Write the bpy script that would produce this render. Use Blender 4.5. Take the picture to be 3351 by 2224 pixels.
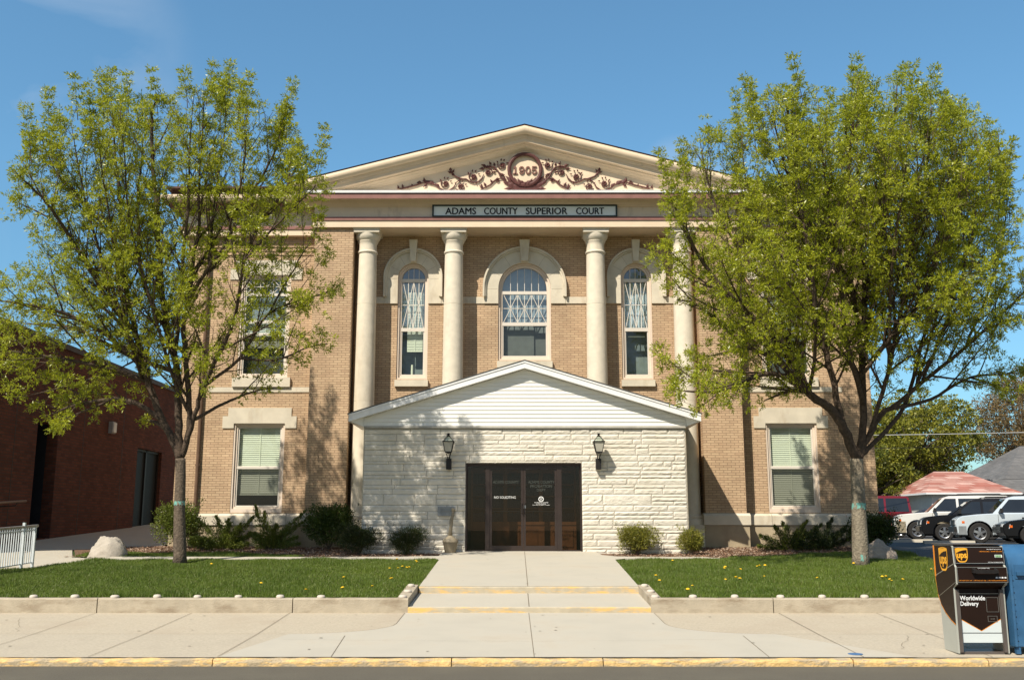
import bpy, bmesh, math, random
import numpy as np
from mathutils import Vector, Matrix
from mathutils.geometry import tessellate_polygon

for o in list(bpy.data.objects):
    bpy.data.objects.remove(o)
S = bpy.context.scene
C = S.collection

# ---------------------------------------------------------------- camera, sky, sun
cam_d = bpy.data.cameras.new('camera')
cam_d.sensor_width = 36.0
cam_d.lens = 36.0 * 3242.0 / 3351.0
cam_d.clip_start = 0.1
cam_d.clip_end = 3000
cam = bpy.data.objects.new('camera', cam_d)
C.objects.link(cam)
PITCH = math.atan(611 / 3242.0)
cam.location = (0, 0, 1.55)
cam.rotation_euler = (math.pi / 2 + PITCH, 0, 0.0028)
S.camera = cam

SUN = Vector((0.68, 1.0, -1.32)).normalized()          # direction the light travels
S_EL = math.asin(-SUN.z)
S_ROT = math.atan2(-SUN.x, -SUN.y)
w = bpy.data.worlds.new('World')
S.world = w
w.use_nodes = True
nt = w.node_tree
nt.nodes.clear()
wo = nt.nodes.new('ShaderNodeOutputWorld')
bg = nt.nodes.new('ShaderNodeBackground')
sky = nt.nodes.new('ShaderNodeTexSky')
sky.sky_type = 'NISHITA'
sky.sun_disc = False
sky.sun_elevation = S_EL
sky.sun_rotation = S_ROT
sky.altitude = 200
sky.air_density = 1.0
sky.dust_density = 0.15
sky.ozone_density = 2.2
bg.inputs['Strength'].default_value = 0.112
# faint cloud wisps, placed by direction in the sky
tc = nt.nodes.new('ShaderNodeTexCoord')
no = nt.nodes.new('ShaderNodeTexNoise')
no.inputs['Scale'].default_value = 5.0
no.inputs['Detail'].default_value = 7
no.inputs['Distortion'].default_value = 0.8
nt.links.new(tc.outputs['Generated'], no.inputs['Vector'])
cr = nt.nodes.new('ShaderNodeMapRange')
cr.inputs['From Min'].default_value = 0.42
cr.inputs['From Max'].default_value = 0.75
nt.links.new(no.outputs['Fac'], cr.inputs['Value'])
masks = []
for d, c0, c1, gain in (((-0.56, 1.0, 0.50), 0.985, 1.0, 0.55), ((-0.56, 1.0, 0.34), 0.97, 1.0, 0.16), ((0.172, 1.0, 0.372), 0.9993, 1.0, 0.35), ((0.20, 1.0, 0.35), 0.9993, 1.0, 0.3)):
    dp = nt.nodes.new('ShaderNodeVectorMath')
    dp.operation = 'DOT_PRODUCT'
    dp.inputs[1].default_value = Vector(d).normalized()
    nt.links.new(tc.outputs['Generated'], dp.inputs[0])
    mr = nt.nodes.new('ShaderNodeMapRange')
    mr.interpolation_type = 'SMOOTHSTEP'
    mr.inputs['From Min'].default_value = c0
    mr.inputs['From Max'].default_value = c1
    mr.inputs['To Max'].default_value = gain
    nt.links.new(dp.outputs['Value'], mr.inputs['Value'])
    masks.append(mr)
acc = masks[0].outputs['Result']
for m_ in masks[1:]:
    a = nt.nodes.new('ShaderNodeMath')
    a.operation = 'ADD'
    nt.links.new(acc, a.inputs[0])
    nt.links.new(m_.outputs['Result'], a.inputs[1])
    acc = a.outputs[0]
mu = nt.nodes.new('ShaderNodeMath')
mu.operation = 'MULTIPLY'
nt.links.new(acc, mu.inputs[0])
nt.links.new(cr.outputs['Result'], mu.inputs[1])
mx = nt.nodes.new('ShaderNodeMix')
mx.data_type = 'RGBA'
nt.links.new(mu.outputs[0], mx.inputs['Factor'])
tn = nt.nodes.new('ShaderNodeMix')
tn.data_type = 'RGBA'
tn.blend_type = 'MULTIPLY'
tn.inputs['Factor'].default_value = 1.0
tn.inputs['B'].default_value = (0.97, 1.37, 1.22, 1)
# sky half around the sun tinted warmer, added to warm the fill in shade
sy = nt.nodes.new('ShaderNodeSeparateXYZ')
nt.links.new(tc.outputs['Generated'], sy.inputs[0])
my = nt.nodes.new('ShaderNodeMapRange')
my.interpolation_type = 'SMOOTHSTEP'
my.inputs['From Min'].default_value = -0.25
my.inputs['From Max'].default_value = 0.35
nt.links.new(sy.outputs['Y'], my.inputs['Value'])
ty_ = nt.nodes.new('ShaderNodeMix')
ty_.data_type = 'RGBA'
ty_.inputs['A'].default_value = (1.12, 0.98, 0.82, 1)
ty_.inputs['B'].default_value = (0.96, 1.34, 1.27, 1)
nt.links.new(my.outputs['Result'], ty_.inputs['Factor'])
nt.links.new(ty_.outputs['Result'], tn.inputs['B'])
nt.links.new(sky.outputs['Color'], tn.inputs['A'])
# thinner air towards the horizon than the model gives
sz = nt.nodes.new('ShaderNodeSeparateXYZ')
nt.links.new(tc.outputs['Generated'], sz.inputs[0])
hr_ = nt.nodes.new('ShaderNodeValToRGB')
hr_.color_ramp.elements[0].position = 0.0
hr_.color_ramp.elements[0].color = (0.46, 0.46, 0.50, 1)
hr_.color_ramp.elements[1].position = 0.62
hr_.color_ramp.elements[1].color = (1.0, 1.0, 1.04, 1)
e_ = hr_.color_ramp.elements.new(0.16)
e_.color = (0.68, 0.70, 0.76, 1)
e_ = hr_.color_ramp.elements.new(0.33)
e_.color = (0.88, 0.90, 0.95, 1)
nt.links.new(sz.outputs['Z'], hr_.inputs['Fac'])
tn2 = nt.nodes.new('ShaderNodeMix')
tn2.data_type = 'RGBA'
tn2.blend_type = 'MULTIPLY'
tn2.inputs['Factor'].default_value = 1.0
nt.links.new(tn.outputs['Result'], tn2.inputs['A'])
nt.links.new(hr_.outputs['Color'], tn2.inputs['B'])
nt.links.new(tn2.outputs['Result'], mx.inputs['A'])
mx.inputs['B'].default_value = (5.5, 6.0, 6.6, 1)
nt.links.new(mx.outputs['Result'], bg.inputs['Color'])
nt.links.new(bg.outputs['Background'], wo.inputs['Surface'])

sd = bpy.data.lights.new('sun', 'SUN')
sd.energy = 5.0
sd.angle = math.radians(0.5)
sd.color = (1.0, 0.915, 0.785)
so = bpy.data.objects.new('sun', sd)
C.objects.link(so)
so.rotation_euler = SUN.to_track_quat('-Z', 'Y').to_euler()
so.location = (-20, -30, 60)

S.view_settings.view_transform = 'Standard'
S.view_settings.look = 'None'
S.view_settings.exposure = 0.33
S.view_settings.gamma = 1.0
S.render.engine = 'CYCLES'
S.cycles.max_bounces = 7
S.cycles.transparent_max_bounces = 12

rnd = random.Random(7)
rng = np.random.default_rng(11)
XC = 0.28          # middle of the courthouse front
PX = 0.245         # middle of the porch


# ---------------------------------------------------------------- tagging
def tag(o, label=None, cat=None, group=None, kind=None):
    if label: o['label'] = label
    if cat: o['category'] = cat
    if group: o['group'] = group
    if kind: o['kind'] = kind
    return o


def empty(name, loc, label=None, cat=None, group=None, rz=0.0):
    o = bpy.data.objects.new(name, None)
    o.empty_display_size = 0.2
    o.location = loc
    o.rotation_euler = (0, 0, rz)
    C.objects.link(o)
    return tag(o, label, cat, group)


def copy_tree(o, parent=None):
    c = o.copy()
    C.objects.link(c)
    c.parent = parent
    for ch in [x for x in C.objects if x.parent == o]:
        copy_tree(ch, c)
    return c


# ---------------------------------------------------------------- materials
MATS = {}


def mat(name, col, rough=0.7, var=0.12, scale=6.0, bump=0.0, bscale=40.0, metal=0.0, spec=0.3, col2=None, stain=None, coat=0.0, detail=5):
    if name in MATS: return MATS[name]
    m = bpy.data.materials.new(name)
    m.use_nodes = True
    n = m.node_tree
    p = n.nodes['Principled BSDF']
    p.inputs['Roughness'].default_value = rough
    p.inputs['Metallic'].default_value = metal
    p.inputs['Specular IOR Level'].default_value = spec
    if coat:
        p.inputs['Coat Weight'].default_value = coat
        p.inputs['Coat Roughness'].default_value = 0.05
    t = n.nodes.new('ShaderNodeTexCoord')
    nz = n.nodes.new('ShaderNodeTexNoise')
    nz.inputs['Scale'].default_value = scale
    nz.inputs['Detail'].default_value = detail
    n.links.new(t.outputs['Object'], nz.inputs['Vector'])
    c2 = col2 if col2 else tuple(min(1, c * (1 + var)) for c in col)
    c1 = col if col2 else tuple(c * (1 - var) for c in col)
    r = n.nodes.new('ShaderNodeValToRGB')
    r.color_ramp.elements[0].position = 0.32
    r.color_ramp.elements[1].position = 0.68
    r.color_ramp.elements[0].color = (*c1, 1)
    r.color_ramp.elements[1].color = (*c2, 1)
    n.links.new(nz.outputs['Fac'], r.inputs['Fac'])
    out = r.outputs['Color']
    if stain:
        sc, scol, lo, hi, stretch = stain
        mp = n.nodes.new('ShaderNodeMapping')
        mp.inputs['Scale'].default_value = stretch
        n.links.new(t.outputs['Object'], mp.inputs['Vector'])
        n2 = n.nodes.new('ShaderNodeTexNoise')
        n2.inputs['Scale'].default_value = sc
        n2.inputs['Detail'].default_value = 6
        n2.inputs['Roughness'].default_value = 0.65
        n.links.new(mp.outputs['Vector'], n2.inputs['Vector'])
        mr = n.nodes.new('ShaderNodeMapRange')
        mr.inputs['From Min'].default_value = lo
        mr.inputs['From Max'].default_value = hi
        n.links.new(n2.outputs['Fac'], mr.inputs['Value'])
        mm = n.nodes.new('ShaderNodeMix')
        mm.data_type = 'RGBA'
        mm.inputs['B'].default_value = (*scol, 1)
        n.links.new(mr.outputs['Result'], mm.inputs['Factor'])
        n.links.new(out, mm.inputs['A'])
        out = mm.outputs['Result']
    n.links.new(out, p.inputs['Base Color'])
    if bump:
        b = n.nodes.new('ShaderNodeBump')
        b.inputs['Strength'].default_value = min(1, bump)
        b.inputs['Distance'].default_value = 0.01 * max(1, bump)
        n3 = n.nodes.new('ShaderNodeTexNoise')
        n3.inputs['Scale'].default_value = bscale
        n3.inputs['Detail'].default_value = 6
        n.links.new(t.outputs['Object'], n3.inputs['Vector'])
        n.links.new(n3.outputs['Fac'], b.inputs['Height'])
        n.links.new(b.outputs['Normal'], p.inputs['Normal'])
    MATS[name] = m
    return m


def brick_mat(name, c1, c2, mortar, bw, bh, ms, bias=0.0, patch=None):
    m = bpy.data.materials.new(name)
    m.use_nodes = True
    n = m.node_tree
    p = n.nodes['Principled BSDF']
    p.inputs['Roughness'].default_value = 0.85
    p.inputs['Specular IOR Level'].default_value = 0.2
    t = n.nodes.new('ShaderNodeTexCoord')
    sx = n.nodes.new('ShaderNodeSeparateXYZ')
    n.links.new(t.outputs['Object'], sx.inputs[0])
    ad = n.nodes.new('ShaderNodeMath')
    n.links.new(sx.outputs['X'], ad.inputs[0])
    n.links.new(sx.outputs['Y'], ad.inputs[1])
    cb = n.nodes.new('ShaderNodeCombineXYZ')
    n.links.new(ad.outputs[0], cb.inputs['X'])
    n.links.new(sx.outputs['Z'], cb.inputs['Y'])
    b = n.nodes.new('ShaderNodeTexBrick')
    b.inputs['Scale'].default_value = 1.0
    b.inputs['Brick Width'].default_value = bw
    b.inputs['Row Height'].default_value = bh
    b.inputs['Mortar Size'].default_value = ms
    b.inputs['Mortar Smooth'].default_value = 0.3
    b.inputs['Bias'].default_value = bias
    b.inputs['Color1'].default_value = (*c1, 1)
    b.inputs['Color2'].default_value = (*c2, 1)
    b.inputs['Mortar'].default_value = (*mortar, 1)
    n.links.new(cb.outputs[0], b.inputs['Vector'])
    nz = n.nodes.new('ShaderNodeTexNoise')
    nz.inputs['Scale'].default_value = 0.7
    nz.inputs['Detail'].default_value = 8
    nz.inputs['Roughness'].default_value = 0.65
    n.links.new(t.outputs['Object'], nz.inputs['Vector'])
    mr = n.nodes.new('ShaderNodeMapRange')
    mr.inputs['From Min'].default_value = 0.3
    mr.inputs['From Max'].default_value = 0.7
    mr.inputs['To Min'].default_value = 0.80
    mr.inputs['To Max'].default_value = 1.16
    n.links.new(nz.outputs['Fac'], mr.inputs['Value'])
    hs = n.nodes.new('ShaderNodeHueSaturation')
    n.links.new(mr.outputs['Result'], hs.inputs['Value'])
    n.links.new(b.outputs['Color'], hs.inputs['Color'])
    n.links.new(hs.outputs['Color'], p.inputs['Base Color'])
    bp = n.nodes.new('ShaderNodeBump')
    bp.inputs['Strength'].default_value = 0.8
    bp.inputs['Distance'].default_value = 0.006
    bp.invert = True
    n2 = n.nodes.new('ShaderNodeTexNoise')
    n2.inputs['Scale'].default_value = 60
    n.links.new(t.outputs['Object'], n2.inputs['Vector'])
    a2 = n.nodes.new('ShaderNodeMath')
    a2.operation = 'MULTIPLY_ADD'
    a2.inputs[1].default_value = 0.25
    n.links.new(n2.outputs['Fac'], a2.inputs[0])
    n.links.new(b.outputs['Fac'], a2.inputs[2])
    n.links.new(a2.outputs[0], bp.inputs['Height'])
    n.links.new(bp.outputs['Normal'], p.inputs['Normal'])
    return m


def leaf_mat(name, cols, trans=0.35, rough=0.45, scale=1.2):
    m = bpy.data.materials.new(name)
    m.use_nodes = True
    n = m.node_tree
    n.nodes.clear()
    o = n.nodes.new('ShaderNodeOutputMaterial')
    p = n.nodes.new('ShaderNodeBsdfPrincipled')
    tr = n.nodes.new('ShaderNodeBsdfTranslucent')
    mx_ = n.nodes.new('ShaderNodeMixShader')
    mx_.inputs[0].default_value = trans
    t = n.nodes.new('ShaderNodeTexCoord')
    nz = n.nodes.new('ShaderNodeTexNoise')
    nz.inputs['Scale'].default_value = scale
    nz.inputs['Detail'].default_value = 8
    nz.inputs['Roughness'].default_value = 0.8
    n.links.new(t.outputs['Object'], nz.inputs['Vector'])
    r = n.nodes.new('ShaderNodeValToRGB')
    r.color_ramp.elements[0].position = 0.35
    r.color_ramp.elements[1].position = 0.65
    r.color_ramp.elements[0].color = (*cols[0], 1)
    r.color_ramp.elements[1].color = (*cols[-1], 1)
    if len(cols) > 2:
        e = r.color_ramp.elements.new(0.5)
        e.color = (*cols[1], 1)
    n.links.new(nz.outputs['Fac'], r.inputs['Fac'])
    n.links.new(r.outputs['Color'], p.inputs['Base Color'])
    n.links.new(r.outputs['Color'], tr.inputs['Color'])
    p.inputs['Roughness'].default_value = rough
    p.inputs['Specular IOR Level'].default_value = 0.4
    n.links.new(p.outputs[0], mx_.inputs[1])
    n.links.new(tr.outputs[0], mx_.inputs[2])
    n.links.new(mx_.outputs[0], o.inputs['Surface'])
    MATS[name] = m
    return m


def glass_mat(name, tint=(0.9, 0.93, 0.92), refl=0.10, rough=0.01):
    m = bpy.data.materials.new(name)
    m.use_nodes = True
    n = m.node_tree
    n.nodes.clear()
    o = n.nodes.new('ShaderNodeOutputMaterial')
    g = n.nodes.new('ShaderNodeBsdfGlossy')
    g.inputs['Roughness'].default_value = rough
    t = n.nodes.new('ShaderNodeBsdfTransparent')
    t.inputs['Color'].default_value = (*tint, 1)
    f = n.nodes.new('ShaderNodeLayerWeight')
    f.inputs['Blend'].default_value = 0.5
    pw = n.nodes.new('ShaderNodeMath')
    pw.operation = 'POWER'
    pw.inputs[1].default_value = 4.0
    n.links.new(f.outputs['Facing'], pw.inputs[0])
    a = n.nodes.new('ShaderNodeMath')
    a.inputs[1].default_value = max(0.0, 0.045 + refl)
    n.links.new(pw.outputs[0], a.inputs[0])
    mx_ = n.nodes.new('ShaderNodeMixShader')
    n.links.new(a.outputs[0], mx_.inputs[0])
    n.links.new(t.outputs[0], mx_.inputs[1])
    n.links.new(g.outputs[0], mx_.inputs[2])
    n.links.new(mx_.outputs[0], o.inputs['Surface'])
    MATS[name] = m
    return m


BRICK = brick_mat('tan_brick', (0.575, 0.415, 0.26), (0.485, 0.335, 0.21), (0.30, 0.205, 0.13), 0.212, 0.066, 0.0075)
RED = brick_mat('red_brick', (0.14, 0.047, 0.030), (0.085, 0.030, 0.020), (0.065, 0.042, 0.034), 0.24, 0.078, 0.010)
LIME = mat('limestone', (0.62, 0.56, 0.44), 0.8, 0.08, 3.0, 0.4, 60, stain=(2.0, (0.42, 0.33, 0.22), 0.55, 0.8, (1, 1, 0.35)))
CREAM = mat('cream_paint', (0.74, 0.59, 0.42), 0.55, 0.05, 2.0, 0.1, 30, stain=(3.0, (0.5, 0.38, 0.25), 0.6, 0.9, (1, 1, 0.3)))
FRIEZE = mat('frieze_paint', (0.72, 0.60, 0.46), 0.6, 0.05, 2.0, stain=(3.0, (0.36, 0.28, 0.2), 0.55, 0.85, (1, 1, 0.3)))
MAUVE = mat('mauve_paint', (0.26, 0.125, 0.105), 0.6, 0.12, 4.0, 0.1, 40)
ORN = mat('ornament_paint', (0.10, 0.037, 0.032), 0.6, 0.15, 12.0, 0.3, 60)
ROOFB = mat('brown_shingle', (0.10, 0.055, 0.045), 0.9, 0.3, 9.0, 0.5, 50)
FRAME = mat('window_paint', (0.70, 0.59, 0.48), 0.5, 0.04, 3.0)
SASH = mat('sash_paint', (0.66, 0.61, 0.53), 0.45, 0.03, 3.0)
FOUND = mat('foundation_concrete', (0.40, 0.33, 0.22), 0.9, 0.12, 2.5, 0.6, 45, stain=(1.6, (0.24, 0.19, 0.13), 0.5, 0.8, (1, 1, 0.6)))
COLM = mat('column_stone', (0.70, 0.63, 0.50), 0.85, 0.06, 6.0, 0.5, 55, stain=(1.3, (0.47, 0.39, 0.28), 0.55, 0.85, (1, 1, 0.25)))
WHITE = mat('white_vinyl', (0.80, 0.79, 0.74), 0.4, 0.02, 2.0)
WHITE2 = mat('white_metal_trim', (0.80, 0.80, 0.79), 0.3, 0.03, 4.0)
SPLIT = mat('split_limestone', (0.70, 0.655, 0.56), 0.85, 0.06, 3.0, 0.9, 30, stain=(1.1, (0.60, 0.55, 0.45), 0.45, 0.75, (1, 1, 1)))
MORT = mat('pale_mortar', (0.27, 0.24, 0.185), 0.9, 0.06, 8.0)
BRONZE = mat('bronze_frame', (0.055, 0.040, 0.034), 0.35, 0.1, 5.0, metal=0.5, spec=0.5)
BLACK = mat('black_iron', (0.016, 0.014, 0.013), 0.5, 0.2, 20.0)
DARK = mat('dark_room', (0.10, 0.09, 0.08), 0.9, 0.1, 1.0)
WOOD = mat('orange_wood', (0.13, 0.055, 0.02), 0.45, 0.2, 5.0)
BOOKS = mat('dark_books', (0.03, 0.035, 0.045), 0.6, 0.5, 40.0)
GLASS = glass_mat('window_glass', (0.86, 0.92, 0.88), 0.02)
SCREEN = glass_mat('screened_glass', (0.54, 0.56, 0.54), 0.02, 0.15)
BLUEG = glass_mat('arched_glass', (0.85, 0.93, 0.97), 0.14)
DOORG = glass_mat('door_glass', (0.60, 0.58, 0.55), 0.0)
BLIND = mat('blind_slat', (0.80, 0.80, 0.66), 0.6, 0.03, 2.0)
CURT = mat('pale_curtain', (0.70, 0.75, 0.74), 0.8, 0.1, 14.0)
SHADE = mat('grey_shade', (0.36, 0.39, 0.37), 0.8, 0.1, 4.0)
REFLB = mat('blue_reflection', (0.34, 0.38, 0.38), 0.8, 0.1, 4.0)  # bluish sky reflection put into the colour of planes behind the glass
CONC = mat('walk_concrete', (0.475, 0.44, 0.36), 0.85, 0.05, 1.2, 0.35, 120, stain=(1.2, (0.44, 0.38, 0.29), 0.5, 0.85, (1, 1, 1)))
SPOT = mat('pavement_spot', (0.25, 0.215, 0.16), 0.9, 0.2, 20)
CONCT = mat('tan_concrete', (0.465, 0.405, 0.305), 0.9, 0.09, 30.0, 0.6, 160, stain=(0.9, (0.42, 0.35, 0.26), 0.5, 0.8, (1, 1, 1)))
CONCG = mat('grey_concrete', (0.46, 0.405, 0.31), 0.9, 0.09, 30.0, 0.6, 160, stain=(0.9, (0.40, 0.35, 0.27), 0.5, 0.8, (1, 1, 1)))
WALLC = mat('wall_concrete', (0.41, 0.355, 0.265), 0.9, 0.1, 6.0, 0.8, 60, stain=(2.0, (0.22, 0.165, 0.105), 0.5, 0.78, (1, 1, 3.0)))
JOINT = mat('joint_dirt', (0.19, 0.155, 0.11), 0.95, 0.2, 30.0)
YELLOW = mat('worn_yellow_paint', (0.68, 0.46, 0.19), 0.75, 0.15, 14.0, 1.5, 40, stain=(9.0, (0.42, 0.34, 0.22), 0.47, 0.58, (0.5, 1, 2.2)))
YSTEP = mat('step_yellow_paint', (0.44, 0.385, 0.28), 0.8, 0.1, 8.0, 0.8, 50, stain=(5.0, (0.70, 0.44, 0.14), 0.48, 0.64, (0.45, 1, 2.0)))
ASPH = mat('asphalt', (0.125, 0.112, 0.085), 0.9, 0.18, 60.0, 0.8, 200, stain=(0.8, (0.15, 0.135, 0.10), 0.45, 0.75, (1, 1, 1)))
ASPH2 = mat('parking_asphalt', (0.085, 0.085, 0.085), 0.9, 0.15, 20.0, 0.5, 100)
SOIL = mat('lawn_soil', (0.045, 0.075, 0.018), 0.95, 0.3, 6.0)
MULCH = mat('mulch', (0.17, 0.10, 0.06), 0.95, 0.4, 40.0, 2.0, 60, stain=(25.0, (0.36, 0.26, 0.19), 0.55, 0.68, (1, 1, 1)))
GROUND = mat('far_ground', (0.07, 0.085, 0.03), 0.95, 0.25, 0.4)
BARK = mat('bark', (0.13, 0.10, 0.072), 0.95, 0.35, 18.0, 2.5, 30)
BARKL = mat('pale_bark', (0.235, 0.20, 0.145), 0.95, 0.25, 20.0, 3.0, 28, stain=(6.0, (0.15, 0.12, 0.085), 0.5, 0.7, (1, 1, 0.4)))
BARKD = mat('bough_bark', (0.085, 0.060, 0.042), 0.95, 0.3, 18.0, 2.0, 30)
TEAL = mat('teal_tree_paint', (0.17, 0.40, 0.34), 0.8, 0.2, 25.0, 1.0, 40, stain=(14.0, (0.22, 0.19, 0.14), 0.50, 0.56, (1, 1, 0.6)))


# ---------------------------------------------------------------- mesh builder
def sub(a, b): return (a[0] - b[0], a[1] - b[1], a[2] - b[2])


def root_loc(o):
    while o.parent: o = o.parent
    return tuple(o.location)


class MB:
    def __init__(s):
        s.v = []
        s.f = []
        s.m = []
        s.cur = 0

    def add(s, vs, fs):
        b = len(s.v)
        s.v += [tuple(map(float, q)) for q in vs]
        for f in fs:
            s.f.append(tuple(b + i for i in f))
            s.m.append(s.cur)
        return s

    def box(s, x0, x1, y0, y1, z0, z1):
        return s.add([(x0, y0, z0), (x1, y0, z0), (x1, y1, z0), (x0, y1, z0), (x0, y0, z1), (x1, y0, z1), (x1, y1, z1), (x0, y1, z1)],
                     [(0, 3, 2, 1), (4, 5, 6, 7), (0, 1, 5, 4), (1, 2, 6, 5), (2, 3, 7, 6), (3, 0, 4, 7)])

    def hexa(s, bot, top):
        return s.add(list(bot) + list(top), [(0, 3, 2, 1), (4, 5, 6, 7), (0, 1, 5, 4), (1, 2, 6, 5), (2, 3, 7, 6), (3, 0, 4, 7)])

    def prism(s, outer, a, b, holes=(), axis='y'):
        """polygon in the plane across axis, from a to b; (u,v): y->(x,z), x->(y,z), z->(x,y)"""
        loops = [list(outer)] + [list(h) for h in holes]
        def P(u, v, t):
            return (u, t, v) if axis == 'y' else (t, u, v) if axis == 'x' else (u, v, t)
        flat = [p for l in loops for p in l]
        tris = tessellate_polygon([[Vector((p[0], p[1], 0)) for p in l] for l in loops])
        n = len(flat)
        vs = [P(p[0], p[1], a) for p in flat] + [P(p[0], p[1], b) for p in flat]
        fs = [tuple(t) for t in tris] + [tuple(n + i for i in reversed(t)) for t in tris]
        k = 0
        for l in loops:
            m = len(l)
            for i in range(m):
                j = (i + 1) % m
                fs.append((k + i, k + j, n + k + j, n + k + i))
            k += m
        return s.add(vs, fs)

    def lathe(s, prof, cx, cy, n=24, cap=True):
        vs, fs = [], []
        for r, z in prof:
            for i in range(n):
                a = 2 * math.pi * i / n
                vs.append((cx + r * math.cos(a), cy + r * math.sin(a), z))
        for k in range(len(prof) - 1):
            for i in range(n):
                j = (i + 1) % n
                fs.append((k * n + i, k * n + j, (k + 1) * n + j, (k + 1) * n + i))
        if cap:
            fs.append(tuple(reversed(range(n))))
            fs.append(tuple(range((len(prof) - 1) * n, len(prof) * n)))
        return s.add(vs, fs)

    def tube(s, pts, rad, n=6, cap=True):
        pts = [Vector(p) for p in pts]
        if not hasattr(rad, '__len__'): rad = [rad] * len(pts)
        vs, fs = [], []
        up = None
        for i, p in enumerate(pts):
            t = (pts[min(i + 1, len(pts) - 1)] - pts[max(i - 1, 0)])
            if t.length < 1e-9: t = Vector((0, 0, 1))
            t.normalize()
            if up is None:
                up = t.orthogonal().normalized()
            up = (up - t * up.dot(t))
            if up.length < 1e-6: up = t.orthogonal()
            up.normalize()
            bi = t.cross(up)
            for k in range(n):
                a = 2 * math.pi * k / n
                vs.append(tuple(p + (up * math.cos(a) + bi * math.sin(a)) * rad[i]))
        for i in range(len(pts) - 1):
            for k in range(n):
                l = (k + 1) % n
                fs.append((i * n + k, i * n + l, (i + 1) * n + l, (i + 1) * n + k))
        if cap:
            fs.append(tuple(reversed(range(n))))
            fs.append(tuple(range((len(pts) - 1) * n, len(pts) * n)))
        return s.add(vs, fs)

    def ext(s, prof, xs, zf=None, cap=True):
        """profile [(y,z)] run along x stations; zf(x) lifts z"""
        n = len(prof)
        vs, fs = [], []
        for x in xs:
            dz = zf(x) if zf else 0
            vs += [(x, y, z + dz) for y, z in prof]
        for k in range(len(xs) - 1):
            for i in range(n - 1):
                fs.append((k * n + i, k * n + i + 1, (k + 1) * n + i + 1, (k + 1) * n + i))
        return s.add(vs, fs)

    def build(s, name, mats, parent=None, smooth=False, local=False):
        if not isinstance(mats, (list, tuple)): mats = [mats]
        off = (0, 0, 0) if (parent is None or local) else root_loc(parent)
        me = bpy.data.meshes.new(name)
        me.from_pydata([sub(v, off) for v in s.v], [], s.f)
        for m in mats: me.materials.append(m)
        if len(mats) > 1:
            me.polygons.foreach_set('material_index', s.m)
        if smooth:
            me.polygons.foreach_set('use_smooth', [True] * len(s.f))
        me.update()
        o = bpy.data.objects.new(name, me)
        C.objects.link(o)
        if parent: o.parent = parent
        return o


def smooth_by_angle(o, ang=35):
    me = o.data
    me.polygons.foreach_set('use_smooth', [True] * len(me.polygons))
    try:
        me.set_sharp_from_angle(angle=math.radians(ang))
    except Exception:
        pass
    return o


def rect(x0, x1, z0, z1): return [(x0, z0), (x1, z0), (x1, z1), (x0, z1)]


def arch(cx, hw, z0, zc, n=24, r=None):
    r = r or hw
    pts = [(cx - hw, z0), (cx + hw, z0)]
    for i in range(n + 1):
        a = math.pi * i / n
        pts.append((cx + r * math.cos(a), zc + r * math.sin(a)))
    return pts


def np_mesh(name, V, F, mats, parent=None, midx=None, local=False, smooth=False):
    """V (n,3) array, F (m,k) array"""
    off = np.array((0, 0, 0) if (parent is None or local) else root_loc(parent))
    V = (np.asarray(V, dtype=np.float64) - off).astype(np.float32)
    F = np.asarray(F, dtype=np.int32)
    k = F.shape[1]
    me = bpy.data.meshes.new(name)
    me.vertices.add(len(V))
    me.vertices.foreach_set('co', V.ravel())
    me.loops.add(F.size)
    me.loops.foreach_set('vertex_index', F.ravel())
    me.polygons.add(len(F))
    me.polygons.foreach_set('loop_start', np.arange(0, F.size, k, dtype=np.int32))
    me.polygons.foreach_set('loop_total', np.full(len(F), k, dtype=np.int32))
    for m in (mats if isinstance(mats, (list, tuple)) else [mats]): me.materials.append(m)
    if midx is not None: me.polygons.foreach_set('material_index', np.asarray(midx, dtype=np.int32))
    me.update(calc_edges=True)
    me.validate()
    o = bpy.data.objects.new(name, me)
    C.objects.link(o)
    if parent: o.parent = parent
    return o


def text(body, x0, x1, z0, z1, y, name, m, parent, bold=0.0, ext=0.002, frame=None, spacing=1.0, wordsp=1.0, thick=None):
    """lettering fitted into the box x0..x1, z0..z1 at depth y (faces -y); frame maps (u,v,w)->world"""
    cu = bpy.data.curves.new(name, 'FONT')
    cu.body = body
    cu.size = 1.0
    cu.offset = bold
    cu.space_character = spacing
    cu.space_word = wordsp
    cu.resolution_u = 3
    tmp = bpy.data.objects.new('tmp', cu)
    me = bpy.data.meshes.new_from_object(tmp)
    bpy.data.objects.remove(tmp)
    co = np.zeros(len(me.vertices) * 3)
    me.vertices.foreach_get('co', co)
    co = co.reshape(-1, 3)
    lo, hi = co.min(0), co.max(0)
    fs = [tuple(p.vertices) for p in me.polygons]
    bpy.data.meshes.remove(me)
    b = MB()
    vs = []
    for c in co:
        u = (c[0] - lo[0]) / (hi[0] - lo[0])
        v = (c[1] - lo[1]) / (hi[1] - lo[1])
        X = x0 + (x1 - x0) * u
        Z = z0 + (z1 - z0) * v
        vs.append(frame(X, Z, y) if frame else (X, y, Z))
    n = len(vs)
    if thick and not frame:
        vs2 = [(v[0], v[1] + thick, v[2]) for v in vs]
        edges = {}
        for f in fs:
            for i in range(len(f)):
                e = (f[i], f[(i + 1) % len(f)])
                edges[e] = 1
        side = [(e[0], e[1], n + e[1], n + e[0]) for e in edges if (e[1], e[0]) not in edges]
        b.add(vs + vs2, fs + side)
    else:
        b.add(vs, fs)
    return b.build(name, m, parent)


# ---------------------------------------------------------------- terrain heights
def sst(a, b, x):
    t = min(1, max(0, (x - a) / (b - a)))
    return t * t * (3 - 2 * t)


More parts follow.
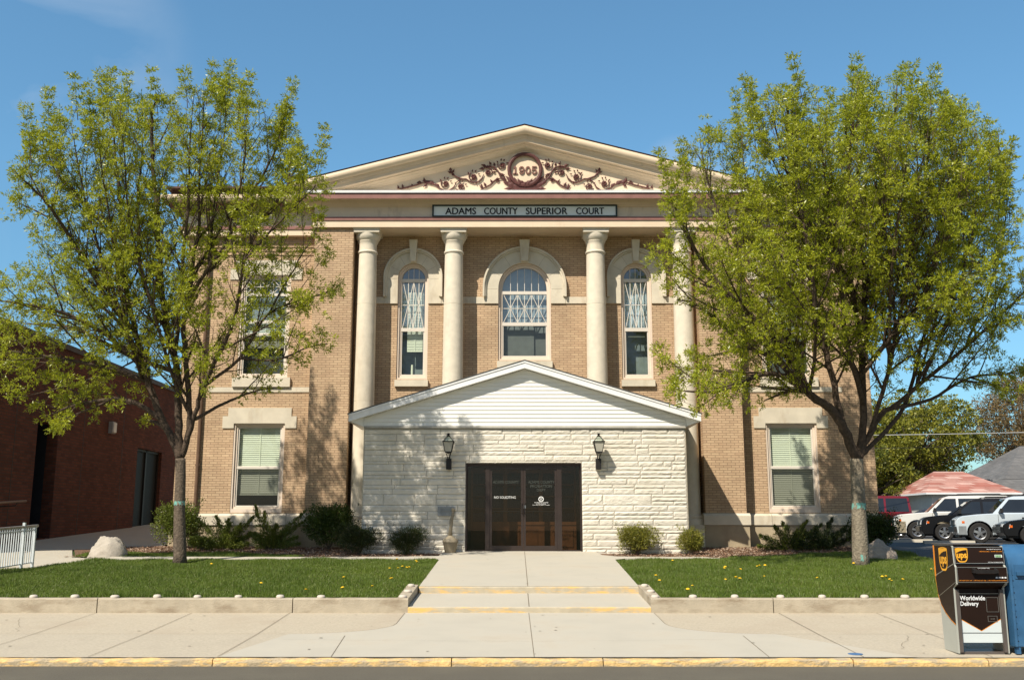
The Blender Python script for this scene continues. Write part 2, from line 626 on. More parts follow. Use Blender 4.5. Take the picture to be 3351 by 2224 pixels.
def hz(x, y):
    if y < 11.7: return 0.0
    if y < 15.59: return 0.08 + 0.0494 * (y - 11.7)
    base = 0.47 + 0.05 * (y - 15.65)
    if x > 9.1:
        k = sst(9.1, 11.0, x)
        flat = min(base, 0.93 + 0.0022 * max(0, y - 24.8) + 0.008 * max(0, y - 44))
        return base * (1 - k) + flat * k if y < 60 else flat
    base = min(base, 1.5)
    if x < -10.2:
        base += 0.09 * min(3.0, (-10.2 - x)) * sst(21.5, 24.5, y)
    return base


def wz(y):          # entrance walk
    return 0.574 + 0.0519 * (y - 17.0)


def sheet(name, x0, x1, y0, y1, m, lift, nx=24, ny=24, poly=None, parent=None, kind='structure', zf=hz, step=None):
    """ground sheet; when poly is given the sheet is that outline, triangulated on a grid"""
    b = MB()
    if poly is None:
        xs = np.linspace(x0, x1, nx + 1)
        ys = np.linspace(y0, y1, ny + 1)
        vs = [(x, y, zf(x, y) + lift) for y in ys for x in xs]
        fs = [(j * (nx + 1) + i, j * (nx + 1) + i + 1, (j + 1) * (nx + 1) + i + 1, (j + 1) * (nx + 1) + i) for j in range(ny) for i in range(nx)]
        b.add(vs, fs)
    else:
        st = step or 0.4
        bm = bmesh.new()
        vv = [bm.verts.new((p[0], p[1], 0)) for p in poly]
        tr = tessellate_polygon([[Vector((p[0], p[1], 0)) for p in poly]])
        for t in tr:
            try: bm.faces.new([vv[i] for i in t])
            except ValueError: pass
        for ax in (0, 1):
            lo = min(p[ax] for p in poly)
            hi = max(p[ax] for p in poly)
            k = math.floor(lo / st) * st + st
            while k < hi:
                bmesh.ops.bisect_plane(bm, geom=bm.verts[:] + bm.edges[:] + bm.faces[:], plane_co=(k, 0, 0) if ax == 0 else (0, k, 0), plane_no=(1, 0, 0) if ax == 0 else (0, 1, 0), dist=1e-5)
                k += st
        bm.verts.index_update()
        b.add([(v.co.x, v.co.y, zf(v.co.x, v.co.y) + lift) for v in bm.verts], [tuple(v.index for v in (f.verts if f.normal.z >= 0 else reversed(f.verts))) for f in bm.faces])
        bm.free()
    o = b.build(name, m, parent)
    if kind: o['kind'] = kind
    return o


# far ground, reaching the horizon
xs = [-900, -300, -100, -50, -30, -20, -16, -14, -12, -11, -10.2, -9, -6, -3, 0, 3, 6, 9.1, 9.6, 10.2, 11, 14, 20, 30, 50, 80, 150, 400, 900]
ys = [-400, -100, -30, 0, 6, 11.0, 11.74, 11.78, 13, 15.57, 15.60, 17, 19, 21.5, 22.3, 23.2, 24.5, 26, 27.5, 30, 36, 45, 60, 90, 150, 300, 900, 2000]
b = MB()
nx = len(xs)
b.add([(x, y, hz(x, y) - 0.10) for y in ys for x in xs], [(j * nx + i, j * nx + i + 1, (j + 1) * nx + i + 1, (j + 1) * nx + i) for j in range(len(ys) - 1) for i in range(nx - 1)])
tag(b.build('ground', GROUND), kind='structure')
sheet('road', -220, 220, -2.0, 11.72, ASPH, 0.0, 20, 4, zf=lambda x, y: 0.0)

# kerb: rounded cast sections painted yellow
kp = [(11.70, -0.05), (11.70, 0.045), (11.708, 0.064), (11.725, 0.074), (11.75, 0.079), (11.785, 0.082), (11.785, -0.05)]
kj = [-60, -14, -9.0, -3.43, -0.72, 1.0, 3.83, 5.36, 9.0, 14, 60]
b = MB()
r2 = random.Random(3)
for i in range(len(kj) - 1):
    a0, a1 = kj[i] + 0.006, kj[i + 1] - 0.006
    n = max(2, int((a1 - a0) / 0.12)) if abs(kj[i]) < 20 and abs(kj[i + 1]) < 20 else 4
    xs_ = [a0 + (a1 - a0) * k / n for k in range(n + 1)]
    base = len(b.v)
    b.ext(kp, xs_)
    for q in range(base, len(b.v)):
        v = b.v[q]
        if v[2] > 0.0 and v[1] < 11.8:
            b.v[q] = (v[0], v[1] + r2.uniform(-0.006, 0.006), v[2] + r2.uniform(-0.005, 0.004))
    b.add([(a0, y, z) for y, z in kp], [tuple(range(len(kp)))])
    b.add([(a1, y, z) for y, z in kp], [tuple(reversed(range(len(kp))))])
kerb = tag(b.build('kerb', YELLOW), kind='structure')

# sidewalk: far strip tan, near strip greyer, apron in front of the steps
sheet('sidewalk', -60, 60, 11.785, 13.45, CONCG, 0.005, 60, 3)
sheet('sidewalk', -60, 60, 13.45, 15.55, CONCT, 0.005, 60, 3)
arcL = [(-1.66 - 1.3 * (1 - math.cos(a)), 14.35 - 0.9 * math.sin(a)) for a in [k * math.pi / 16 for k in range(9)]]
arcR = [(2.10 + 1.3 * (1 - math.cos(a)), 14.35 - 0.9 * math.sin(a)) for a in [k * math.pi / 16 for k in range(9)]]
ap = [(-1.66, 15.5)] + arcL + [(-3.4, 11.79), (4.6, 11.79)] + [(arcR[-1][0], arcR[-1][1])] + arcR[::-1][1:] + [(2.10, 15.5)]
sheet('sidewalk', 0, 0, 0, 0, CONC, 0.009, poly=ap)


def strip(pts, wdt, zf, lift):
    b = MB()
    for i in range(len(pts) - 1):
        p, q = Vector(pts[i]), Vector(pts[i + 1])
        d = (q - p).normalized()
        nrm = Vector((-d.y, d.x)) * wdt / 2
        k = max(1, int((q - p).length / 0.5))
        for j in range(k):
            a = p + (q - p) * j / k
            c = p + (q - p) * (j + 1) / k
            b.add([(a.x - nrm.x, a.y - nrm.y, zf(a.x, a.y) + lift), (c.x - nrm.x, c.y - nrm.y, zf(c.x, c.y) + lift), (c.x + nrm.x, c.y + nrm.y, zf(c.x, c.y) + lift), (a.x + nrm.x, a.y + nrm.y, zf(a.x, a.y) + lift)], [(0, 1, 2, 3)])
    return b


jb = MB()
joints = [[(x, 11.79), (x + (0.03 if x < 0 else -0.02), 13.4), (x, 15.46)] for x in (-9.25, -7.79, -6.33, -4.88, -3.4, 3.98, 5.45, 6.9, 8.4)]
joints += [[(0.22, 11.79), (0.21, 15.46)], [(-12, 13.45), (-2.96, 13.45)], [(3.4, 13.45), (12, 13.45)], [(-2.1, 11.79), (-2.2, 13.3)], [(2.9, 11.79), (2.95, 13.3)]]
joints += [[(-1.66, 15.46), (-1.66, 14.35)] + arcL, [(2.10, 15.46), (2.10, 14.35)] + arcR]
for j in joints:
    wj = 0.008 if j[0][0] < 3 or len(j) < 4 else 0.007
    if len(j) == 2 and abs(j[0][0]) in (12, 3.4): wj = 0.006
    s_ = strip(j, wj, hz, 0.013)
    jb.add(s_.v, s_.f)
R_ = random.Random(8)
for (x0_, y0_, x1_, y1_) in ((-11.5, 13.45, -8.9, 13.4), (-7.2, 14.9, -6.6, 13.6), (4.6, 12.3, 5.1, 13.3), (-0.9, 12.9, 0.2, 12.85), (0.22, 12.86, 2.6, 13.0), (-2.9, 13.0, -0.9, 12.9), (7.3, 14.2, 8.3, 13.6)):
    n_ = 9
    pts_ = [(x0_ + (x1_ - x0_) * k / n_ + R_.uniform(-.03, .03), y0_ + (y1_ - y0_) * k / n_ + R_.uniform(-.03, .03)) for k in range(n_ + 1)]
    s_ = strip(pts_, 0.004, hz, 0.0135)
    jb.add(s_.v, s_.f)
tag(jb.build('sidewalk_joints', JOINT), kind='structure')
jb = MB()
for k in range(70):
    x_, y_ = R_.uniform(-12, 8), R_.uniform(11.9, 15.3)
    r_ = R_.uniform(0.006, 0.022)
    m_ = 7
    jb.add([(x_ + r_ * math.cos(6.283 * q / m_) * R_.uniform(.7, 1.5), y_ + r_ * math.sin(6.283 * q / m_) * R_.uniform(.7, 1.3), hz(x_, y_) + 0.0142) for q in range(m_)], [tuple(range(m_))])
for k in range(24):
    x_, y_ = R_.uniform(-1.3, 1.8), R_.uniform(17.3, 24)
    r_ = R_.uniform(0.008, 0.022)
    jb.add([(x_ + r_ * math.cos(6.283 * q / 7) * R_.uniform(.7, 1.5), y_ + r_ * math.sin(6.283 * q / 7) * R_.uniform(.7, 1.3), wz(y_) + 0.007) for q in range(7)], [tuple(range(7))])
tag(jb.build('pavement_spots', SPOT), kind='structure')

# entrance steps and walk
b = MB()
b.add([(-1.62, 15.48, 0.25), (2.06, 15.48, 0.25), (2.06, 15.48, 0.345), (-1.62, 15.48, 0.345)], [(0, 1, 2, 3)])
b.add([(-1.62, 15.48, 0.345), (2.06, 15.48, 0.345), (2.06, 15.50, 0.361), (-1.62, 15.50, 0.361)], [(0, 1, 2, 3)])
b.add([(-1.60, 17.0, 0.45), (2.07, 17.0, 0.45), (2.07, 17.0, 0.558), (-1.60, 17.0, 0.558)], [(0, 1, 2, 3)])
b.add([(-1.60, 17.0, 0.558), (2.07, 17.0, 0.558), (2.07, 17.02, 0.574), (-1.60, 17.02, 0.574)], [(0, 1, 2, 3)])
steps = tag(b.build('entrance_steps', YSTEP), kind='structure')
b = MB()
b.add([(-1.62, 15.50, 0.361), (2.06, 15.50, 0.361), (2.07, 17.0, 0.464), (-1.60, 17.0, 0.464)], [(0, 1, 2, 3)])
tag(b.build('step_tread', CONC), kind='structure')
wzf = lambda x, y: wz(y)
walk = [(-1.60, 17.02), (2.07, 17.02), (2.20, 22.2), (2.45, 22.55), (4.6, 22.75), (4.3, 23.12), (2.32, 23.1), (2.02, 23.5), (1.95, 24.62), (-1.72, 24.62), (-1.75, 23.2), (-5.0, 23.1), (-9.2, 23.2), (-9.35, 22.55), (-1.85, 22.55), (-1.66, 22.2)]


def wz2(x, y):
    if -1.9 < x < 2.4: return wz(y)
    k = min(1, (abs(x - 0.25) - 1.9) / 1.2)
    return wz(y) * (1 - k) + (hz(x, y) + 0.035) * k


sheet('entrance_walk', 0, 0, 0, 0, CONC, 0.002, poly=walk, zf=wz2, step=0.25)
b = MB()
# walk edges so that the slab has thickness
for (p, q) in (((-1.60, 17.02), (-1.66, 22.2)), ((2.07, 17.02), (2.20, 22.2)), ((-9.35, 22.55), (-1.85, 22.55)), ((2.45, 22.55), (4.6, 22.75))):
    b.add([(p[0], p[1], wz2(*p)), (q[0], q[1], wz2(*q)), (q[0], q[1], wz2(*q) - 0.15), (p[0], p[1], wz2(*p) - 0.15)], [(0, 1, 2, 3)])
tag(b.build('walk_edge', CONC), kind='structure')
jb = MB()
for j in ([(0.215, 17.03), (0.235, 24.5)], [(-1.62, 20.6), (2.14, 20.6)]):
    s_ = strip(j, 0.012 if j[0][0] > 0 else 0.004, wzf, 0.006)
    jb.add(s_.v, s_.f)
s_ = strip([(0.215, 15.51), (0.215, 16.98)], 0.012, lambda x, y: 0.361 + (y - 15.5) * 0.0687, 0.005)
jb.add(s_.v, s_.f)
tag(jb.build('walk_joints', JOINT), kind='structure')

# path to the brick building at the left, lawn soil, mulch beds, parking lot
sheet('side_path', 0, 0, 0, 0, CONC, -0.005, poly=[(-30, 15.7), (-10.12, 15.7), (-10.12, 20.0), (-9.78, 20.95), (-9.3, 22.6), (-9.3, 23.1), (-10.25, 23.45), (-10.9, 24.9), (-10.3, 26.5), (-9.6, 27.4), (-9.6, 45), (-12.6, 45), (-12.6, 22.0), (-30, 22.0)], step=0.5)
lawnL = [(-10.10, 15.68), (-1.80, 15.68), (-1.80, 17.0), (-1.61, 17.02), (-1.68, 22.2), (-1.87, 22.54), (-9.35, 22.54), (-9.78, 20.95), (-10.10, 20.0)]
lawnR = [(2.26, 15.68), (9.6, 15.68), (9.25, 18.5), (9.0, 21.2), (9.5, 24.4), (9.0, 25.2), (8.2, 24.9), (6.6, 24.0), (5.3, 23.3), (4.35, 22.9), (4.6, 22.74), (2.46, 22.54), (2.22, 22.2), (2.09, 17.02), (2.26, 17.0)]
patch = [(-10.2, 23.5), (-9.2, 23.21), (-5.0, 23.11), (-4.9, 23.6), (-6.0, 24.25), (-7.6, 24.5), (-9.2, 24.5), (-10.3, 24.6)]
sheet('bed_soil', 0, 0, 0, 0, SOIL, -0.03, poly=[(-11.6, 20.5), (-1.7, 20.5), (-1.7, 24.7), (-3.8, 24.7), (-3.8, 27.0), (-9.2, 27.3), (-11.6, 27.3)], step=0.5)
sheet('lawn_soil', 0, 0, 0, 0, SOIL, 0.0, poly=lawnL, step=0.6)
sheet('lawn_soil', 0, 0, 0, 0, SOIL, 0.0, poly=lawnR, step=0.6)
sheet('lawn_soil', 0, 0, 0, 0, SOIL, 0.008, poly=patch, step=0.6)
sheet('mulch_bed', 0, 0, 0, 0, MULCH, 0.002, poly=[(-1.76, 23.21), (-1.73, 24.6), (-3.7, 24.6), (-3.7, 26.6), (-9.6, 27.2), (-10.9, 25.0), (-10.2, 23.52), (-9.2, 23.2), (-5.0, 23.12)], step=0.5)
sheet('mulch_bed', 0, 0, 0, 0, MULCH, 0.002, poly=[(2.0, 24.6), (2.06, 23.52), (2.36, 23.14), (4.3, 23.15), (5.3, 23.28), (6.6, 23.98), (8.2, 24.88), (9.0, 25.25), (9.7, 25.6), (9.9, 27.2), (4.1, 26.7), (4.1, 24.6)], step=0.5)
sheet('parking_lot', 0, 0, 0, 0, ASPH2, 0.003, poly=[(9.65, 15.7), (40, 15.7), (60, 30), (60, 70), (9.9, 70), (9.9, 27.2), (9.75, 25.6), (9.55, 24.4), (9.08, 21.2), (9.3, 18.5)], step=2.0)

# pale slab standing in for sunlit patches at the edge of the parking lot
b = sheet('parking_sun_patch', 0, 0, 0, 0, CONC, 0.012, poly=[(10.0, 22.2), (15, 23.3), (15, 24.6), (10.6, 23.6)], step=0.6)

# wood chips on the mulch (loose litter)
def chips(name, regions, n, mats, size=0.05):
    pts = []
    R = random.Random(5)
    while len(pts) < n:
        x0, x1, y0, y1, t = R.choice(regions)
        x, y = R.uniform(x0, x1), R.uniform(y0, y1)
        if t(x, y): pts.append((x, y))
    P = np.array([(x, y, hz(x, y) + 0.006) for x, y in pts])
    N = len(P)
    a = rng.uniform(0, 2 * np.pi, N)
    L = rng.uniform(0.4, 1.3, N) * size
    W = L * rng.uniform(0.2, 0.5, N)
    tl = rng.uniform(-0.5, 0.6, N)
    u = np.stack([np.cos(a) * np.cos(tl), np.sin(a) * np.cos(tl), np.sin(tl)], 1)
    v = np.stack([-np.sin(a), np.cos(a), rng.uniform(-0.3, 0.3, N)], 1)
    P[:, 2] += rng.uniform(0.0, 0.025, N)
    V = np.stack([P - u * L[:, None] / 2 - v * W[:, None] / 2, P + u * L[:, None] / 2 - v * W[:, None] / 2, P + u * L[:, None] / 2 + v * W[:, None] / 2, P - u * L[:, None] / 2 + v * W[:, None] / 2], 1).reshape(-1, 3)
    F = np.arange(N * 4).reshape(-1, 4)
    o = np_mesh(name, V, F, mats, midx=rng.integers(0, len(mats), N))
    return tag(o, 'loose wood chips spread under the shrubs along the courthouse', 'wood chips', kind='stuff')


def inpoly(poly):
    def t(x, y):
        c = False
        j = len(poly) - 1
        for i in range(len(poly)):
            xi, yi = poly[i]
            xj, yj = poly[j]
            if (yi > y) != (yj > y) and x < (xj - xi) * (y - yi) / (yj - yi) + xi: c = not c
            j = i
        return c
    return t


CH = [mat('chip_a', (0.30, 0.19, 0.12), 0.9), mat('chip_b', (0.17, 0.09, 0.055), 0.9), mat('chip_c', (0.47, 0.37, 0.28), 0.9)]
notpatch = inpoly(patch)
mR = inpoly([(2.0, 24.4), (2.4, 23.2), (4.3, 23.2), (5.3, 23.3), (6.6, 24.0), (8.2, 24.9), (9.7, 25.6), (9.8, 27), (2.0, 24.4)])
chips('wood_chips', [(-10.4, -1.9, 23.3, 26.8, lambda x, y: not notpatch(x, y)), (2.3, 9.7, 23.2, 26.8, inpoly([(2.05, 24.4), (2.4, 23.2), (4.3, 23.2), (5.3, 23.3), (6.6, 24.0), (8.2, 24.9), (9.7, 25.6), (9.8, 27), (4.2, 26.5), (4.2, 24.45)]))], 16000, CH)

# ---------------------------------------------------------------- grass
GR = [leaf_mat('grass_blade_a', [(0.085, 0.145, 0.016), (0.17, 0.235, 0.028)], 0.3, 0.5, 0.9),
      leaf_mat('grass_blade_b', [(0.085, 0.14, 0.016), (0.18, 0.235, 0.035)], 0.3, 0.5, 0.5),
      leaf_mat('grass_blade_dry', [(0.20, 0.21, 0.07), (0.24, 0.24, 0.10)], 0.3, 0.6, 1.0)]


def grass(name, poly, dens, hgt, label, tuft=()):
    t = inpoly(poly)
    P = np.array(poly)
    lo, hi = P.min(0), P.max(0)
    n = int((hi[0] - lo[0]) * (hi[1] - lo[1]) * dens)
    X = rng.uniform(lo[0], hi[0], n)
    Y = rng.uniform(lo[1], hi[1], n)
    # thin out with distance from the street: far tufts show smaller
    keep = np.array([t(x, y) for x, y in zip(X, Y)])
    X, Y = X[keep], Y[keep]
    n = len(X)
    nb = 3
    X = np.repeat(X, nb) + rng.normal(0, 0.015, n * nb)
    Y = np.repeat(Y, nb) + rng.normal(0, 0.015, n * nb)
    n = n * nb
    Z = np.array([hz(x, y) for x, y in zip(X, Y)])
    patchy = 0.75 + 0.35 * np.sin(X * 1.7 + 1.3 * np.sin(Y * 1.1)) * np.sin(Y * 2.3 + X * 0.6) + 0.25 * np.sin(X * 5.1 + Y * 3.3)
    H = hgt * rng.uniform(0.55, 1.35, n) * np.clip(patchy + 0.25, 0.6, 1.5)
    for (tx, ty, tr, th) in tuft:
        d = np.hypot(X - tx, (Y - ty))
        H = H + th * np.exp(-(d / tr) ** 2) * rng.uniform(0.3, 1.2, n)
    a = rng.uniform(0, 2 * np.pi, n)
    W = rng.uniform(0.004, 0.009, n)
    lean = rng.uniform(0.1, 0.7, n) * H
    la = rng.uniform(0, 2 * np.pi, n)
    B = np.stack([X, Y, Z], 1)
    side = np.stack([np.cos(a), np.sin(a), np.zeros(n)], 1) * W[:, None]
    tip = B + np.stack([np.cos(la) * lean, np.sin(la) * lean, H], 1)
    V = np.stack([B - side, B + side, tip], 1).reshape(-1, 3)
    F = np.arange(n * 3).reshape(-1, 3)
    mi = rng.choice([0, 1, 2], n, p=[0.48, 0.42, 0.10])
    o = np_mesh(name, V, F, GR, midx=mi)
    return tag(o, label, 'grass', kind='stuff')


grass('grass', lawnL, 1500, 0.055, 'mown green lawn left of the entrance walk, behind the low wall')
grass('grass', lawnR, 1500, 0.055, 'mown green lawn right of the entrance walk, behind the low wall', tuft=[(5.75, 16.6, 0.35, 0.07), (6.0, 16.4, 0.3, 0.06), (2.6, 18.5, 0.4, 0.03)])
grass('grass', patch, 1500, 0.055, 'narrow strip of grass around the pale boulder between path and shrub bed')
# ragged grass hanging over the slab edges
# ---------------------------------------------------------------- dandelions
DY = mat('dandelion_yellow', (0.80, 0.50, 0.02), 0.7, 0.1, 30)
DG = mat('dandelion_stem', (0.10, 0.18, 0.04), 0.7)
R = random.Random(21)


def dandelion_proto():
    root = empty('dandelion', (0, 0, 0))
    b = MB()
    b.lathe([(0.0, 0.0), (0.020, 0.004), (0.028, 0.012), (0.020, 0.020), (0.006, 0.024)], 0, 0, 8)
    for i in range(14):
        a = i * 2 * math.pi / 14
        c, s_ = math.cos(a), math.sin(a)
        b.add([(0.012 * c - 0.005 * s_, 0.012 * s_ + 0.005 * c, 0.012), (0.012 * c + 0.005 * s_, 0.012 * s_ - 0.005 * c, 0.012), (0.034 * c, 0.034 * s_, 0.010)], [(0, 1, 2)])
    f = b.build('flower_head', DY, root, local=True)
    f.location = (0, 0, 0.08)
    MB().tube([(0, 0, 0), (0.004, 0, 0.04), (0, 0, 0.082)], 0.003, 4).build('stem', DG, root, local=True)
    return root


dpos_l = [(-6.25, 20.9), (-4.3, 17.2), (-3.05, 18.2), (-2.35, 16.8), (-2.15, 17.9), (-2.2, 18.0), (-1.8 - .25, 21.4), (-2.55, 21.9), (-2.1, 21.6), (-3.35, 16.3), (-2.75, 16.4),
          (-2.22, 20.2), (-2.12, 20.25), (-2.3, 20.0), (-2.45, 19.9), (-2.15, 19.9)]
dpos_r = [(2.55, 18.4), (2.5, 17.6), (2.75, 16.2), (2.95, 16.9), (4.1, 20.0), (4.15, 20.05), (4.35, 19.7), (4.95, 20.6), (5.05, 20.5), (4.9, 20.5), (3.7, 17.9), (3.9, 18.0), (3.92, 17.8), (4.5, 18.4),
          (6.6, 18.3), (6.7, 18.4), (6.55, 17.7), (6.75, 17.8), (6.6, 17.9), (7.3, 17.2), (5.4, 18.1), (3.4, 21.9), (8.1, 19.8), (7.0, 21.0)]
proto = dandelion_proto()
first = True
for side, lst in (('left', dpos_l), ('right', dpos_r)):
    for (x, y) in lst:
        o = proto if first else copy_tree(proto)
        first = False
        o.location = (x, y, hz(x, y) - 0.01)
        o.rotation_euler = (R.uniform(-.3, .3), R.uniform(-.3, .3), R.uniform(0, 6))
        s_ = R.uniform(0.8, 1.15)
        o.scale = (s_, s_, s_)
        tag(o, 'yellow dandelion in flower in the lawn %s of the entrance walk' % side, 'dandelion', 'dandelions in the %s lawn' % side)

# ---------------------------------------------------------------- low retaining walls
STUD = mat('stud_cement', (0.54, 0.48, 0.40), 0.7, 0.06, 20, 0.3, 60)


def wall_block(b, x0, x1, y0, y1, z0, z1, seed):
    """cast block with softened top arris and a slightly uneven face"""
    R_ = random.Random(seed)
    n = max(2, int((x1 - x0) / 0.25))
    prof = [(y0, z0), (y0, z0 + (z1 - z0) * 0.5), (y0, z1 - 0.018), (y0 + 0.018, z1), (y1 - 0.01, z1), (y1, z1 - 0.01), (y1, z0)]
    base = len(b.v)
    xs_ = [x0 + (x1 - x0) * k / n for k in range(n + 1)]
    b.ext(prof, xs_)
    m = len(prof)
    for k in range(n + 1):
        dy = R_.uniform(-0.004, 0.004)
        dz = R_.uniform(-0.003, 0.003)
        for i in range(m):
            v = b.v[base + k * m + i]
            b.v[base + k * m + i] = (v[0], v[1] + (dy if i < 3 else 0), v[2] + (dz if i >= 2 else 0))
    b.add([b.v[base + i] for i in range(m)], [tuple(range(m))])
    b.add([b.v[base + n * m + i] for i in range(m)], [tuple(reversed(range(m)))])


def stud(parent, x, y, z, seed):
    R_ = random.Random(seed)
    b = MB()
    r, h = 0.062 * R_.uniform(0.92, 1.08), 0.048 * R_.uniform(0.9, 1.1)
    b.lathe([(r * 0.95, z - 0.01), (r, z + h * 0.3), (r * 0.95, z + h * 0.65), (r * 0.7, z + h * 0.92), (r * 0.2, z + h)], x + R_.uniform(-.01, .01), y, 12)
    b.build('stud', STUD, parent, smooth=True)


def retaining(side):
    if side == 'left':
        root = empty('retaining_wall', (-6, 15.6, 0.27), 'low concrete wall edging the lawn left of the steps, pale studs on top', 'wall', 'low concrete walls along the sidewalk')
        segs = [(-60, -9.86), (-9.85, -6.34), (-6.325, -3.375), (-3.36, -1.62)]
        rx0, rx1 = -1.80, -1.62
        sx = [-9.85, -9.22, -8.6, -7.97, -7.35, -6.72, -6.10, -5.47, -4.85, -4.22, -3.59, -2.96]
        rs = [(-1.71, 15.62), (-1.71, 16.2), (-1.71, 16.85)]
    else:
        root = empty('retaining_wall', (6, 15.6, 0.27), 'low concrete wall edging the lawn right of the steps, pale studs on top', 'wall', 'low concrete walls along the sidewalk')
        segs = [(2.06, 3.905), (3.92, 7.2), (7.215, 9.3)]
        rx0, rx1 = 2.06, 2.24
        sx = [2.71, 3.36, 4.04, 4.68, 5.32, 5.94, 6.58, 7.2, 7.85]
        rs = [(2.15, 15.62), (2.15, 16.2), (2.15, 16.85)]
    b = MB()
    for i, (x0, x1) in enumerate(segs):
        wall_block(b, x0, x1, 15.48, 15.66, 0.2, 0.488, i + (0 if side == 'left' else 20))
    b.build('wall_run', WALLC, root)
    b = MB()
    if side == 'left':
        b.hexa([(rx0, 15.661, 0.2), (rx1 - 0.003, 15.661, 0.2), (rx1, 17.1, 0.4), (rx0, 17.1, 0.4)], [(rx0, 15.661, 0.489), (rx1 - 0.003, 15.661, 0.489), (rx1, 17.1, 0.60), (rx0, 17.1, 0.60)])
    else:
        b.hexa([(rx0 + 0.003, 15.661, 0.2), (rx1, 15.661, 0.2), (rx1, 17.1, 0.4), (rx0, 17.1, 0.4)], [(rx0 + 0.003, 15.661, 0.489), (rx1, 15.661, 0.489), (rx1, 17.1, 0.60), (rx0, 17.1, 0.60)])
    b.build('wall_return', WALLC, root)
    for i, x in enumerate(sx): stud(root, x, 15.58, 0.487, i * 3 + len(side))
    for i, (x, y) in enumerate(rs): stud(root, x, y, 0.489 + (y - 15.66) * 0.077, i + 77)
    return root


retaining('left')
retaining('right')

# ---------------------------------------------------------------- courthouse
CH_ = empty('courthouse', (XC, 27.0, 1.05), 'two-storey tan brick courthouse with columned portico and painted pediment', 'courthouse')
WF, PF, RF = 27.12, 26.59, 27.4          # wing face, pier face, recessed wall face
WX = 7.28                               # wing window axis from the middle
wing_holes = {}
for s_ in (-1, 1):
    cx = XC + s_ * WX
    x0, x1 = sorted((XC + s_ * 5.85, XC + s_ * 9.53))
    holes = [rect(cx - 0.70, cx + 0.70, 1.93, 4.335), rect(cx - 0.70, cx + 0.70, 5.60, 8.52)]
    b = MB()
    b.prism(rect(x0, x1, 1.9, 9.63), WF, WF + 0.30, holes)
    b.build('brick_wall', BRICK, CH_)
    # corbelled brick panel under the cornice
    b = MB()
    for k in range(4):
        z = 9.50 - k * 0.12
        b.box(cx - 1.50, cx + 1.50, WF - 0.022, WF - 0.002, z - 0.045, z)
    b.build('brick_corbel', BRICK, CH_)
    # pier
    px0, px1 = sorted((XC + s_ * 4.77, XC + s_ * 5.848))
    b = MB()
    b.box(px0, px1, PF, RF + 0.3, 1.9, 9.738)
    b.build('brick_pier', BRICK, CH_)
    # water table and foundation
    b = MB()
    zt = 1.9
    ex = XC + s_ * 9.62
    x0f, x1f = sorted((XC + s_ * 5.94, ex))
    if s_ < 0: jl = [x0f, -8.0, -6.15, x1f]
    else: jl = [x0f, 6.9, 8.9, x1f]
    for i in range(3):
        g = 0.004
        b.ext([(WF + 0.05, 1.60), (WF - 0.10, 1.60), (WF - 0.10, 1.84), (WF - 0.002, 1.905), (WF + 0.05, 1.905)], [jl[i] + g, jl[i + 1] - g])
    xo = ex
    b.box(*sorted((XC + s_ * 9.535, xo)), WF + 0.05, 40.0, 1.60, 1.84)
    b.ext([(RF, 1.60), (PF - 0.10, 1.60), (PF - 0.10, 1.84), (PF - 0.002, 1.905), (RF, 1.905)], sorted((XC + s_ * 4.70, XC + s_ * 5.93)))
    for xe in (XC + s_ * 4.70, XC + s_ * 5.93):
        b.add([(xe, RF, 1.6), (xe, PF - 0.1, 1.6), (xe, PF - 0.1, 1.84), (xe, PF - 0.002, 1.905), (xe, RF, 1.905)], [(0, 1, 2, 3, 4)])
    b.build('water_table', LIME, CH_)
    b = MB()
    b.box(*sorted((XC + s_ * 5.97, XC + s_ * 9.58)), WF - 0.06, 40.0, 0.5, 1.597)
    b.box(*sorted((XC + s_ * 4.72, XC + s_ * 5.90)), PF - 0.06, RF, 0.5, 1.597)
    b.build('foundation', FOUND, CH_)
# side and back walls, inner walls
b = MB()
b.box(XC - 9.53, XC - 9.23, WF + 0.301, 40, 1.9, 9.63)
b.box(XC + 9.23, XC + 9.53, WF + 0.301, 40, 1.9, 9.63)
b.box(XC - 9.53, XC + 9.53, 40, 40.3, 1.0, 9.63)
b.build('brick_wall', BRICK, CH_)
b = MB()
b.box(XC - 9.2, XC + 9.2, WF + 4.0, WF + 4.1, 1.2, 9.6)
b.box(XC - 9.2, XC + 9.2, WF + 0.72, WF + 4.0, 5.0, 5.1)
b.box(XC - 4.9, XC - 4.75, RF + 0.31, WF + 4.0, 1.2, 9.6)
b.box(XC + 4.75, XC + 4.9, RF + 0.31, WF + 4.0, 1.2, 9.6)
b.box(XC - 9.2, XC + 9.2, WF + 0.72, WF + 4.0, 1.1, 1.2)
b.box(XC - 9.2, XC + 9.2, WF + 0.72, WF + 4.0, 9.5, 9.6)
b.build('interior_wall', DARK, CH_)

# recessed wall with three arched windows
A1 = dict(cx=XC, hw=0.745, z0=6.13, zc=8.20, ro=1.15)
A2 = dict(cx=XC - 3.165, hw=0.435, z0=5.60, zc=8.50, ro=0.80)
A3 = dict(cx=XC + 3.165, hw=0.435, z0=5.60, zc=8.50, ro=0.80)
b = MB()
b.prism(rect(XC - 4.77, XC + 4.77, 1.9, 9.738), RF, RF + 0.30, [arch(a['cx'], a['hw'], a['z0'], a['zc']) for a in (A1, A2, A3)])
b.build('brick_wall', BRICK, CH_)
# plinth the columns stand on
b = MB()
b.box(XC - 4.70, XC + 4.70, 26.45, RF, 0.5, 1.60)
b.build('plinth', LIME, CH_)
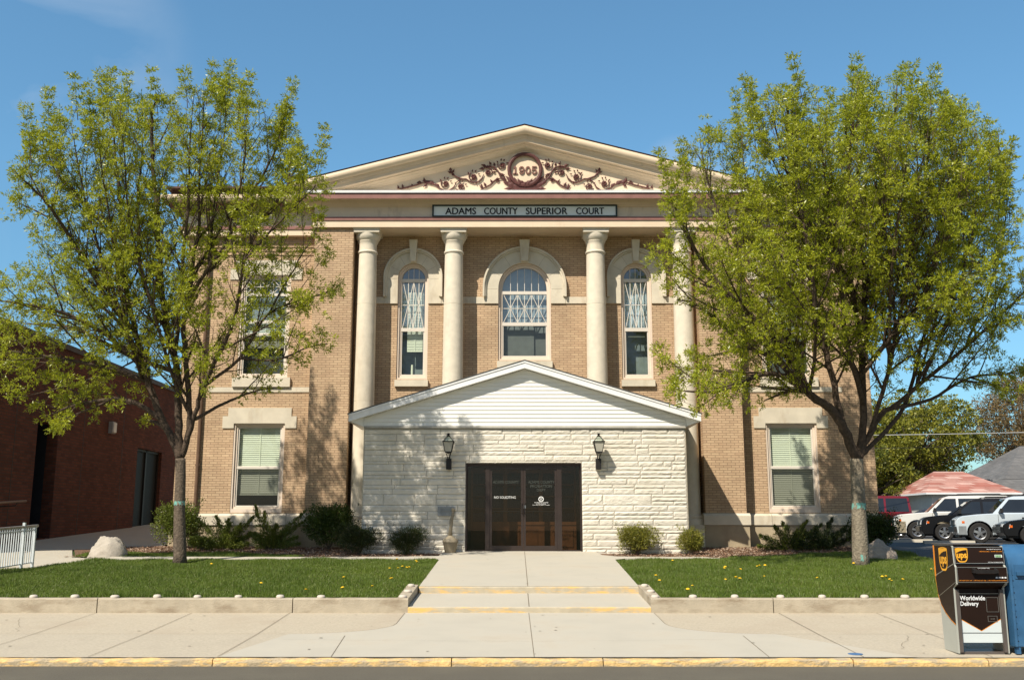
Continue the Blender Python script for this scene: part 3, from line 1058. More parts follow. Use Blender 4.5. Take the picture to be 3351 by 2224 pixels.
# stone belt course between the arches
for (u, v) in ((-4.768, -3.165 - 0.80), (-3.165 + 0.80, -1.15), (1.15, 3.165 - 0.80), (3.165 + 0.80, 4.768)):
    b = MB()
    b.box(XC + u + 0.002, XC + v - 0.002, RF - 0.03, RF - 0.001, 7.76, 7.95)
    b.build('belt_course', LIME, CH_)
JL = mat('stone_joint', (0.30, 0.25, 0.18), 0.9)
for a in (A1, A2, A3):
    cx, hw, zc, ro = a['cx'], a['hw'], a['zc'], a['ro']
    b = MB()
    outer = arch(cx, ro, 7.76, zc if ro > 1 else zc + 0.03, 32, ro)
    inner = [(cx - hw + 0.002, 7.761), (cx + hw - 0.002, 7.761)]
    # surround: legs and arch as one ring (hole cut through the bottom edge)
    ring = [(cx - ro, 7.76), (cx - hw, 7.76)]
    for i in range(25):
        t = math.pi - math.pi * i / 24
        ring.append((cx + hw * math.cos(t), zc + hw * math.sin(t)))
    ring += [(cx + hw, 7.76), (cx + ro, 7.76)]
    for i in range(33):
        t = math.pi * i / 32
        ring.append((cx + ro * math.cos(t), zc + 0.02 + ro * math.sin(t)))
    b.prism(ring, RF - 0.045, RF - 0.001)
    sur = b.build('arch_surround', LIME, CH_)
    # voussoir joints cut in the ring
    for k, t in enumerate((28, 58, 122, 152)):
        b = MB()
        t = math.radians(t)
        c, s2 = math.cos(t), math.sin(t)
        r0_, r1_ = hw + 0.01, ro - 0.07
        n_ = (-s2 * 0.003, c * 0.003)
        b.add([(cx + c * r0_ - n_[0], RF - 0.0475, zc + s2 * r0_ - n_[1]), (cx + c * r1_ - n_[0], RF - 0.0475, zc + s2 * r1_ - n_[1]), (cx + c * r1_ + n_[0], RF - 0.0475, zc + s2 * r1_ + n_[1]), (cx + c * r0_ + n_[0], RF - 0.0475, zc + s2 * r0_ + n_[1])], [(0, 1, 2, 3)])
        b.build('stone_joint', JL, sur)
    for zz in (zc - 0.02,):
        for sg in (-1, 1):
            b = MB()
            b.box(*sorted((cx + sg * (hw + 0.02), cx + sg * (ro - 0.08))), RF - 0.0475, RF - 0.0445, zz - 0.003, zz + 0.003)
            b.build('stone_joint', JL, sur)
    # hood mould
    b = MB()
    hood = []
    for sgn, r_ in ((1, ro + 0.015), (-1, ro - 0.06)):
        pts = [(cx + r_, 7.96)] + [(cx + r_ * math.cos(math.pi * i / 32), zc + 0.02 + r_ * math.sin(math.pi * i / 32)) for i in range(33)] + [(cx - r_, 7.96)]
        hood += pts if sgn == 1 else pts[::-1]
    b.prism(hood, RF - 0.10, RF - 0.046)
    hood2 = []
    for sgn, r_ in ((1, ro + 0.035), (-1, ro - 0.015)):
        pts = [(cx + r_, 7.94)] + [(cx + r_ * math.cos(math.pi * i / 32), zc + 0.02 + r_ * math.sin(math.pi * i / 32)) for i in range(33)] + [(cx - r_, 7.94)]
        hood2 += pts if sgn == 1 else pts[::-1]
    b.prism(hood2, RF - 0.15, RF - 0.101)
    b.build('hood_mould', LIME, CH_)
    # keystone
    b = MB()
    kb, kt = zc + hw + 0.03, 9.574
    wb, wt = (0.10, 0.145) if ro > 1 else (0.075, 0.115)
    b.hexa([(cx - wb, RF - 0.17, kb), (cx + wb, RF - 0.17, kb), (cx + wb, RF - 0.001, kb), (cx - wb, RF - 0.001, kb)], [(cx - wt, RF - 0.24, kt), (cx + wt, RF - 0.24, kt), (cx + wt, RF - 0.001, kt), (cx - wt, RF - 0.001, kt)])
    b.build('keystone', LIME, CH_)
    # sill
    b = MB()
    b.hexa([(cx - hw - 0.03, RF - 0.10, a['z0'] - 0.21), (cx + hw + 0.03, RF - 0.10, a['z0'] - 0.21), (cx + hw + 0.03, RF + 0.2, a['z0'] - 0.21), (cx - hw - 0.03, RF + 0.2, a['z0'] - 0.21)],
           [(cx - hw - 0.03, RF - 0.10, a['z0'] - 0.03), (cx + hw + 0.03, RF - 0.10, a['z0'] - 0.03), (cx + hw + 0.03, RF + 0.2, a['z0'] + 0.01), (cx - hw - 0.03, RF + 0.2, a['z0'] + 0.01)])
    b.build('window_sill', LIME, CH_)


def lattice(b, x0, x1, z0, z1, cols, y, t=0.009, zig=True):
    """verticals, one middle rail, and zigzags that make crosses"""
    dx = (x1 - x0) / cols
    zm = (z0 + z1) / 2
    for i in range(1, cols): b.box(x0 + i * dx - t, x0 + i * dx + t, y, y + 0.02, z0, z1)
    b.box(x0, x1, y - 0.002, y + 0.018, zm - t, zm + t)
    for r, (za, zb) in enumerate(((z1, zm), (z0, zm))):
        for i in range(cols):
            p, q = ((x0 + i * dx, za), (x0 + (i + 1) * dx, zb)) if i % 2 == 0 else ((x0 + i * dx, zb), (x0 + (i + 1) * dx, za))
            d = Vector((q[0] - p[0], q[1] - p[1])).normalized()
            n_ = (-d.y * t * 0.9, d.x * t * 0.9)
            b.prism([(p[0] - n_[0], p[1] - n_[1]), (q[0] - n_[0], q[1] - n_[1]), (q[0] + n_[0], q[1] + n_[1]), (p[0] + n_[0], p[1] + n_[1])], y - 0.005, y + 0.015)


def blinds(parent, x0, x1, z0, z1, y, pitch=0.052, m=BLIND):
    b = MB()
    z = z1 - 0.02
    while z > z0:
        b.add([(x0, y, z - 0.026), (x1, y, z - 0.026), (x1, y + 0.018, z + 0.017), (x0, y + 0.018, z + 0.017)], [(0, 1, 2, 3)])
        z -= pitch
    xm = (x0 + x1) / 2
    for xx in (xm,): b.box(xx - 0.012, xx + 0.012, y - 0.006, y - 0.003, z0, z1)
    b.box(x0, x1, y - 0.01, y + 0.03, z0 - 0.03, z0)
    b.build('blinds', m, parent)


# arched windows
for a, cols, acols in ((A1, 6, 6), (A2, 4, 4), (A3, 4, 4)):
    cx, hw, z0, zc = a['cx'], a['hw'], a['z0'], a['zc']
    big = hw > 0.6
    gw = 0.60 if big else 0.30            # glass half width
    yf = RF + 0.10
    b = MB()
    ring = [(cx - hw + 0.001, z0 + 0.001), (cx + hw - 0.001, z0 + 0.001)] + [(cx + (hw - 0.001) * math.cos(math.pi * i / 24), zc + (hw - 0.001) * math.sin(math.pi * i / 24)) for i in range(25)]
    hole = [(cx - gw - 0.03, z0 + 0.12), (cx + gw + 0.03, z0 + 0.12)] + [(cx + (gw + 0.03) * math.cos(math.pi * i / 24), zc + (gw + 0.03) * math.sin(math.pi * i / 24)) for i in range(25)]
    b.prism(ring, yf, yf + 0.10, [hole])
    hole2 = [(cx - hw + 0.05, z0 + 0.05), (cx + hw - 0.05, z0 + 0.05)] + [(cx + (hw - 0.05) * math.cos(math.pi * i / 24), zc + (hw - 0.05) * math.sin(math.pi * i / 24)) for i in range(25)]
    b.prism(ring, yf - 0.06, yf - 0.001, [hole2])
    fr = b.build('window_frame', FRAME, CH_)
    b = MB()
    zr1 = 8.10 if big else 8.46            # rail under the arch light
    zr2 = 7.19 if big else 7.03            # meeting rail
    b.box(cx - gw - 0.03, cx + gw + 0.03, yf + 0.01, yf + 0.07, zr1 - 0.045, zr1 + 0.045)
    b.build('transom_rail', SASH, fr)
    b = MB()
    b.box(cx - gw - 0.03, cx + gw + 0.03, yf + 0.005, yf + 0.065, zr2 - 0.05, zr2 + 0.05)
    for sg in (-1, 1):
        b.box(*sorted((cx + sg * gw, cx + sg * (gw + 0.029))), yf + 0.02, yf + 0.06, z0 + 0.125, zr2 - 0.051)
    b.box(cx - gw + 0.001, cx + gw - 0.001, yf + 0.02, yf + 0.06, z0 + 0.125, z0 + 0.15)
    b.build('sash', SASH, fr)
    b = MB()
    lattice(b, cx - gw, cx + gw, zr2 + 0.05, zr1 - 0.045, cols, yf + 0.03)
    dx = 2 * gw / acols
    for i in range(1, acols):
        x = cx - gw + i * dx
        hgt = math.sqrt(max(0, (gw + 0.03) ** 2 - (x - cx) ** 2))
        b.box(x - 0.008, x + 0.008, yf + 0.03, yf + 0.05, zr1 + 0.045, zc + hgt)
    b.build('glazing_bar', SASH, fr)
    b = MB()
    gl = [(cx - gw - 0.02, zr2), (cx + gw + 0.02, zr2)] + [(cx + (gw + 0.02) * math.cos(math.pi * i / 24), zc + (gw + 0.02) * math.sin(math.pi * i / 24)) for i in range(25)]
    tri = tessellate_polygon([[Vector((p[0], p[1], 0)) for p in gl]])
    b.add([(p[0], yf + 0.055, p[1]) for p in gl], [tuple(t) for t in tri])
    b.build('glass_pane', BLUEG, fr)
    b = MB()
    b.add([(cx - gw - 0.02, yf + 0.045, z0 + 0.13), (cx + gw + 0.02, yf + 0.045, z0 + 0.13), (cx + gw + 0.02, yf + 0.045, zr2), (cx - gw - 0.02, yf + 0.045, zr2)], [(0, 1, 2, 3)])
    b.build('glass_pane', SCREEN if big else GLASS, fr)
    # backing planes and hangings behind the glass
    b = MB()
    if big:
        b.add([(cx - 0.8, yf + 0.22, 7.2), (cx + 0.8, yf + 0.22, 7.2), (cx + 0.8, yf + 0.22, 9.1), (cx - 0.8, yf + 0.22, 9.1)], [(0, 1, 2, 3)])
        b.build('window_backing', REFLB, CH_)  # painted stand-in for sky reflected in the upper panes
        b = MB()
        b.add([(cx - 0.8, yf + 0.20, 6.0), (cx + 0.27, yf + 0.20, 6.0), (cx + 0.27, yf + 0.20, 7.25), (cx - 0.8, yf + 0.20, 7.25)], [(0, 1, 2, 3)])
        b.add([(cx + 0.27, yf + 0.26, 6.0), (cx + 0.8, yf + 0.26, 6.0), (cx + 0.8, yf + 0.26, 7.25), (cx + 0.27, yf + 0.26, 7.25)], [(0, 1, 2, 3)])
        b.build('window_backing', SHADE, CH_)
    else:
        # gathered net curtain and a part-lowered blind
        n_ = 40
        b = MB()
        pts = [(cx - 0.42 + 0.84 * i / n_, yf + 0.24 + 0.018 * math.sin(i * 1.9) + 0.008 * math.sin(i * 4.1)) for i in range(n_ + 1)]
        for i in range(n_):
            (xa, ya), (xb, yb) = pts[i], pts[i + 1]
            b.add([(xa, ya, 7.02), (xb, yb, 7.02), (xb, yb, 8.42), (xa, ya, 8.42)], [(0, 1, 2, 3)])
        b.build('net_curtain', CURT, CH_)
        b = MB()
        b.add([(cx - 0.5, yf + 0.5, 5.5), (cx + 0.5, yf + 0.5, 5.5), (cx + 0.5, yf + 0.5, 8.9), (cx - 0.5, yf + 0.5, 8.9)], [(0, 1, 2, 3)])
        b.build('window_backing', mat('dim_shade', (0.22, 0.25, 0.25), 0.8), CH_)
        b = MB()
        if a is A2:
            blinds(CH_, cx - 0.17, cx + 0.27, 6.45, 8.15, yf + 0.17, 0.045)
            b.lathe([(0.0, 5.72), (0.035, 5.74), (0.03, 6.05), (0.0, 6.06)], cx - 0.02, yf + 0.2, 10)
            b.build('window_ornament', BLIND, CH_)
        else:
            b.box(cx - 0.22, cx + 0.26, yf + 0.16, yf + 0.17, 6.84, 6.87)
            b.build('blind_rail', BLIND, CH_)


# rectangular double-hung windows of the wings
def wing_window(cx, z0, z1, upper):
    x0, x1 = cx - 0.70, cx + 0.70
    yf = WF + 0.06
    b = MB()
    b.prism(rect(x0 + .001, x1 - .001, z0 + .001, z1 - .001), yf, yf + 0.12, [rect(x0 + 0.10, x1 - 0.10, z0 + (0.16 if not upper else 0.10), z1 - 0.09)])
    b.prism(rect(x0 + .001, x1 - .001, z0 + .001, z1 - .001), yf - 0.045, yf - 0.001, [rect(x0 + 0.045, x1 - 0.045, z0 + 0.10, z1 - 0.04)])
    fr = b.build('window_frame', FRAME, CH_)
    gx0, gx1 = x0 + 0.14, x1 - 0.14
    yy = yf + 0.03
    b = MB()
    if not upper:
        zm = 3.13
        b.prism(rect(x0 + 0.101, x1 - 0.101, z0 + 0.161, z1 - 0.091), yy, yy + 0.05, [rect(gx0, gx1, z0 + 0.19, zm - 0.03), rect(gx0 - 0.0, gx1 + 0.0, zm + 0.05, z1 - 0.12)])
        mr_ = MB()
        mr_.box(x0 + 0.101, x1 - 0.101, yy - 0.012, yy - 0.001, zm - 0.025, zm + 0.045)
        mr_.build('meeting_rail', SASH, fr)
        panes = [(z0 + 0.19, zm, SCREEN), (zm, z1 - 0.12, GLASS)]
    else:
        zl, zb_, zm = 7.98, 7.20, 6.84
        b.prism(rect(x0 + 0.101, x1 - 0.101, z0 + 0.101, z1 - 0.091), yy, yy + 0.05, [rect(gx0, gx1, z0 + 0.13, zm - 0.03), rect(gx0, gx1, zm + 0.04, zb_ - 0.04), rect(gx0, gx1, zb_ + 0.04, zl - 0.04), rect(gx0, gx1, zl + 0.04, z1 - 0.12)])
        panes = [(z0 + 0.13, zm, SCREEN), (zm, z1 - 0.12, BLUEG)]
    b.build('sash', SASH, fr)
    if upper:
        b = MB()
        lattice(b, gx0, gx1, zl + 0.04, z1 - 0.12, 6, yy + 0.01, 0.008)
        b.build('glazing_bar', SASH, fr)
    for za, zb2, gm in panes:
        b = MB()
        b.add([(gx0 - 0.02, yy + 0.02, za), (gx1 + 0.02, yy + 0.02, za), (gx1 + 0.02, yy + 0.02, zb2), (gx0 - 0.02, yy + 0.02, zb2)], [(0, 1, 2, 3)])
        b.build('glass_pane', gm, fr)
    if upper:
        b = MB()
        b.add([(gx0 - 0.05, yy + 0.2, 6.86), (gx1 + 0.05, yy + 0.2, 6.86), (gx1 + 0.05, yy + 0.2, z1), (gx0 - 0.05, yy + 0.2, z1)], [(0, 1, 2, 3)])
        b.build('window_backing', REFLB, CH_)  # sky reflection of the upper panes, painted on a backing plane
        b = MB()
        b.add([(gx0 - 0.05, yy + 0.25, z0), (gx1 + 0.05, yy + 0.25, z0), (gx1 + 0.05, yy + 0.25, 6.86), (gx0 - 0.05, yy + 0.25, 6.86)], [(0, 1, 2, 3)])
        b.build('window_backing', mat('dim_shade', (0.22, 0.25, 0.25), 0.8), CH_)
    if not upper:
        blinds(CH_, gx0 - 0.03, gx1 + 0.03, z0 + (0.50 if cx < 0 else 0.2), z1 - 0.12, yy + 0.10)
    else:
        blinds(CH_, gx0 - 0.03, gx1 + 0.03, 6.5 if cx < 0 else 7.0, 7.25 if cx < 0 else 7.95, yy + 0.10)
    b = MB()
    # lintel with ears, and a stone sill on the upper windows
    zt = z1
    l = [(cx - 1.015, zt - 0.13), (cx - 0.702, zt - 0.13), (cx - 0.702, zt + 0.002), (cx + 0.702, zt + 0.002), (cx + 0.702, zt - 0.13), (cx + 1.015, zt - 0.13), (cx + 1.015, zt + 0.20), (cx + 0.87, zt + 0.20), (cx + 0.87, zt + 0.43), (cx - 0.87, zt + 0.43), (cx - 0.87, zt + 0.20), (cx - 1.015, zt + 0.20)]
    b.prism(l, WF - 0.03, WF - 0.001)
    b.build('window_lintel', LIME, CH_)
    if upper:
        b = MB()
        b.box(cx - 0.80, cx + 0.80, WF - 0.09, WF - 0.002, z0 - 0.26, z0 - 0.002)
        b.build('window_sill', LIME, CH_)
        b = MB()
        b.box(cx - 1.45, cx + 1.45, WF - 0.025, WF - 0.001, z0 - 0.40, z0 - 0.265)
        b.build('belt_course', LIME, CH_)


for s_ in (-1, 1):
    wing_window(XC + s_ * WX, 1.93, 4.335, False)
    wing_window(XC + s_ * WX, 5.60, 8.52, True)

# columns
cprof = [(0.40, 1.601), (0.40, 1.70), (0.385, 1.74), (0.33, 1.77), (0.345, 1.80), (0.335, 1.84), (0.295, 1.87), (0.287, 1.93), (0.286, 4.89), (0.281, 4.895), (0.281, 4.903), (0.286, 4.908), (0.279, 6.2), (0.270, 7.59), (0.265, 7.595), (0.265, 7.603), (0.270, 7.608), (0.256, 8.9), (0.252, 9.06),
         (0.275, 9.075), (0.285, 9.10), (0.275, 9.125), (0.252, 9.14), (0.248, 9.30), (0.258, 9.36), (0.285, 9.41), (0.275, 9.425), (0.30, 9.45), (0.335, 9.50), (0.352, 9.56), (0.355, 9.62)]
for k in (-4.41, -1.987, 1.987, 4.41):
    b = MB()
    b.lathe(cprof, XC + k, 26.92, 40)
    col = smooth_by_angle(b.build('column', COLM, CH_), 30)
    b = MB()
    b.box(XC + k - 0.355, XC + k + 0.355, 26.565, 27.275, 9.622, 9.70)
    b.box(XC + k - 0.375, XC + k + 0.375, 26.545, 27.295, 9.70, 9.738)
    b.build('column_capital', COLM, col)

# portico entablature
b = MB()
b.box(XC - 5.90, XC + 5.90, 26.50, 29.0, 9.74, 9.93)
b.build('architrave', CREAM, CH_)
b = MB()
b.box(XC - 5.93, XC + 5.93, 26.47, 29.0, 9.931, 9.975)
b.box(XC - 5.91, XC + 5.91, 26.50, 29.0, 9.976, 10.035)
b.build('architrave_moulding', MAUVE, CH_)
b = MB()
b.box(XC - 5.88, XC + 5.88, 26.56, 29.0, 10.036, 10.62)
b.build('frieze', FRIEZE, CH_)
b = MB()
b.ext([(26.559, 10.33), (26.53, 10.335), (26.52, 10.36), (26.48, 10.39), (26.44, 10.44), (26.42, 10.48), (26.40, 10.50), (26.18, 10.505), (26.18, 10.67)], [XC - 6.15, XC + 6.15])
b.build('bed_moulding', CREAM, CH_)
b = MB()
b.ext([(26.30, 10.51), (26.15, 10.455), (26.15, 10.585), (26.14, 10.59), (26.14, 10.605)], [XC - 6.2, XC + 6.2])
for xe in (XC - 6.2, XC + 6.2):
    b.add([(xe, 26.3, 10.51), (xe, 26.15, 10.455), (xe, 26.15, 10.585), (xe, 27.0, 10.585), (xe, 27.0, 10.51)], [(0, 1, 2, 3, 4)])
b.build('cornice', MAUVE, CH_)
b = MB()
b.ext([(26.135, 10.607), (26.115, 10.610), (26.115, 10.640), (26.135, 10.645), (26.115, 10.649), (26.115, 10.677), (26.15, 10.683), (26.48, 10.79), (26.5, 10.81)], [XC - 6.22, XC + 6.22])
b.build('cornice_flashing', WHITE2, CH_)
b = MB()
b.box(XC - 6.22, XC + 6.22, 26.132, 26.142, 10.590, 10.612)
b.build('cornice_flashing', BLACK, CH_)

# pediment: tympanum, raking cornice, roof
SL = 0.262
zap = 12.545
b = MB()
b.prism([(XC - 6.3, 10.60), (XC + 6.3, 10.60), (XC + 6.3, zap - SL * 6.3 - 0.45), (XC, zap - 0.45), (XC - 6.3, zap - SL * 6.3 - 0.45)], 26.5, 26.6)
b.build('tympanum', CREAM, CH_)
rk = [(26.07, 0.0), (26.02, -0.01), (26.005, -0.05), (26.002, -0.10), (26.02, -0.16), (26.06, -0.20), (26.10, -0.225)]
b = MB()
b.ext(rk, [XC - 6.42, XC, XC + 6.42], lambda x: zap - SL * abs(x - XC))
smooth_by_angle(b.build('raking_gutter', CREAM, CH_), 40)
rk2 = [(26.10, -0.225), (26.15, -0.21), (26.15, -0.24), (26.17, -0.242), (26.17, -0.267), (26.19, -0.269), (26.19, -0.29), (26.22, -0.293)]
b = MB()
b.ext(rk2, [XC - 6.35, XC, XC + 6.35], lambda x: zap - SL * abs(x - XC))
b.build('raking_moulding', FRIEZE, CH_)
rk3 = [(26.22, -0.293), (26.22, -0.40), (26.31, -0.425), (26.31, -0.45), (26.38, -0.47), (26.40, -0.50), (26.46, -0.54), (26.47, -0.56), (26.52, -0.59)]
b = MB()
b.ext(rk3, [XC - 6.3, XC, XC + 6.3], lambda x: zap - SL * abs(x - XC))
b.build('raking_cornice', CREAM, CH_)
b = MB()
for sg in (-1, 1):
    e = XC + sg * 6.5
    ze = zap - SL * 6.5
    b.hexa([(XC, 26.04, zap + 0.002), (e, 26.04, ze + 0.002), (e, 36.0, ze + 0.002), (XC, 36.0, zap + 0.002)], [(XC, 26.00, zap + 0.028), (e, 26.00, ze + 0.028), (e, 36.0, ze + 0.028), (XC, 36.0, zap + 0.028)])
b.build('roof', ROOFB, CH_)

# wing cornices
for s_ in (-1, 1):
    xa, xb = sorted((XC + s_ * 5.95, XC + s_ * 9.98))
    oe = XC + s_ * 9.98
    def band(name, m, prof, ext):
        b = MB()
        e = XC + s_ * (9.53 + ext)
        a_, c_ = sorted((XC + s_ * 5.95, e))
        b.ext(prof, [a_, c_])
        # return along the side
        d = [((XC + s_ * 9.53) + s_ * (WF - y), z) for y, z in prof]
        n_ = len(d)
        yy = [(WF - (dx_ - (XC + s_ * 9.53)) * s_) for dx_, z in d]
        b.add([(d[i][0], yy[i], d[i][1]) for i in range(n_)] + [(d[i][0], 40.0, d[i][1]) for i in range(n_)], [(i, i + 1, n_ + i + 1, n_ + i) for i in range(n_ - 1)])
        return b.build(name, m, CH_)
    def bandx(name, m, prof):
        # extrude the front to the mitre of each profile point
        b = MB()
        n_ = len(prof)
        vs = [(XC + s_ * 5.95, y, z) for y, z in prof] + [(XC + s_ * (9.53 + (WF - y)), y, z) for y, z in prof] + [(XC + s_ * (9.53 + (WF - y)), 40.0, z) for y, z in prof]
        fs = []
        for i in range(n_ - 1):
            fs.append((i, i + 1, n_ + i + 1, n_ + i))
            fs.append((n_ + i, n_ + i + 1, 2 * n_ + i + 1, 2 * n_ + i))
        b.add(vs, fs)
        return b.build(name, m, CH_)
    bandx('architrave', CREAM, [(27.13, 9.63), (26.93, 9.63), (26.93, 9.80), (26.96, 9.80)])
    bandx('architrave_moulding', MAUVE, [(26.96, 9.80), (26.90, 9.80), (26.90, 9.845), (26.93, 9.85), (26.93, 9.90), (26.96, 9.90)])
    bandx('frieze', FRIEZE, [(26.96, 9.90), (26.96, 10.34), (26.92, 10.37), (26.88, 10.38)])
    bandx('cornice', MAUVE, [(26.88, 10.36), (26.72, 10.36), (26.72, 10.43), (26.70, 10.44), (26.70, 10.46), (26.55, 10.47)])
    bandx('gutter', CREAM, [(26.60, 10.47), (26.56, 10.50), (26.50, 10.52), (26.46, 10.58), (26.45, 10.66), (26.48, 10.69), (26.6, 10.69)])
    b = MB()
    b.box(*sorted((XC + s_ * 5.95, XC + s_ * 9.95)), 26.62, 40.0, 10.692, 10.78)
    b.hexa([(XC + s_ * 5.95, 26.40, 10.85), (XC + s_ * 10.03, 26.40, 10.85), (XC + s_ * 10.03, 40.2, 10.85), (XC + s_ * 5.95, 40.2, 10.85)],
           [(XC + s_ * 5.95, 26.42, 10.905), (XC + s_ * 10.01, 26.42, 10.905), (XC + s_ * 10.01, 40.2, 10.905), (XC + s_ * 5.95, 40.2, 10.905)])
    b.box(*sorted((XC + s_ * 5.95, XC + s_ * 9.9)), 26.6, 40.0, 10.78, 10.85)
    b.build('roof', ROOFB, CH_)

# downspouts
b = MB()
dx_ = -8.62
b.tube([(dx_, 26.50, 10.50), (dx_, 26.60, 10.3), (dx_, 26.98, 9.75), (dx_, 27.04, 9.5), (dx_, 27.04, 1.95), (dx_, 26.96, 1.8), (dx_, 26.95, 1.2)], 0.047, 8)
for z in (3.2, 5.8, 8.4): b.box(dx_ - 0.06, dx_ + 0.06, 27.03, 27.11, z - 0.02, z + 0.02)
b.build('downspout', mat('downspout_brown', (0.16, 0.10, 0.065), 0.5, 0.15, 6), CH_)

# ---------------------------------------------------------------- pediment ornament
ozc, oxc = 11.36, XC + 0.01
ox = lambda u: oxc + (u - 1165) * 0.003447          # working units of the drawing to metres
oz = lambda v: ozc - (v - 190) * 0.003560
OY = 26.47


def spiral(cx, cz, r0, turns, a0, sgn, n=22):
    return [(cx + (r0 * (1 - 0.72 * k / n)) * math.cos(a0 + sgn * turns * 2 * math.pi * k / n), OY, cz + (r0 * (1 - 0.72 * k / n)) * math.sin(a0 + sgn * turns * 2 * math.pi * k / n)) for k in range(n + 1)]


def leafy(b, x, z, ang, L, W=None):
    W = W or L * 0.38
    c, s2 = math.cos(ang), math.sin(ang)
    def P(u, v, d): return (x + u * c - v * s2, OY - d, z + u * s2 + v * c)
    b.add([P(0, 0, 0.0), P(L * .35, W * .5, .005), P(L * .6, W * .28, .01), P(L, 0, .0), P(L * .6, -W * .28, .01), P(L * .35, -W * .5, .005), P(L * .45, 0, .03)], [(0, 6, 1), (1, 6, 2), (2, 6, 3), (3, 6, 4), (4, 6, 5), (5, 6, 0)])


orn = MB()
# wreath ring
n1, n2 = 44, 8
vs, fs = [], []
for i in range(n1):
    a = 2 * math.pi * i / n1
    for k in range(n2):
        p = 2 * math.pi * k / n2
        rr = 0.445 + (0.052 + 0.004 * math.sin(a * 26 + k)) * math.cos(p)
        vs.append((oxc + rr * math.cos(a), OY - 0.035 - 0.045 * math.sin(p), ozc + 0.035 + rr * math.sin(a) * 1.03))
for i in range(n1):
    for k in range(n2):
        fs.append((i * n2 + k, ((i + 1) % n1) * n2 + k, ((i + 1) % n1) * n2 + (k + 1) % n2, i * n2 + (k + 1) % n2))
orn.add(vs, fs)
# crossed leaf sprays under the wreath
for sg in (-1, 1):
    for k, (u, v, an, L) in enumerate(((0, 300, 150, .28), (0, 325, 170, .50), (10, 345, 180, .38), (30, 300, 120, .22), (60, 315, 165, .42), (90, 295, 135, .34), (40, 335, 200, .30), (100, 330, 186, .26), (70, 285, 110, .18), (120, 300, 155, .24))):
        x = oxc - sg * 0 + sg * -(u * 0.003447)
        a = math.radians(an)
        leafy(orn, oxc - sg * (u * .003447), oz(v), a if sg > 0 else math.pi - a, L, L * .45)
orn.box(oxc - 0.36, oxc + 0.36, OY - 0.03, OY + 0.028, 10.80, 10.86)
for u in (1120, 1190, 1165):
    vs = []
    orn.lathe([(0.0, oz(295) - .05), (.045, oz(295) - .03), (.045, oz(295) + .02), (0, oz(295) + .045)], ox(u), OY - 0.05, 8)
scrolls = [  # drawing of the right half: centre u, v, radius, start angle, direction
    (1352, 140, 36, 20, 1), (1465, 198, 40, 60, -1), (1585, 235, 40, 60, 1), (1690, 318, 38, -30, 1), (1812, 292, 38, 40, 1), (1385, 265, 18, 90, 1), (2025, 280, 14, 0, 1)]
for sg in (1, -1):
    def MX(u): return ox(u) if sg == 1 else 2 * oxc - ox(u)
    for (u, v, r_, a0, dr) in scrolls:
        rr = r_ * 0.0035
        sp = spiral(MX(u), oz(v), rr, 1.15, math.radians(a0) if sg == 1 else math.pi - math.radians(a0), -dr * sg)
        orn.tube(sp, [0.018 - 0.007 * k / len(sp) for k in range(len(sp))], 5)
        # rosette
        for k in range(6):
            a = k * math.pi / 3
            leafy(orn, MX(u), oz(v), a, rr * .66 if r_ > 20 else rr * .45, rr * .6)
        if r_ > 30:
            for aa in (75, 105, 150, 30):
                a = math.radians(aa)
                leafy(orn, MX(u) + rr * math.cos(a), oz(v) + rr * math.sin(a), a + sg * 0.5, 0.085, 0.05)
    stems = [[(1290, 290), (1330, 270), (1365, 235), (1385, 190), (1410, 160), (1450, 148), (1490, 155), (1512, 185)],
             [(1500, 215), (1515, 250), (1545, 278), (1585, 285), (1620, 272), (1645, 255), (1690, 255), (1725, 285)],
             [(1640, 262), (1690, 250), (1730, 235), (1755, 210), (1768, 190)],
             [(1725, 290), (1745, 325), (1780, 350), (1820, 350), (1860, 330), (1890, 305), (1930, 290), (1985, 285)],
             [(1350, 252), (1390, 252), (1420, 275), (1450, 305), (1490, 325), (1525, 345)],
             [(1985, 285), (2010, 290), (2050, 305), (2090, 315), (2130, 325), (2170, 335), (2205, 330)],
             [(1378, 200), (1340, 225), (1330, 240)]]
    for st in stems:
        pts = [(MX(u), OY - 0.004, oz(v)) for u, v in st]
        n_ = len(pts)
        orn.tube(pts, [0.023 if 0 < i < n_ - 1 else 0.010 for i in range(n_)], 5)
    for (u, v, an, L) in ((1410, 150, 75, .12), (1440, 140, 60, .12), (1480, 150, 20, .15), (1500, 165, -10, .13), (1370, 215, 190, .14), (1400, 205, 20, .12), (1355, 245, 210, .12), (1768, 195, 80, .14), (1758, 205, 120, .12), (1762, 205, 20, .12), (1740, 230, 50, .14),
                          (1900, 300, 30, .22), (1940, 290, 20, .20), (1980, 285, 80, .15), (1960, 295, -40, .14), (1860, 320, 40, .16), (1480, 318, 60, .14), (1500, 330, 30, .14), (1525, 345, -60, .10), (1430, 288, 60, .12), (1515, 320, 75, .10),
                          (2080, 312, 70, .07), (2110, 320, -60, .06), (2155, 330, 75, .12), (2190, 332, 70, .10), (1560, 283, -90, .07), (1690, 256, 40, .08), (1320, 275, 80, .1), (1340, 262, 100, .1), (1395, 180, 10, .1)):
        a = math.radians(an)
        leafy(orn, MX(u), oz(v), a if sg == 1 else math.pi - a, L * 1.12, L * .6)
orn.build('pediment_ornament', ORN, CH_)


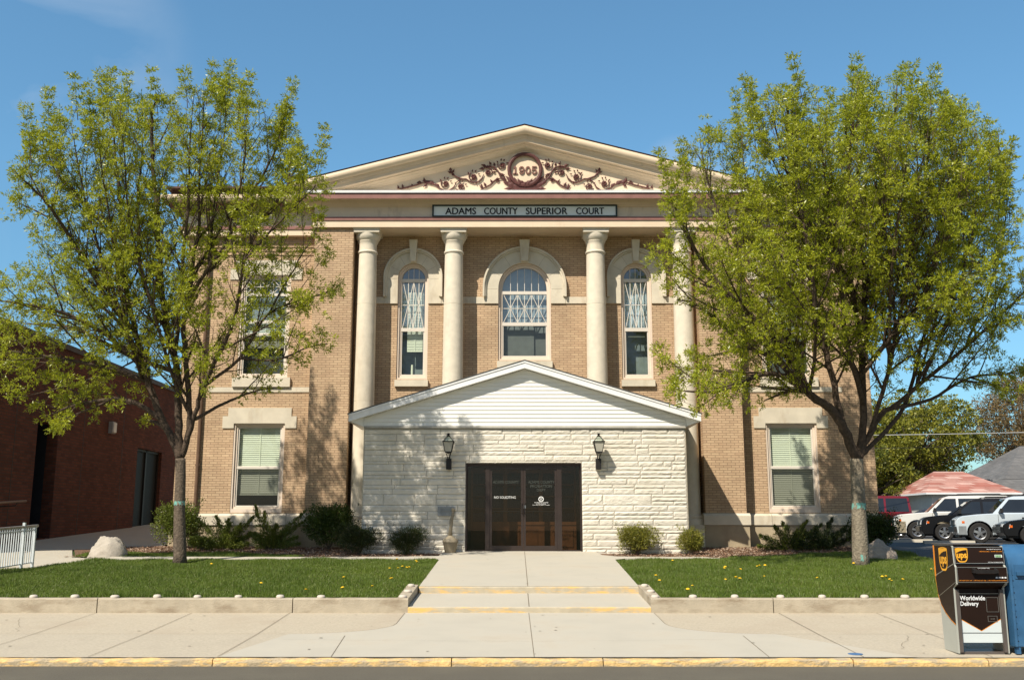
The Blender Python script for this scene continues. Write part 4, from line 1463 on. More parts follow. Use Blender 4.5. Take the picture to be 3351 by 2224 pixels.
# date, drawn with strokes like the slab numerals in the wreath
def strokes(b, polys, x0, z0, w_, h_, t, y, dep=0.03):
    for pl in polys:
        for i in range(len(pl) - 1):
            p = Vector((x0 + pl[i][0] * w_, z0 + pl[i][1] * h_))
            q = Vector((x0 + pl[i + 1][0] * w_, z0 + pl[i + 1][1] * h_))
            d = (q - p).normalized()
            n_ = Vector((-d.y, d.x)) * t / 2
            p2, q2 = p - d * t * .35, q + d * t * .35
            b.prism([tuple(p2 - n_), tuple(q2 - n_), tuple(q2 + n_), tuple(p2 + n_)], y - dep - 0.0005 * i, y)


ell = lambda cx, cz, rx, rz, a0, a1, n=14: [(cx + rx * math.cos(math.radians(a0 + (a1 - a0) * k / n)), cz + rz * math.sin(math.radians(a0 + (a1 - a0) * k / n))) for k in range(n + 1)]
dig = {'1': [[(0.5, 0), (0.5, 1), (0.25, 0.88)], [(0.15, 0), (0.85, 0)]],
       '9': [ell(.5, .68, .38, .30, 0, 360, 18), [(.88, .68), (.88, .35)] + ell(.5, .32, .38, .30, 0, -150)],
       '0': [ell(.5, .5, .38, .48, 0, 360, 20)],
       '5': [[(.85, 1), (.2, 1), (.15, .52)] + ell(.48, .32, .38, .30, 110, -150, 16)]}
b = MB()
for i, ch in enumerate('1905'):
    strokes(b, dig[ch], oxc - 0.345 + i * 0.178, ozc - 0.075, 0.15, 0.205, 0.036, 26.498)
b.build('date_numerals', mat('date_paint', (0.20, 0.095, 0.07), 0.6, 0.1, 10), CH_)

# ---------------------------------------------------------------- name board on the frieze
sg_ = empty('name_board', (XC, 26.5, 10.19), 'long white name board with black lettering fixed to the portico frieze', 'sign')
b = MB()
b.box(-2.26, 2.82, 26.50, 26.54, 10.06, 10.345)
b.build('board', mat('sign_white', (0.80, 0.84, 0.80), 0.4, 0.03, 3), sg_)
b = MB()
b.prism(rect(-2.30, 2.86, 10.03, 10.375), 26.47, 26.55, [rect(-2.255, 2.815, 10.065, 10.34)])
b.build('sign_frame', mat('sign_frame_green', (0.02, 0.035, 0.03), 0.4, 0.1, 5), sg_)
BLK = mat('black_letters', (0.012, 0.013, 0.014), 0.5)
for word, xa, xb in (('ADAMS', 517, 765), ('COUNTY', 832, 1103), ('SUPERIOR', 1172, 1508), ('COURT', 1581, 1807)):
    f = lambda u: -1.93 + (u - 517) * (4.42 / 1290)
    for q, dx_w in enumerate((-0.006, 0.006, 0.0)):
        text(word, f(xa) + dx_w, f(xb) + dx_w, 10.105 - 0.002 * q, 10.292 + 0.002 * q, 26.485 - 0.0008 * q, 'lettering', BLK, sg_, thick=0.014 if q == 2 else None)

# ---------------------------------------------------------------- entrance porch
PO = empty('entrance_porch', (PX, 24.5, 0.96), 'gabled entrance porch of pale split limestone with white siding gable', 'porch')
YW = 24.5
W0, W1 = PX - 3.96, PX + 3.96
D0, D1, DT = -1.204, 1.641, 3.089


def stone_face(b, x0, x1, z0, z1, y, seed, holes=()):
    """random ashlar of split-faced blocks standing proud of the mortar plane y, facing -y"""
    R_ = random.Random(seed)
    blocks = []
    z = z0
    while z < z1 - 0.03:
        bh = R_.choice([0.15, 0.19, 0.23, 0.26])
        if z + bh > z1 - 0.08: bh = z1 - z
        x = x0
        while x < x1 - 0.02:
            L = R_.uniform(0.8, 1.9)
            if x + L > x1 - 0.3: L = x1 - x
            t = R_.random()
            if t < 0.18 or bh < 0.16:
                xx = x
                while xx < x + L - 0.01:
                    l2 = min(R_.uniform(0.5, 1.2), x + L - xx)
                    if x + L - xx - l2 < 0.2: l2 = x + L - xx
                    blocks.append((xx, xx + l2, z, z + bh))
                    xx += l2
            else:
                n_ = 2 if t < 0.85 or bh < 0.25 else 3
                fr_ = [0] + sorted([R_.uniform(.3, .7)] if n_ == 2 else [R_.uniform(.25, .4), R_.uniform(.6, .75)]) + [1]
                for q in range(n_):
                    xx = x
                    while xx < x + L - 0.01:
                        l2 = min(R_.uniform(0.5, 1.4), x + L - xx)
                        if x + L - xx - l2 < 0.18: l2 = x + L - xx
                        blocks.append((xx, xx + l2, z + bh * fr_[q], z + bh * fr_[q + 1]))
                        xx += l2
            x += L
        z += bh
    for (a0, a1, c0, c1) in blocks:
        parts = [(a0, a1, c0, c1)]
        for (hx0, hx1, hz0, hz1) in holes:
            out = []
            for (p0, p1, q0, q1) in parts:
                if p1 <= hx0 or p0 >= hx1 or q1 <= hz0 or q0 >= hz1:
                    out.append((p0, p1, q0, q1))
                else:
                    if p0 < hx0: out.append((p0, hx0, q0, q1))
                    if p1 > hx1: out.append((hx1, p1, q0, q1))
                    if q1 > hz1 + 0.02: out.append((max(p0, hx0), min(p1, hx1), max(q0, hz1), q1))
            parts = out
        for (p0, p1, q0, q1) in parts:
            if p1 - p0 < 0.03 or q1 - q0 < 0.015: continue
            g = 0.005
            p0, p1, q0, q1 = p0 + g, p1 - g, q0 + g, q1 - g
            nxs = max(3, int((p1 - p0) / 0.035))
            nzs = max(3, int((q1 - q0) / 0.03))
            h = R_.uniform(0.012, 0.027)
            til = R_.uniform(-0.3, 0.6)
            ph = R_.uniform(0, 50)
            vs, fs = [], []
            ledge = R_.uniform(0.25, 0.7)
            for j in range(nzs + 1):
                v = j / nzs
                for i in range(nxs + 1):
                    u = i / nxs
                    X, Z = p0 + (p1 - p0) * u, q0 + (q1 - q0) * v
                    e = min(u * (p1 - p0), (1 - u) * (p1 - p0), v * (q1 - q0), (1 - v) * (q1 - q0))
                    ef = min(1, e / 0.022) ** 0.6 if e > 1e-6 else 0
                    wav = 0.35 * math.sin(X * 9 + ph) * math.sin(Z * 23 + ph * 1.7) + 0.3 * math.sin(X * 31 + ph * 2.3 + 3 * math.sin(Z * 17 + ph)) + R_.uniform(-.22, .22)
                    lg = -0.45 if (1 - v) * (q1 - q0) > (q1 - q0) * ledge + 0.02 * math.sin(X * 14 + ph) else 0.2
                    d = h * (0.45 + ef * (0.55 + til * (v - .5) + 0.5 * wav + lg * 0.35)) if ef > 0 else h * 0.25
                    vs.append((X, y - max(0.003, d), Z))
            for j in range(nzs):
                for i in range(nxs):
                    a = j * (nxs + 1) + i
                    fs.append((a, a + 1, a + nxs + 2, a + nxs + 1))
            # returns into the joint
            rim = [i for i in range(nxs + 1)] + [(j + 1) * (nxs + 1) + nxs for j in range(nzs)] + [nzs * (nxs + 1) + i for i in range(nxs - 1, -1, -1)] + [j * (nxs + 1) for j in range(nzs - 1, 0, -1)]
            n0 = len(vs)
            for r_ in rim: vs.append((vs[r_][0], y + 0.004, vs[r_][2]))
            m_ = len(rim)
            for k in range(m_): fs.append((rim[k], n0 + k, n0 + (k + 1) % m_, rim[(k + 1) % m_]))
            b.add(vs, fs)


b = MB()
stone_face(b, W0, W1, 0.86, 3.93, YW, 42, holes=[(D0, D1, 0.0, DT)])
sf = b.build('split_stone', SPLIT, PO)
b = MB()
b.prism([(W0 + 0.01, 0.5), (D0 - 0.001, 0.5), (D0 - 0.001, DT), (D1 + 0.001, DT), (D1 + 0.001, 0.5), (W1 - 0.01, 0.5), (W1 - 0.01, 3.97), (W0 + 0.01, 3.97)], YW, YW + 0.2)
b.build('wall_core', MORT, PO)
SIDE = brick_mat('ashlar_side', (0.58, 0.52, 0.41), (0.50, 0.44, 0.33), (0.42, 0.38, 0.30), 0.62, 0.13, 0.008)
b = MB()
b.box(W0 - 0.02, W0 + 0.2, YW + 0.01, 26.45, 0.5, 3.965)
b.box(W1 - 0.2, W1 + 0.02, YW + 0.01, 26.45, 0.5, 3.965)
b.box(W0 + 0.2, W1 - 0.2, 26.3, 26.445, 0.5, 3.965)
b.build('side_wall', SIDE, PO)
# floor and inner lining
b = MB()
b.box(W0 + 0.2, W1 - 0.2, YW + 0.05, 26.3, 0.8, 0.962)
b.build('floor', mat('dark_floor', (0.12, 0.11, 0.10), 0.5, 0.1, 3), PO)
b = MB()
b.box(W0 + 0.2, W1 - 0.2, YW + 0.2, 26.3, 3.2, 3.25)
b.box(W0 + 0.9, W0 + 1.0, YW + 0.2, 26.3, 0.963, 3.2)
b.box(W1 - 1.0, W1 - 0.9, YW + 0.2, 26.3, 0.963, 3.2)
b.build('inner_lining', mat('lining_cream', (0.36, 0.31, 0.24), 0.8), PO)

# gable
EX = 4.325
SLP = (5.60 - 4.275) / EX
zr = lambda x: 5.60 - SLP * abs(x - PX)
b = MB()
zb = 4.00
k = 0
while zb < 5.36:
    zt = zb + 0.099
    hwid = lambda z: (5.40 - z) / SLP
    w0_, w1_ = min(3.99, hwid(zb)), min(3.99, max(0.02, hwid(zt)))
    c = PX
    b.add([(c - w0_, YW - 0.050, zb), (c + w0_, YW - 0.050, zb), (c + w1_, YW - 0.030, zt - 0.001), (c - w1_, YW - 0.030, zt - 0.001),
           (c - w0_, YW - 0.030, zb), (c + w0_, YW - 0.030, zb)], [(0, 1, 2, 3), (4, 5, 1, 0)])
    zb += 0.099
    k += 1
b.build('gable_siding', WHITE, PO)
b = MB()
b.prism([(PX - 3.99, 3.972), (PX + 3.99, 3.972), (PX + 3.99, 4.20), (PX, 5.42), (PX - 3.99, 4.20)], YW - 0.027, YW + 0.1)
b.build('gable_wall', WHITE, PO)
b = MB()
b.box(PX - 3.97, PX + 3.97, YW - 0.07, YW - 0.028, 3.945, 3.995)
b.build('gable_trim', mat('trim_grey', (0.42, 0.40, 0.35), 0.6), PO)  # plain grey trim strip along the foot of the gable
b = MB()
YF = 24.24
for (ya, yb, ta, tb) in ((YF, YF + 0.03, -0.185, -0.012), (YF - 0.018, YF - 0.001, -0.05, -0.004)):
    for sgn in (-1, 1):
        e = PX + sgn * EX
        b.hexa([(PX, ya, 5.60 + ta), (e, ya, zr(e) + ta), (e, yb, zr(e) + ta), (PX, yb, 5.60 + ta)], [(PX, ya, 5.60 + tb), (e, ya, zr(e) + tb), (e, yb, zr(e) + tb), (PX, yb, 5.60 + tb)])
b.build('fascia', WHITE2, PO)
b = MB()
for sgn in (-1, 1):
    e = PX + sgn * EX
    # raked soffit between fascia and gable
    b.add([(PX, YF + 0.031, 5.60 - 0.175), (e, YF + 0.031, zr(e) - 0.175), (e, YW - 0.028, zr(e) - 0.175), (PX, YW - 0.028, 5.60 - 0.175)], [(0, 1, 2, 3)])
    # boxed eave return
    xi = PX + sgn * 3.985
    b.add([(e, YF + 0.031, zr(e) - 0.176), (xi, YF + 0.24, 3.985), (xi, 26.44, 3.985), (e, 26.44, zr(e) - 0.176)], [(0, 1, 2, 3)])
    b.add([(e, YF + 0.032, zr(e) - 0.17), (xi, YW - 0.03, 3.985), (xi, YW - 0.03, zr(xi) - 0.17)], [(0, 1, 2)])
    b.box(*sorted((e - sgn * 0.02, e)), YF + 0.031, 26.44, zr(e) - 0.185, zr(e) - 0.012)
b.build('soffit', WHITE, PO)
b = MB()
for sgn in (-1, 1):
    e = PX + sgn * (EX + 0.03)
    b.hexa([(PX, YF - 0.03, 5.601), (e, YF - 0.03, zr(e) + .001), (e, RF, zr(e) + .001), (PX, RF, 5.601)], [(PX, YF - 0.03, 5.622), (e, YF - 0.03, zr(e) + 0.022), (e, RF, zr(e) + 0.022), (PX, RF, 5.622)])
b.build('roof', mat('grey_shingle', (0.10, 0.10, 0.095), 0.9, 0.25, 14, 0.5, 60), PO)

# doors
Y0 = YW + 0.10
b = MB()
b.prism(rect(D0, D1, 0.963, DT - 0.001), Y0, Y0 + 0.10, [rect(D0 + 0.045, -0.724, 1.00, DT - 0.075), rect(-0.618, 1.035, 0.965, DT - 0.075), rect(1.152, D1 - 0.045, 1.00, DT - 0.075)])
b.box(D0, D1, YW + 0.001, Y0 - 0.001, DT - 0.02, DT - 0.001)
b.box(D0 + 0.0005, D0 + 0.03, YW + 0.001, Y0 - 0.001, 0.963, DT - 0.021)
b.box(D1 - 0.03, D1 - 0.0005, YW + 0.001, Y0 - 0.001, 0.963, DT - 0.021)
b.build('door_frame', BRONZE, PO)
for (x0, x1, nm) in ((-0.616, 0.207, 'l'), (0.213, 1.033, 'r')):
    b = MB()
    b.prism(rect(x0, x1, 0.975, DT - 0.08), Y0 + 0.02, Y0 + 0.07, [rect(x0 + 0.055, x1 - 0.055, 1.10, DT - 0.14)])
    dr = b.build('glass_door', BRONZE, PO)
    b = MB()
    b.add([(x0 + 0.05, Y0 + 0.045, 1.09), (x1 - 0.05, Y0 + 0.045, 1.09), (x1 - 0.05, Y0 + 0.045, DT - 0.13), (x0 + 0.05, Y0 + 0.045, DT - 0.13)], [(0, 1, 2, 3)])
    b.build('door_pane', DOORG, dr)
    b = MB()
    b.tube([(x0 + 0.055, Y0 + 0.06, 1.925), (x1 - 0.055, Y0 + 0.06, 1.925)], 0.012, 6)
    b.build('push_bar', BLACK, dr)
    hx = x1 - 0.03 if nm == 'l' else x0 + 0.03
    b = MB()
    b.tube([(hx, Y0 + 0.018, 2.12), (hx, Y0 - 0.045, 2.10), (hx, Y0 - 0.05, 1.90), (hx, Y0 + 0.018, 1.88)], 0.012, 6)
    b.build('door_handle', BLACK, dr)
    if nm == 'r':
        b = MB()
        b.box(hx - 0.02, hx + 0.025, Y0 + 0.005, Y0 + 0.019, 2.00, 2.07)
        b.build('lock_plate', mat('steel', (0.75, 0.75, 0.75), 0.3, 0.02, 5, metal=1.0), dr)
for (x0, x1) in ((D0 + 0.04, -0.73), (1.158, D1 - 0.04)):
    b = MB()
    b.add([(x0, Y0 + 0.05, 1.0), (x1, Y0 + 0.05, 1.0), (x1, Y0 + 0.05, DT - 0.07), (x0, Y0 + 0.05, DT - 0.07)], [(0, 1, 2, 3)])
    b.build('sidelight_pane', DOORG, PO)
DW = mat('door_decal_white', (0.75, 0.75, 0.73), 0.5)
DD = mat('door_decal_faded', (0.045, 0.05, 0.042), 0.5)
ya = Y0 + 0.0435
text('NO SOLICITING', -0.507, 0.022, 2.235, 2.293, ya, 'door_lettering', DW, PO, bold=0.0)
text('NO FIREARMS ALLOWED', 0.48, 0.82, 2.128, 2.148, ya, 'door_lettering', DW, PO, bold=0.02)
text('IN THIS BUILDING', 0.53, 0.76, 2.098, 2.116, ya, 'door_lettering', DW, PO, bold=0.02)
text('VIOLATORS ARE SUBJECT TO ARREST', 0.43, 0.86, 2.068, 2.086, ya, 'door_lettering', DW, PO, bold=0.02)
text('ADAMS COUNTY', -0.54, 0.10, 2.60, 2.67, ya, 'door_lettering', DD, PO, bold=0.02)
text('ADAMS COUNTY', 0.33, 0.98, 2.60, 2.67, ya, 'door_lettering', DD, PO, bold=0.02)
text('PROBATION', 0.38, 0.92, 2.50, 2.57, ya, 'door_lettering', DD, PO, bold=0.02)
text('DEPT', 0.54, 0.76, 2.41, 2.47, ya, 'door_lettering', DD, PO, bold=0.02)
b = MB()
cxs, czs = 0.645, 2.22
ring = lambda r_: [(cxs + r_ * math.cos(math.pi * 2 * k / 20), czs + r_ * math.sin(math.pi * 2 * k / 20)) for k in range(20)]
b.prism(ring(0.066), ya - 0.001, ya, [ring(0.048)])
for sgn in (-1, 1):
    d = 0.046 * 0.72
    b.add([(cxs - d - 0.008, ya - 0.0015, czs - sgn * d), (cxs - d + 0.008, ya - 0.0015, czs - sgn * d), (cxs + d + 0.008, ya - 0.0015, czs + sgn * d), (cxs + d - 0.008, ya - 0.0015, czs + sgn * d)], [(0, 1, 2, 3)])
b.build('door_symbol', DW, PO)
# slot in the wall left of the door
b = MB()
b.prism(rect(-1.874, -1.461, 1.81, 2.04), YW - 0.06, YW - 0.045, [rect(-1.81, -1.52, 1.865, 1.985)])
b.box(-1.86, -1.475, YW - 0.044, YW - 0.03, 1.82, 2.03)
b.box(-1.80, -1.50, YW - 0.075, YW - 0.046, 1.935, 1.955)
b.build('drop_slot', mat('brushed_metal', (0.26, 0.27, 0.27), 0.4, 0.05, 8, metal=0.4), PO)

# bookcases seen through the doors
for i, (x0, x1) in enumerate(((-1.12, 0.20), (0.21, 1.56))):
    bc = empty('bookcase', ((x0 + x1) / 2, 26.0, 0.963), ('orange wood bookcase with dark books behind the left door' if i == 0 else 'orange wood bookcase with dark books behind the right door'), 'bookcase', 'bookcases inside the entrance')
    b = MB()
    y0, y1 = 25.55, 25.95
    b.box(x0, x1, y0 + 0.02, y1, 0.963, 1.62)
    b.box(x0, x1, y1 - 0.02, y1, 1.62, 3.0)
    n_ = 3
    wdt = (x1 - x0) / n_
    for k in range(n_ + 1):
        xx = x0 + wdt * k
        b.box(xx - 0.05 if k else xx, xx + 0.05 if k < n_ else xx, y0, y1 - 0.021, 1.621, 3.0)
        if k < n_: b.box(xx + 0.08, xx + wdt - 0.08, y0, y0 + 0.019, 1.05, 1.52)
    b.box(x0, x1, y0 - 0.003, y1 - 0.021, 2.90, 3.05)
    b.box(x0, x1, y0 - 0.003, y1 - 0.021, 1.60, 1.68)
    for zz in (2.0, 2.3, 2.6): b.box(x0, x1, y0 + 0.06, y1 - 0.021, zz, zz + 0.025)
    b.build('case', WOOD, bc)
    b = MB()
    R_ = random.Random(i)
    for zz in (1.68, 2.026, 2.326, 2.626):
        x = x0 + 0.05
        while x < x1 - 0.05:
            wb = R_.uniform(0.03, 0.055)
            b.box(x, x + wb - 0.003, y0 + 0.08 + R_.uniform(0, .02), y1 - 0.1, zz, zz + R_.uniform(0.19, 0.25))
            x += wb
    b.build('books', BOOKS, bc)

# wall lanterns
MILK = mat('frosted_lantern_glass', (0.44, 0.42, 0.35), 0.35, 0.06, 10)


def lantern(cx, label):
    root = empty('wall_lantern', (cx, YW - 0.03, 2.93), label, 'lantern', 'lanterns flanking the porch doors')
    yc = YW - 0.33
    b = MB()
    b.box(cx - 0.063, cx + 0.063, YW - 0.19, YW - 0.02, 2.93, 3.19)
    b.build('wall_box', BLACK, root)
    b = MB()
    for sgn in (-1, 1):
        b.tube([(cx + sgn * 0.02, YW - 0.12, 3.18), (cx + sgn * 0.035, yc + 0.08, 3.24), (cx + sgn * 0.065, yc + 0.03, 3.33)], 0.009, 6)
        b.tube([(cx + sgn * 0.012, YW - 0.18, 3.185), (cx + sgn * 0.03, yc, 3.25), (cx + sgn * 0.06, yc - 0.05, 3.33)], 0.009, 6)
    # four-sided tapering cage: bars at the corners, rings top and bottom
    def ringbar(h, z, t):
        b.box(cx - h, cx + h, yc - h, yc - h + t, z, z + t)
        b.box(cx - h, cx + h, yc + h - t, yc + h, z, z + t)
        b.box(cx - h, cx - h + t, yc - h + t, yc + h - t, z, z + t)
        b.box(cx + h - t, cx + h, yc - h + t, yc + h - t, z, z + t)
    ringbar(0.082, 3.325, 0.02)
    ringbar(0.142, 3.575, 0.022)
    ringbar(0.028, 3.715, 0.014)
    for sx in (-1, 1):
        for sy in (-1, 1):
            b.tube([(cx + sx * 0.075, yc + sy * 0.075, 3.34), (cx + sx * 0.128, yc + sy * 0.128, 3.58)], 0.009, 5)
            b.tube([(cx + sx * 0.125, yc + sy * 0.125, 3.59), (cx + sx * 0.07, yc + sy * 0.07, 3.665), (cx + sx * 0.024, yc + sy * 0.024, 3.72)], 0.008, 5)
    b.lathe([(0.045, 3.725), (0.05, 3.735), (0.02, 3.75), (0.035, 3.765), (0.042, 3.785), (0.01, 3.795)], cx, yc, 10)
    b.lathe([(0.02, 3.30), (0.05, 3.325), (0.078, 3.332)], cx, yc, 8)
    b.build('cage', BLACK, root)
    b = MB()
    b.hexa([(cx - .068, yc - .068, 3.346), (cx + .068, yc - .068, 3.346), (cx + .068, yc + .068, 3.346), (cx - .068, yc + .068, 3.346)],
           [(cx - .121, yc - .121, 3.574), (cx + .121, yc - .121, 3.574), (cx + .121, yc + .121, 3.574), (cx - .121, yc + .121, 3.574)])
    b.build('lantern_glass', MILK, root)
    b = MB()
    b.hexa([(cx - .118, yc - .118, 3.60), (cx + .118, yc - .118, 3.60), (cx + .118, yc + .118, 3.60), (cx - .118, yc + .118, 3.60)],
           [(cx - .022, yc - .022, 3.712), (cx + .022, yc - .022, 3.712), (cx + .022, yc + .022, 3.712), (cx - .022, yc + .022, 3.712)])
    b.build('lantern_roof_glass', GLASS, root)


lantern(-1.615, 'black lantern on the porch wall left of the doors')
lantern(2.045, 'black lantern on the porch wall right of the doors')

# cigarette urn
ur = empty('ashtray_urn', (-1.545, 24.20, 0.95), 'beige long-necked ashtray urn beside the doors', 'ashtray')
b = MB()
zb = wz(24.2)
b.lathe([(0.125, zb), (0.135, zb + 0.02), (0.175, zb + 0.23), (0.19, zb + 0.245), (0.19, zb + 0.27), (0.15, zb + 0.32), (0.08, zb + 0.37), (0.05, zb + 0.40)], -1.545, 24.20, 20)
URN = mat('urn_beige', (0.25, 0.21, 0.145), 0.55, 0.08, 6)
smooth_by_angle(b.build('urn_body', URN, ur), 40)
b = MB()
b.tube([(-1.545, 24.2, zb + 0.39), (-1.54, 24.2, zb + 0.55), (-1.515, 24.2, zb + 0.80), (-1.475, 24.2, zb + 0.98)], [0.052, 0.043, 0.038, 0.036], 12)
b.tube([(-1.47, 24.2, zb + 0.97), (-1.485, 24.2, zb + 1.01), (-1.52, 24.2, zb + 1.03)], [0.038, 0.045, 0.03], 12)
b.build('urn_neck', URN, ur, smooth=True)

# ---------------------------------------------------------------- brick building at the left
RB = empty('brick_building', (-12.5, 30, 1.2), 'long dark red brick building side wall at the left edge', 'building')
XR = -12.5
z_at = lambda y: 6.40
b = MB()
# wall along y with openings (y,z)
b.prism([(22.5, 0.5), (37, 0.5), (37, 6.40), (22.5, 6.40)], XR - 0.3, XR, [[(25.9, 1.25), (27.1, 1.25), (27.1, 4.3), (25.9, 4.3)], [(32.9, 1.42), (35.2, 1.42), (35.2, 4.13), (32.9, 4.13)]], axis='x')
b.box(-30, XR - 0.3, 22.5, 22.8, 0.5, 6.40)
b.box(-30, XR - 0.3, 36.7, 37, 0.5, 6.40)
b.build('brick_wall', RED, RB)
b = MB()
b.box(-30, XR + 0.05, 22.45, 37.05, 6.401, 6.55)
b.build('roof_edge', mat('dark_coping', (0.07, 0.06, 0.055), 0.6), RB)
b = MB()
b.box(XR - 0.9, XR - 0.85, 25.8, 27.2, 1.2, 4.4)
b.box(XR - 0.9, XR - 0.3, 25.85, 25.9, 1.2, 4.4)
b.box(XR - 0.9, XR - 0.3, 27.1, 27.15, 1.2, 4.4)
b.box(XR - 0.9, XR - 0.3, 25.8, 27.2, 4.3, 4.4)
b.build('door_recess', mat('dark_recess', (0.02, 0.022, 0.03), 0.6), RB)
b = MB()
for y0_, y1_ in ((32.9, 32.98), (33.95, 34.07), (35.1, 35.2)):
    b.box(XR - 0.2, XR - 0.1, y0_, y1_, 1.42, 4.13)
for z_ in (1.42, 4.05): b.box(XR - 0.2, XR - 0.1, 32.98, 35.1, z_, z_ + 0.08)
wf = b.build('window_frame', BLACK, RB)
b = MB()
b.add([(XR - 0.15, 32.9, 1.45), (XR - 0.15, 35.2, 1.45), (XR - 0.15, 35.2, 4.1), (XR - 0.15, 32.9, 4.1)], [(0, 1, 2, 3)])
b.build('glass_pane', mat('dark_reflective_glass', (0.02, 0.025, 0.03), 0.5, 0.1, 1, spec=0.08), wf)
b = MB()
b.box(XR - 1.0, XR - 0.9, 32.5, 35.6, 1.0, 4.6)
b.build('interior_wall', DARK, RB)
for yj in (24.75, 28.7, 31.6):
    b = MB()
    b.box(XR - 0.002, XR + 0.004, yj - 0.012, yj + 0.012, 0.6, 6.40)
    b.build('control_joint', BLACK, RB)
for i, (yl, zl) in enumerate(((23.05, 4.30), (30.55, 4.38))):
    wl = empty('wall_light', (XR, yl, zl), ('small boxy wall light on the red brick wall, at the left picture edge' if i == 0 else 'small boxy wall light on the red brick wall near its dark window'), 'wall light', 'wall lights on the red brick building')
    b = MB()
    b.box(XR, XR + 0.12, yl - 0.13, yl + 0.13, zl, zl + 0.36)
    b.build('light_housing', mat('grey_housing', (0.28, 0.27, 0.26), 0.5), wl)
    b = MB()
    b.box(XR + 0.121, XR + 0.16, yl - 0.11, yl + 0.11, zl + 0.03, zl + 0.33)
    b.build('light_lens', mat('lens', (0.6, 0.58, 0.55), 0.3), wl)
hr = empty('handrail', (-12.0, 22.0, 1.3), 'brown metal handrail running along the red brick wall', 'handrail')
b = MB()
b.tube([(-12.05, 22.6, 2.06), (-12.05, 24.7, 2.18)], 0.028, 8)
b.build('rail', mat('rail_brown', (0.20, 0.13, 0.09), 0.4, 0.1, 5, metal=0.3), hr)
for y_ in (22.8, 24.3):
    b = MB()
    b.tube([(-12.05, y_, 1.75 + (y_ - 18) * 0.065), (-12.1, y_, 1.65 + (y_ - 18) * 0.065), (-12.49, y_, 1.62 + (y_ - 18) * 0.065)], 0.012, 6)
    b.build('rail_bracket', BLACK, hr)

# ---------------------------------------------------------------- white picket railing beside the path
RW = mat('railing_white', (0.62, 0.66, 0.66), 0.35, 0.05, 6, metal=0.2)
RT = mat('railing_cap_grey', (0.30, 0.28, 0.25), 0.4, 0.1, 6, metal=0.4)
fe = empty('railing', (-9.95, 20.85, 0.72), 'white metal picket railing along the path at the left edge', 'railing')
fx = lambda y: -9.93 - 0.02 * (20.85 - y)
fz = lambda y: 0.735 - 0.045 * (20.85 - y)
b = MB()
b.tube([(fx(20.95), 20.95, fz(20.85) + 0.84), (fx(18.0), 18.0, fz(18.0) + 0.84), (fx(16.0), 16.0, fz(16.0) + 0.84)], 0.028, 8)
b.build('top_rail', RT, fe)
b = MB()
b.tube([(fx(20.85), 20.85, fz(20.85) + 0.10), (fx(16.0), 16.0, fz(16.0) + 0.10)], 0.014, 6)
b.tube([(fx(20.85), 20.85, fz(20.85) + 0.76), (fx(16.0), 16.0, fz(16.0) + 0.76)], 0.014, 6)
b.build('rail', RW, fe)
for i in range(54):
    y = 20.85 - i * 0.09
    b = MB()
    if i % 5 == 0 and i in (0, 5, 20, 35, 50):
        b.box(fx(y) - 0.025, fx(y) + 0.025, y - 0.025, y + 0.025, fz(y) - 0.03, fz(y) + (0.92 if i == 5 else 0.85))
        b.box(fx(y) - 0.055, fx(y) + 0.055, y - 0.055, y + 0.055, fz(y) - 0.032, fz(y) - 0.018)
        b.build('post', RW, fe)
    else:
        b.box(fx(y) - 0.009, fx(y) + 0.009, y - 0.009, y + 0.009, fz(y) + 0.10, fz(y) + 0.82)
        b.build('picket', RW, fe)

# ---------------------------------------------------------------- boulders
def boulder(x, y, w_, d_, h_, m, label, seed, flat=0.2):
    root_z = hz(x, y)
    R_ = np.random.default_rng(seed)
    b = MB()
    n1, n2 = 40, 22
    vs = []
    planes = R_.normal(size=(16, 3))
    planes /= np.linalg.norm(planes, axis=1)[:, None]
    planes[:, 2] = np.abs(planes[:, 2]) * 0.9
    planes /= np.linalg.norm(planes, axis=1)[:, None]
    cuts = R_.uniform(0.72, 0.98, 16)
    for j in range(n2 + 1):
        ph = math.pi / 2 * (1 - j / n2) if True else 0
        for i in range(n1):
            th = 2 * math.pi * i / n1
            d = np.array([math.cos(th) * math.cos(ph), math.sin(th) * math.cos(ph), math.sin(ph)])
            dots = planes @ d
            r_ = 1.0
            for q in range(16):
                if dots[q] > 1e-3: r_ = min(r_, cuts[q] / dots[q])
            r_ += 0.025 * math.sin(7 * d[0] + 5 * d[2] + seed) + 0.018 * math.sin(17 * d[1] + 13 * d[2]) + 0.012 * math.sin(31 * d[0] + 23 * d[1])
            vs.append((x + d[0] * r_ * w_ / 2, y + d[1] * r_ * d_ / 2, root_z - 0.04 + d[2] * r_ * h_))
    fs = []
    for j in range(n2):
        for i in range(n1):
            fs.append((j * n1 + i, j * n1 + (i + 1) % n1, (j + 1) * n1 + (i + 1) % n1, (j + 1) * n1 + i))
    b.add(vs, [tuple(reversed(f)) for f in fs])
    o = b.build('boulder', m, None)
    smooth_by_angle(o, 30)
    return tag(o, label, 'boulder', 'boulders on the lawn')


boulder(-9.45, 23.45, 0.95, 0.7, 0.56, mat('pale_granite', (0.40, 0.36, 0.30), 0.9, 0.12, 3.0, 1.2, 25, stain=(4.0, (0.34, 0.30, 0.25), 0.52, 0.7, (1, 1, 1))), 'pale grey boulder on the grass left of the young tree', 5)
boulder(8.15, 22.75, 0.86, 0.7, 0.52, mat('tan_granite', (0.40, 0.33, 0.26), 0.9, 0.12, 3.0, 1.2, 25, stain=(4.0, (0.26, 0.21, 0.17), 0.5, 0.7, (1, 1, 1))), 'tan boulder behind the right tree trunk', 9)

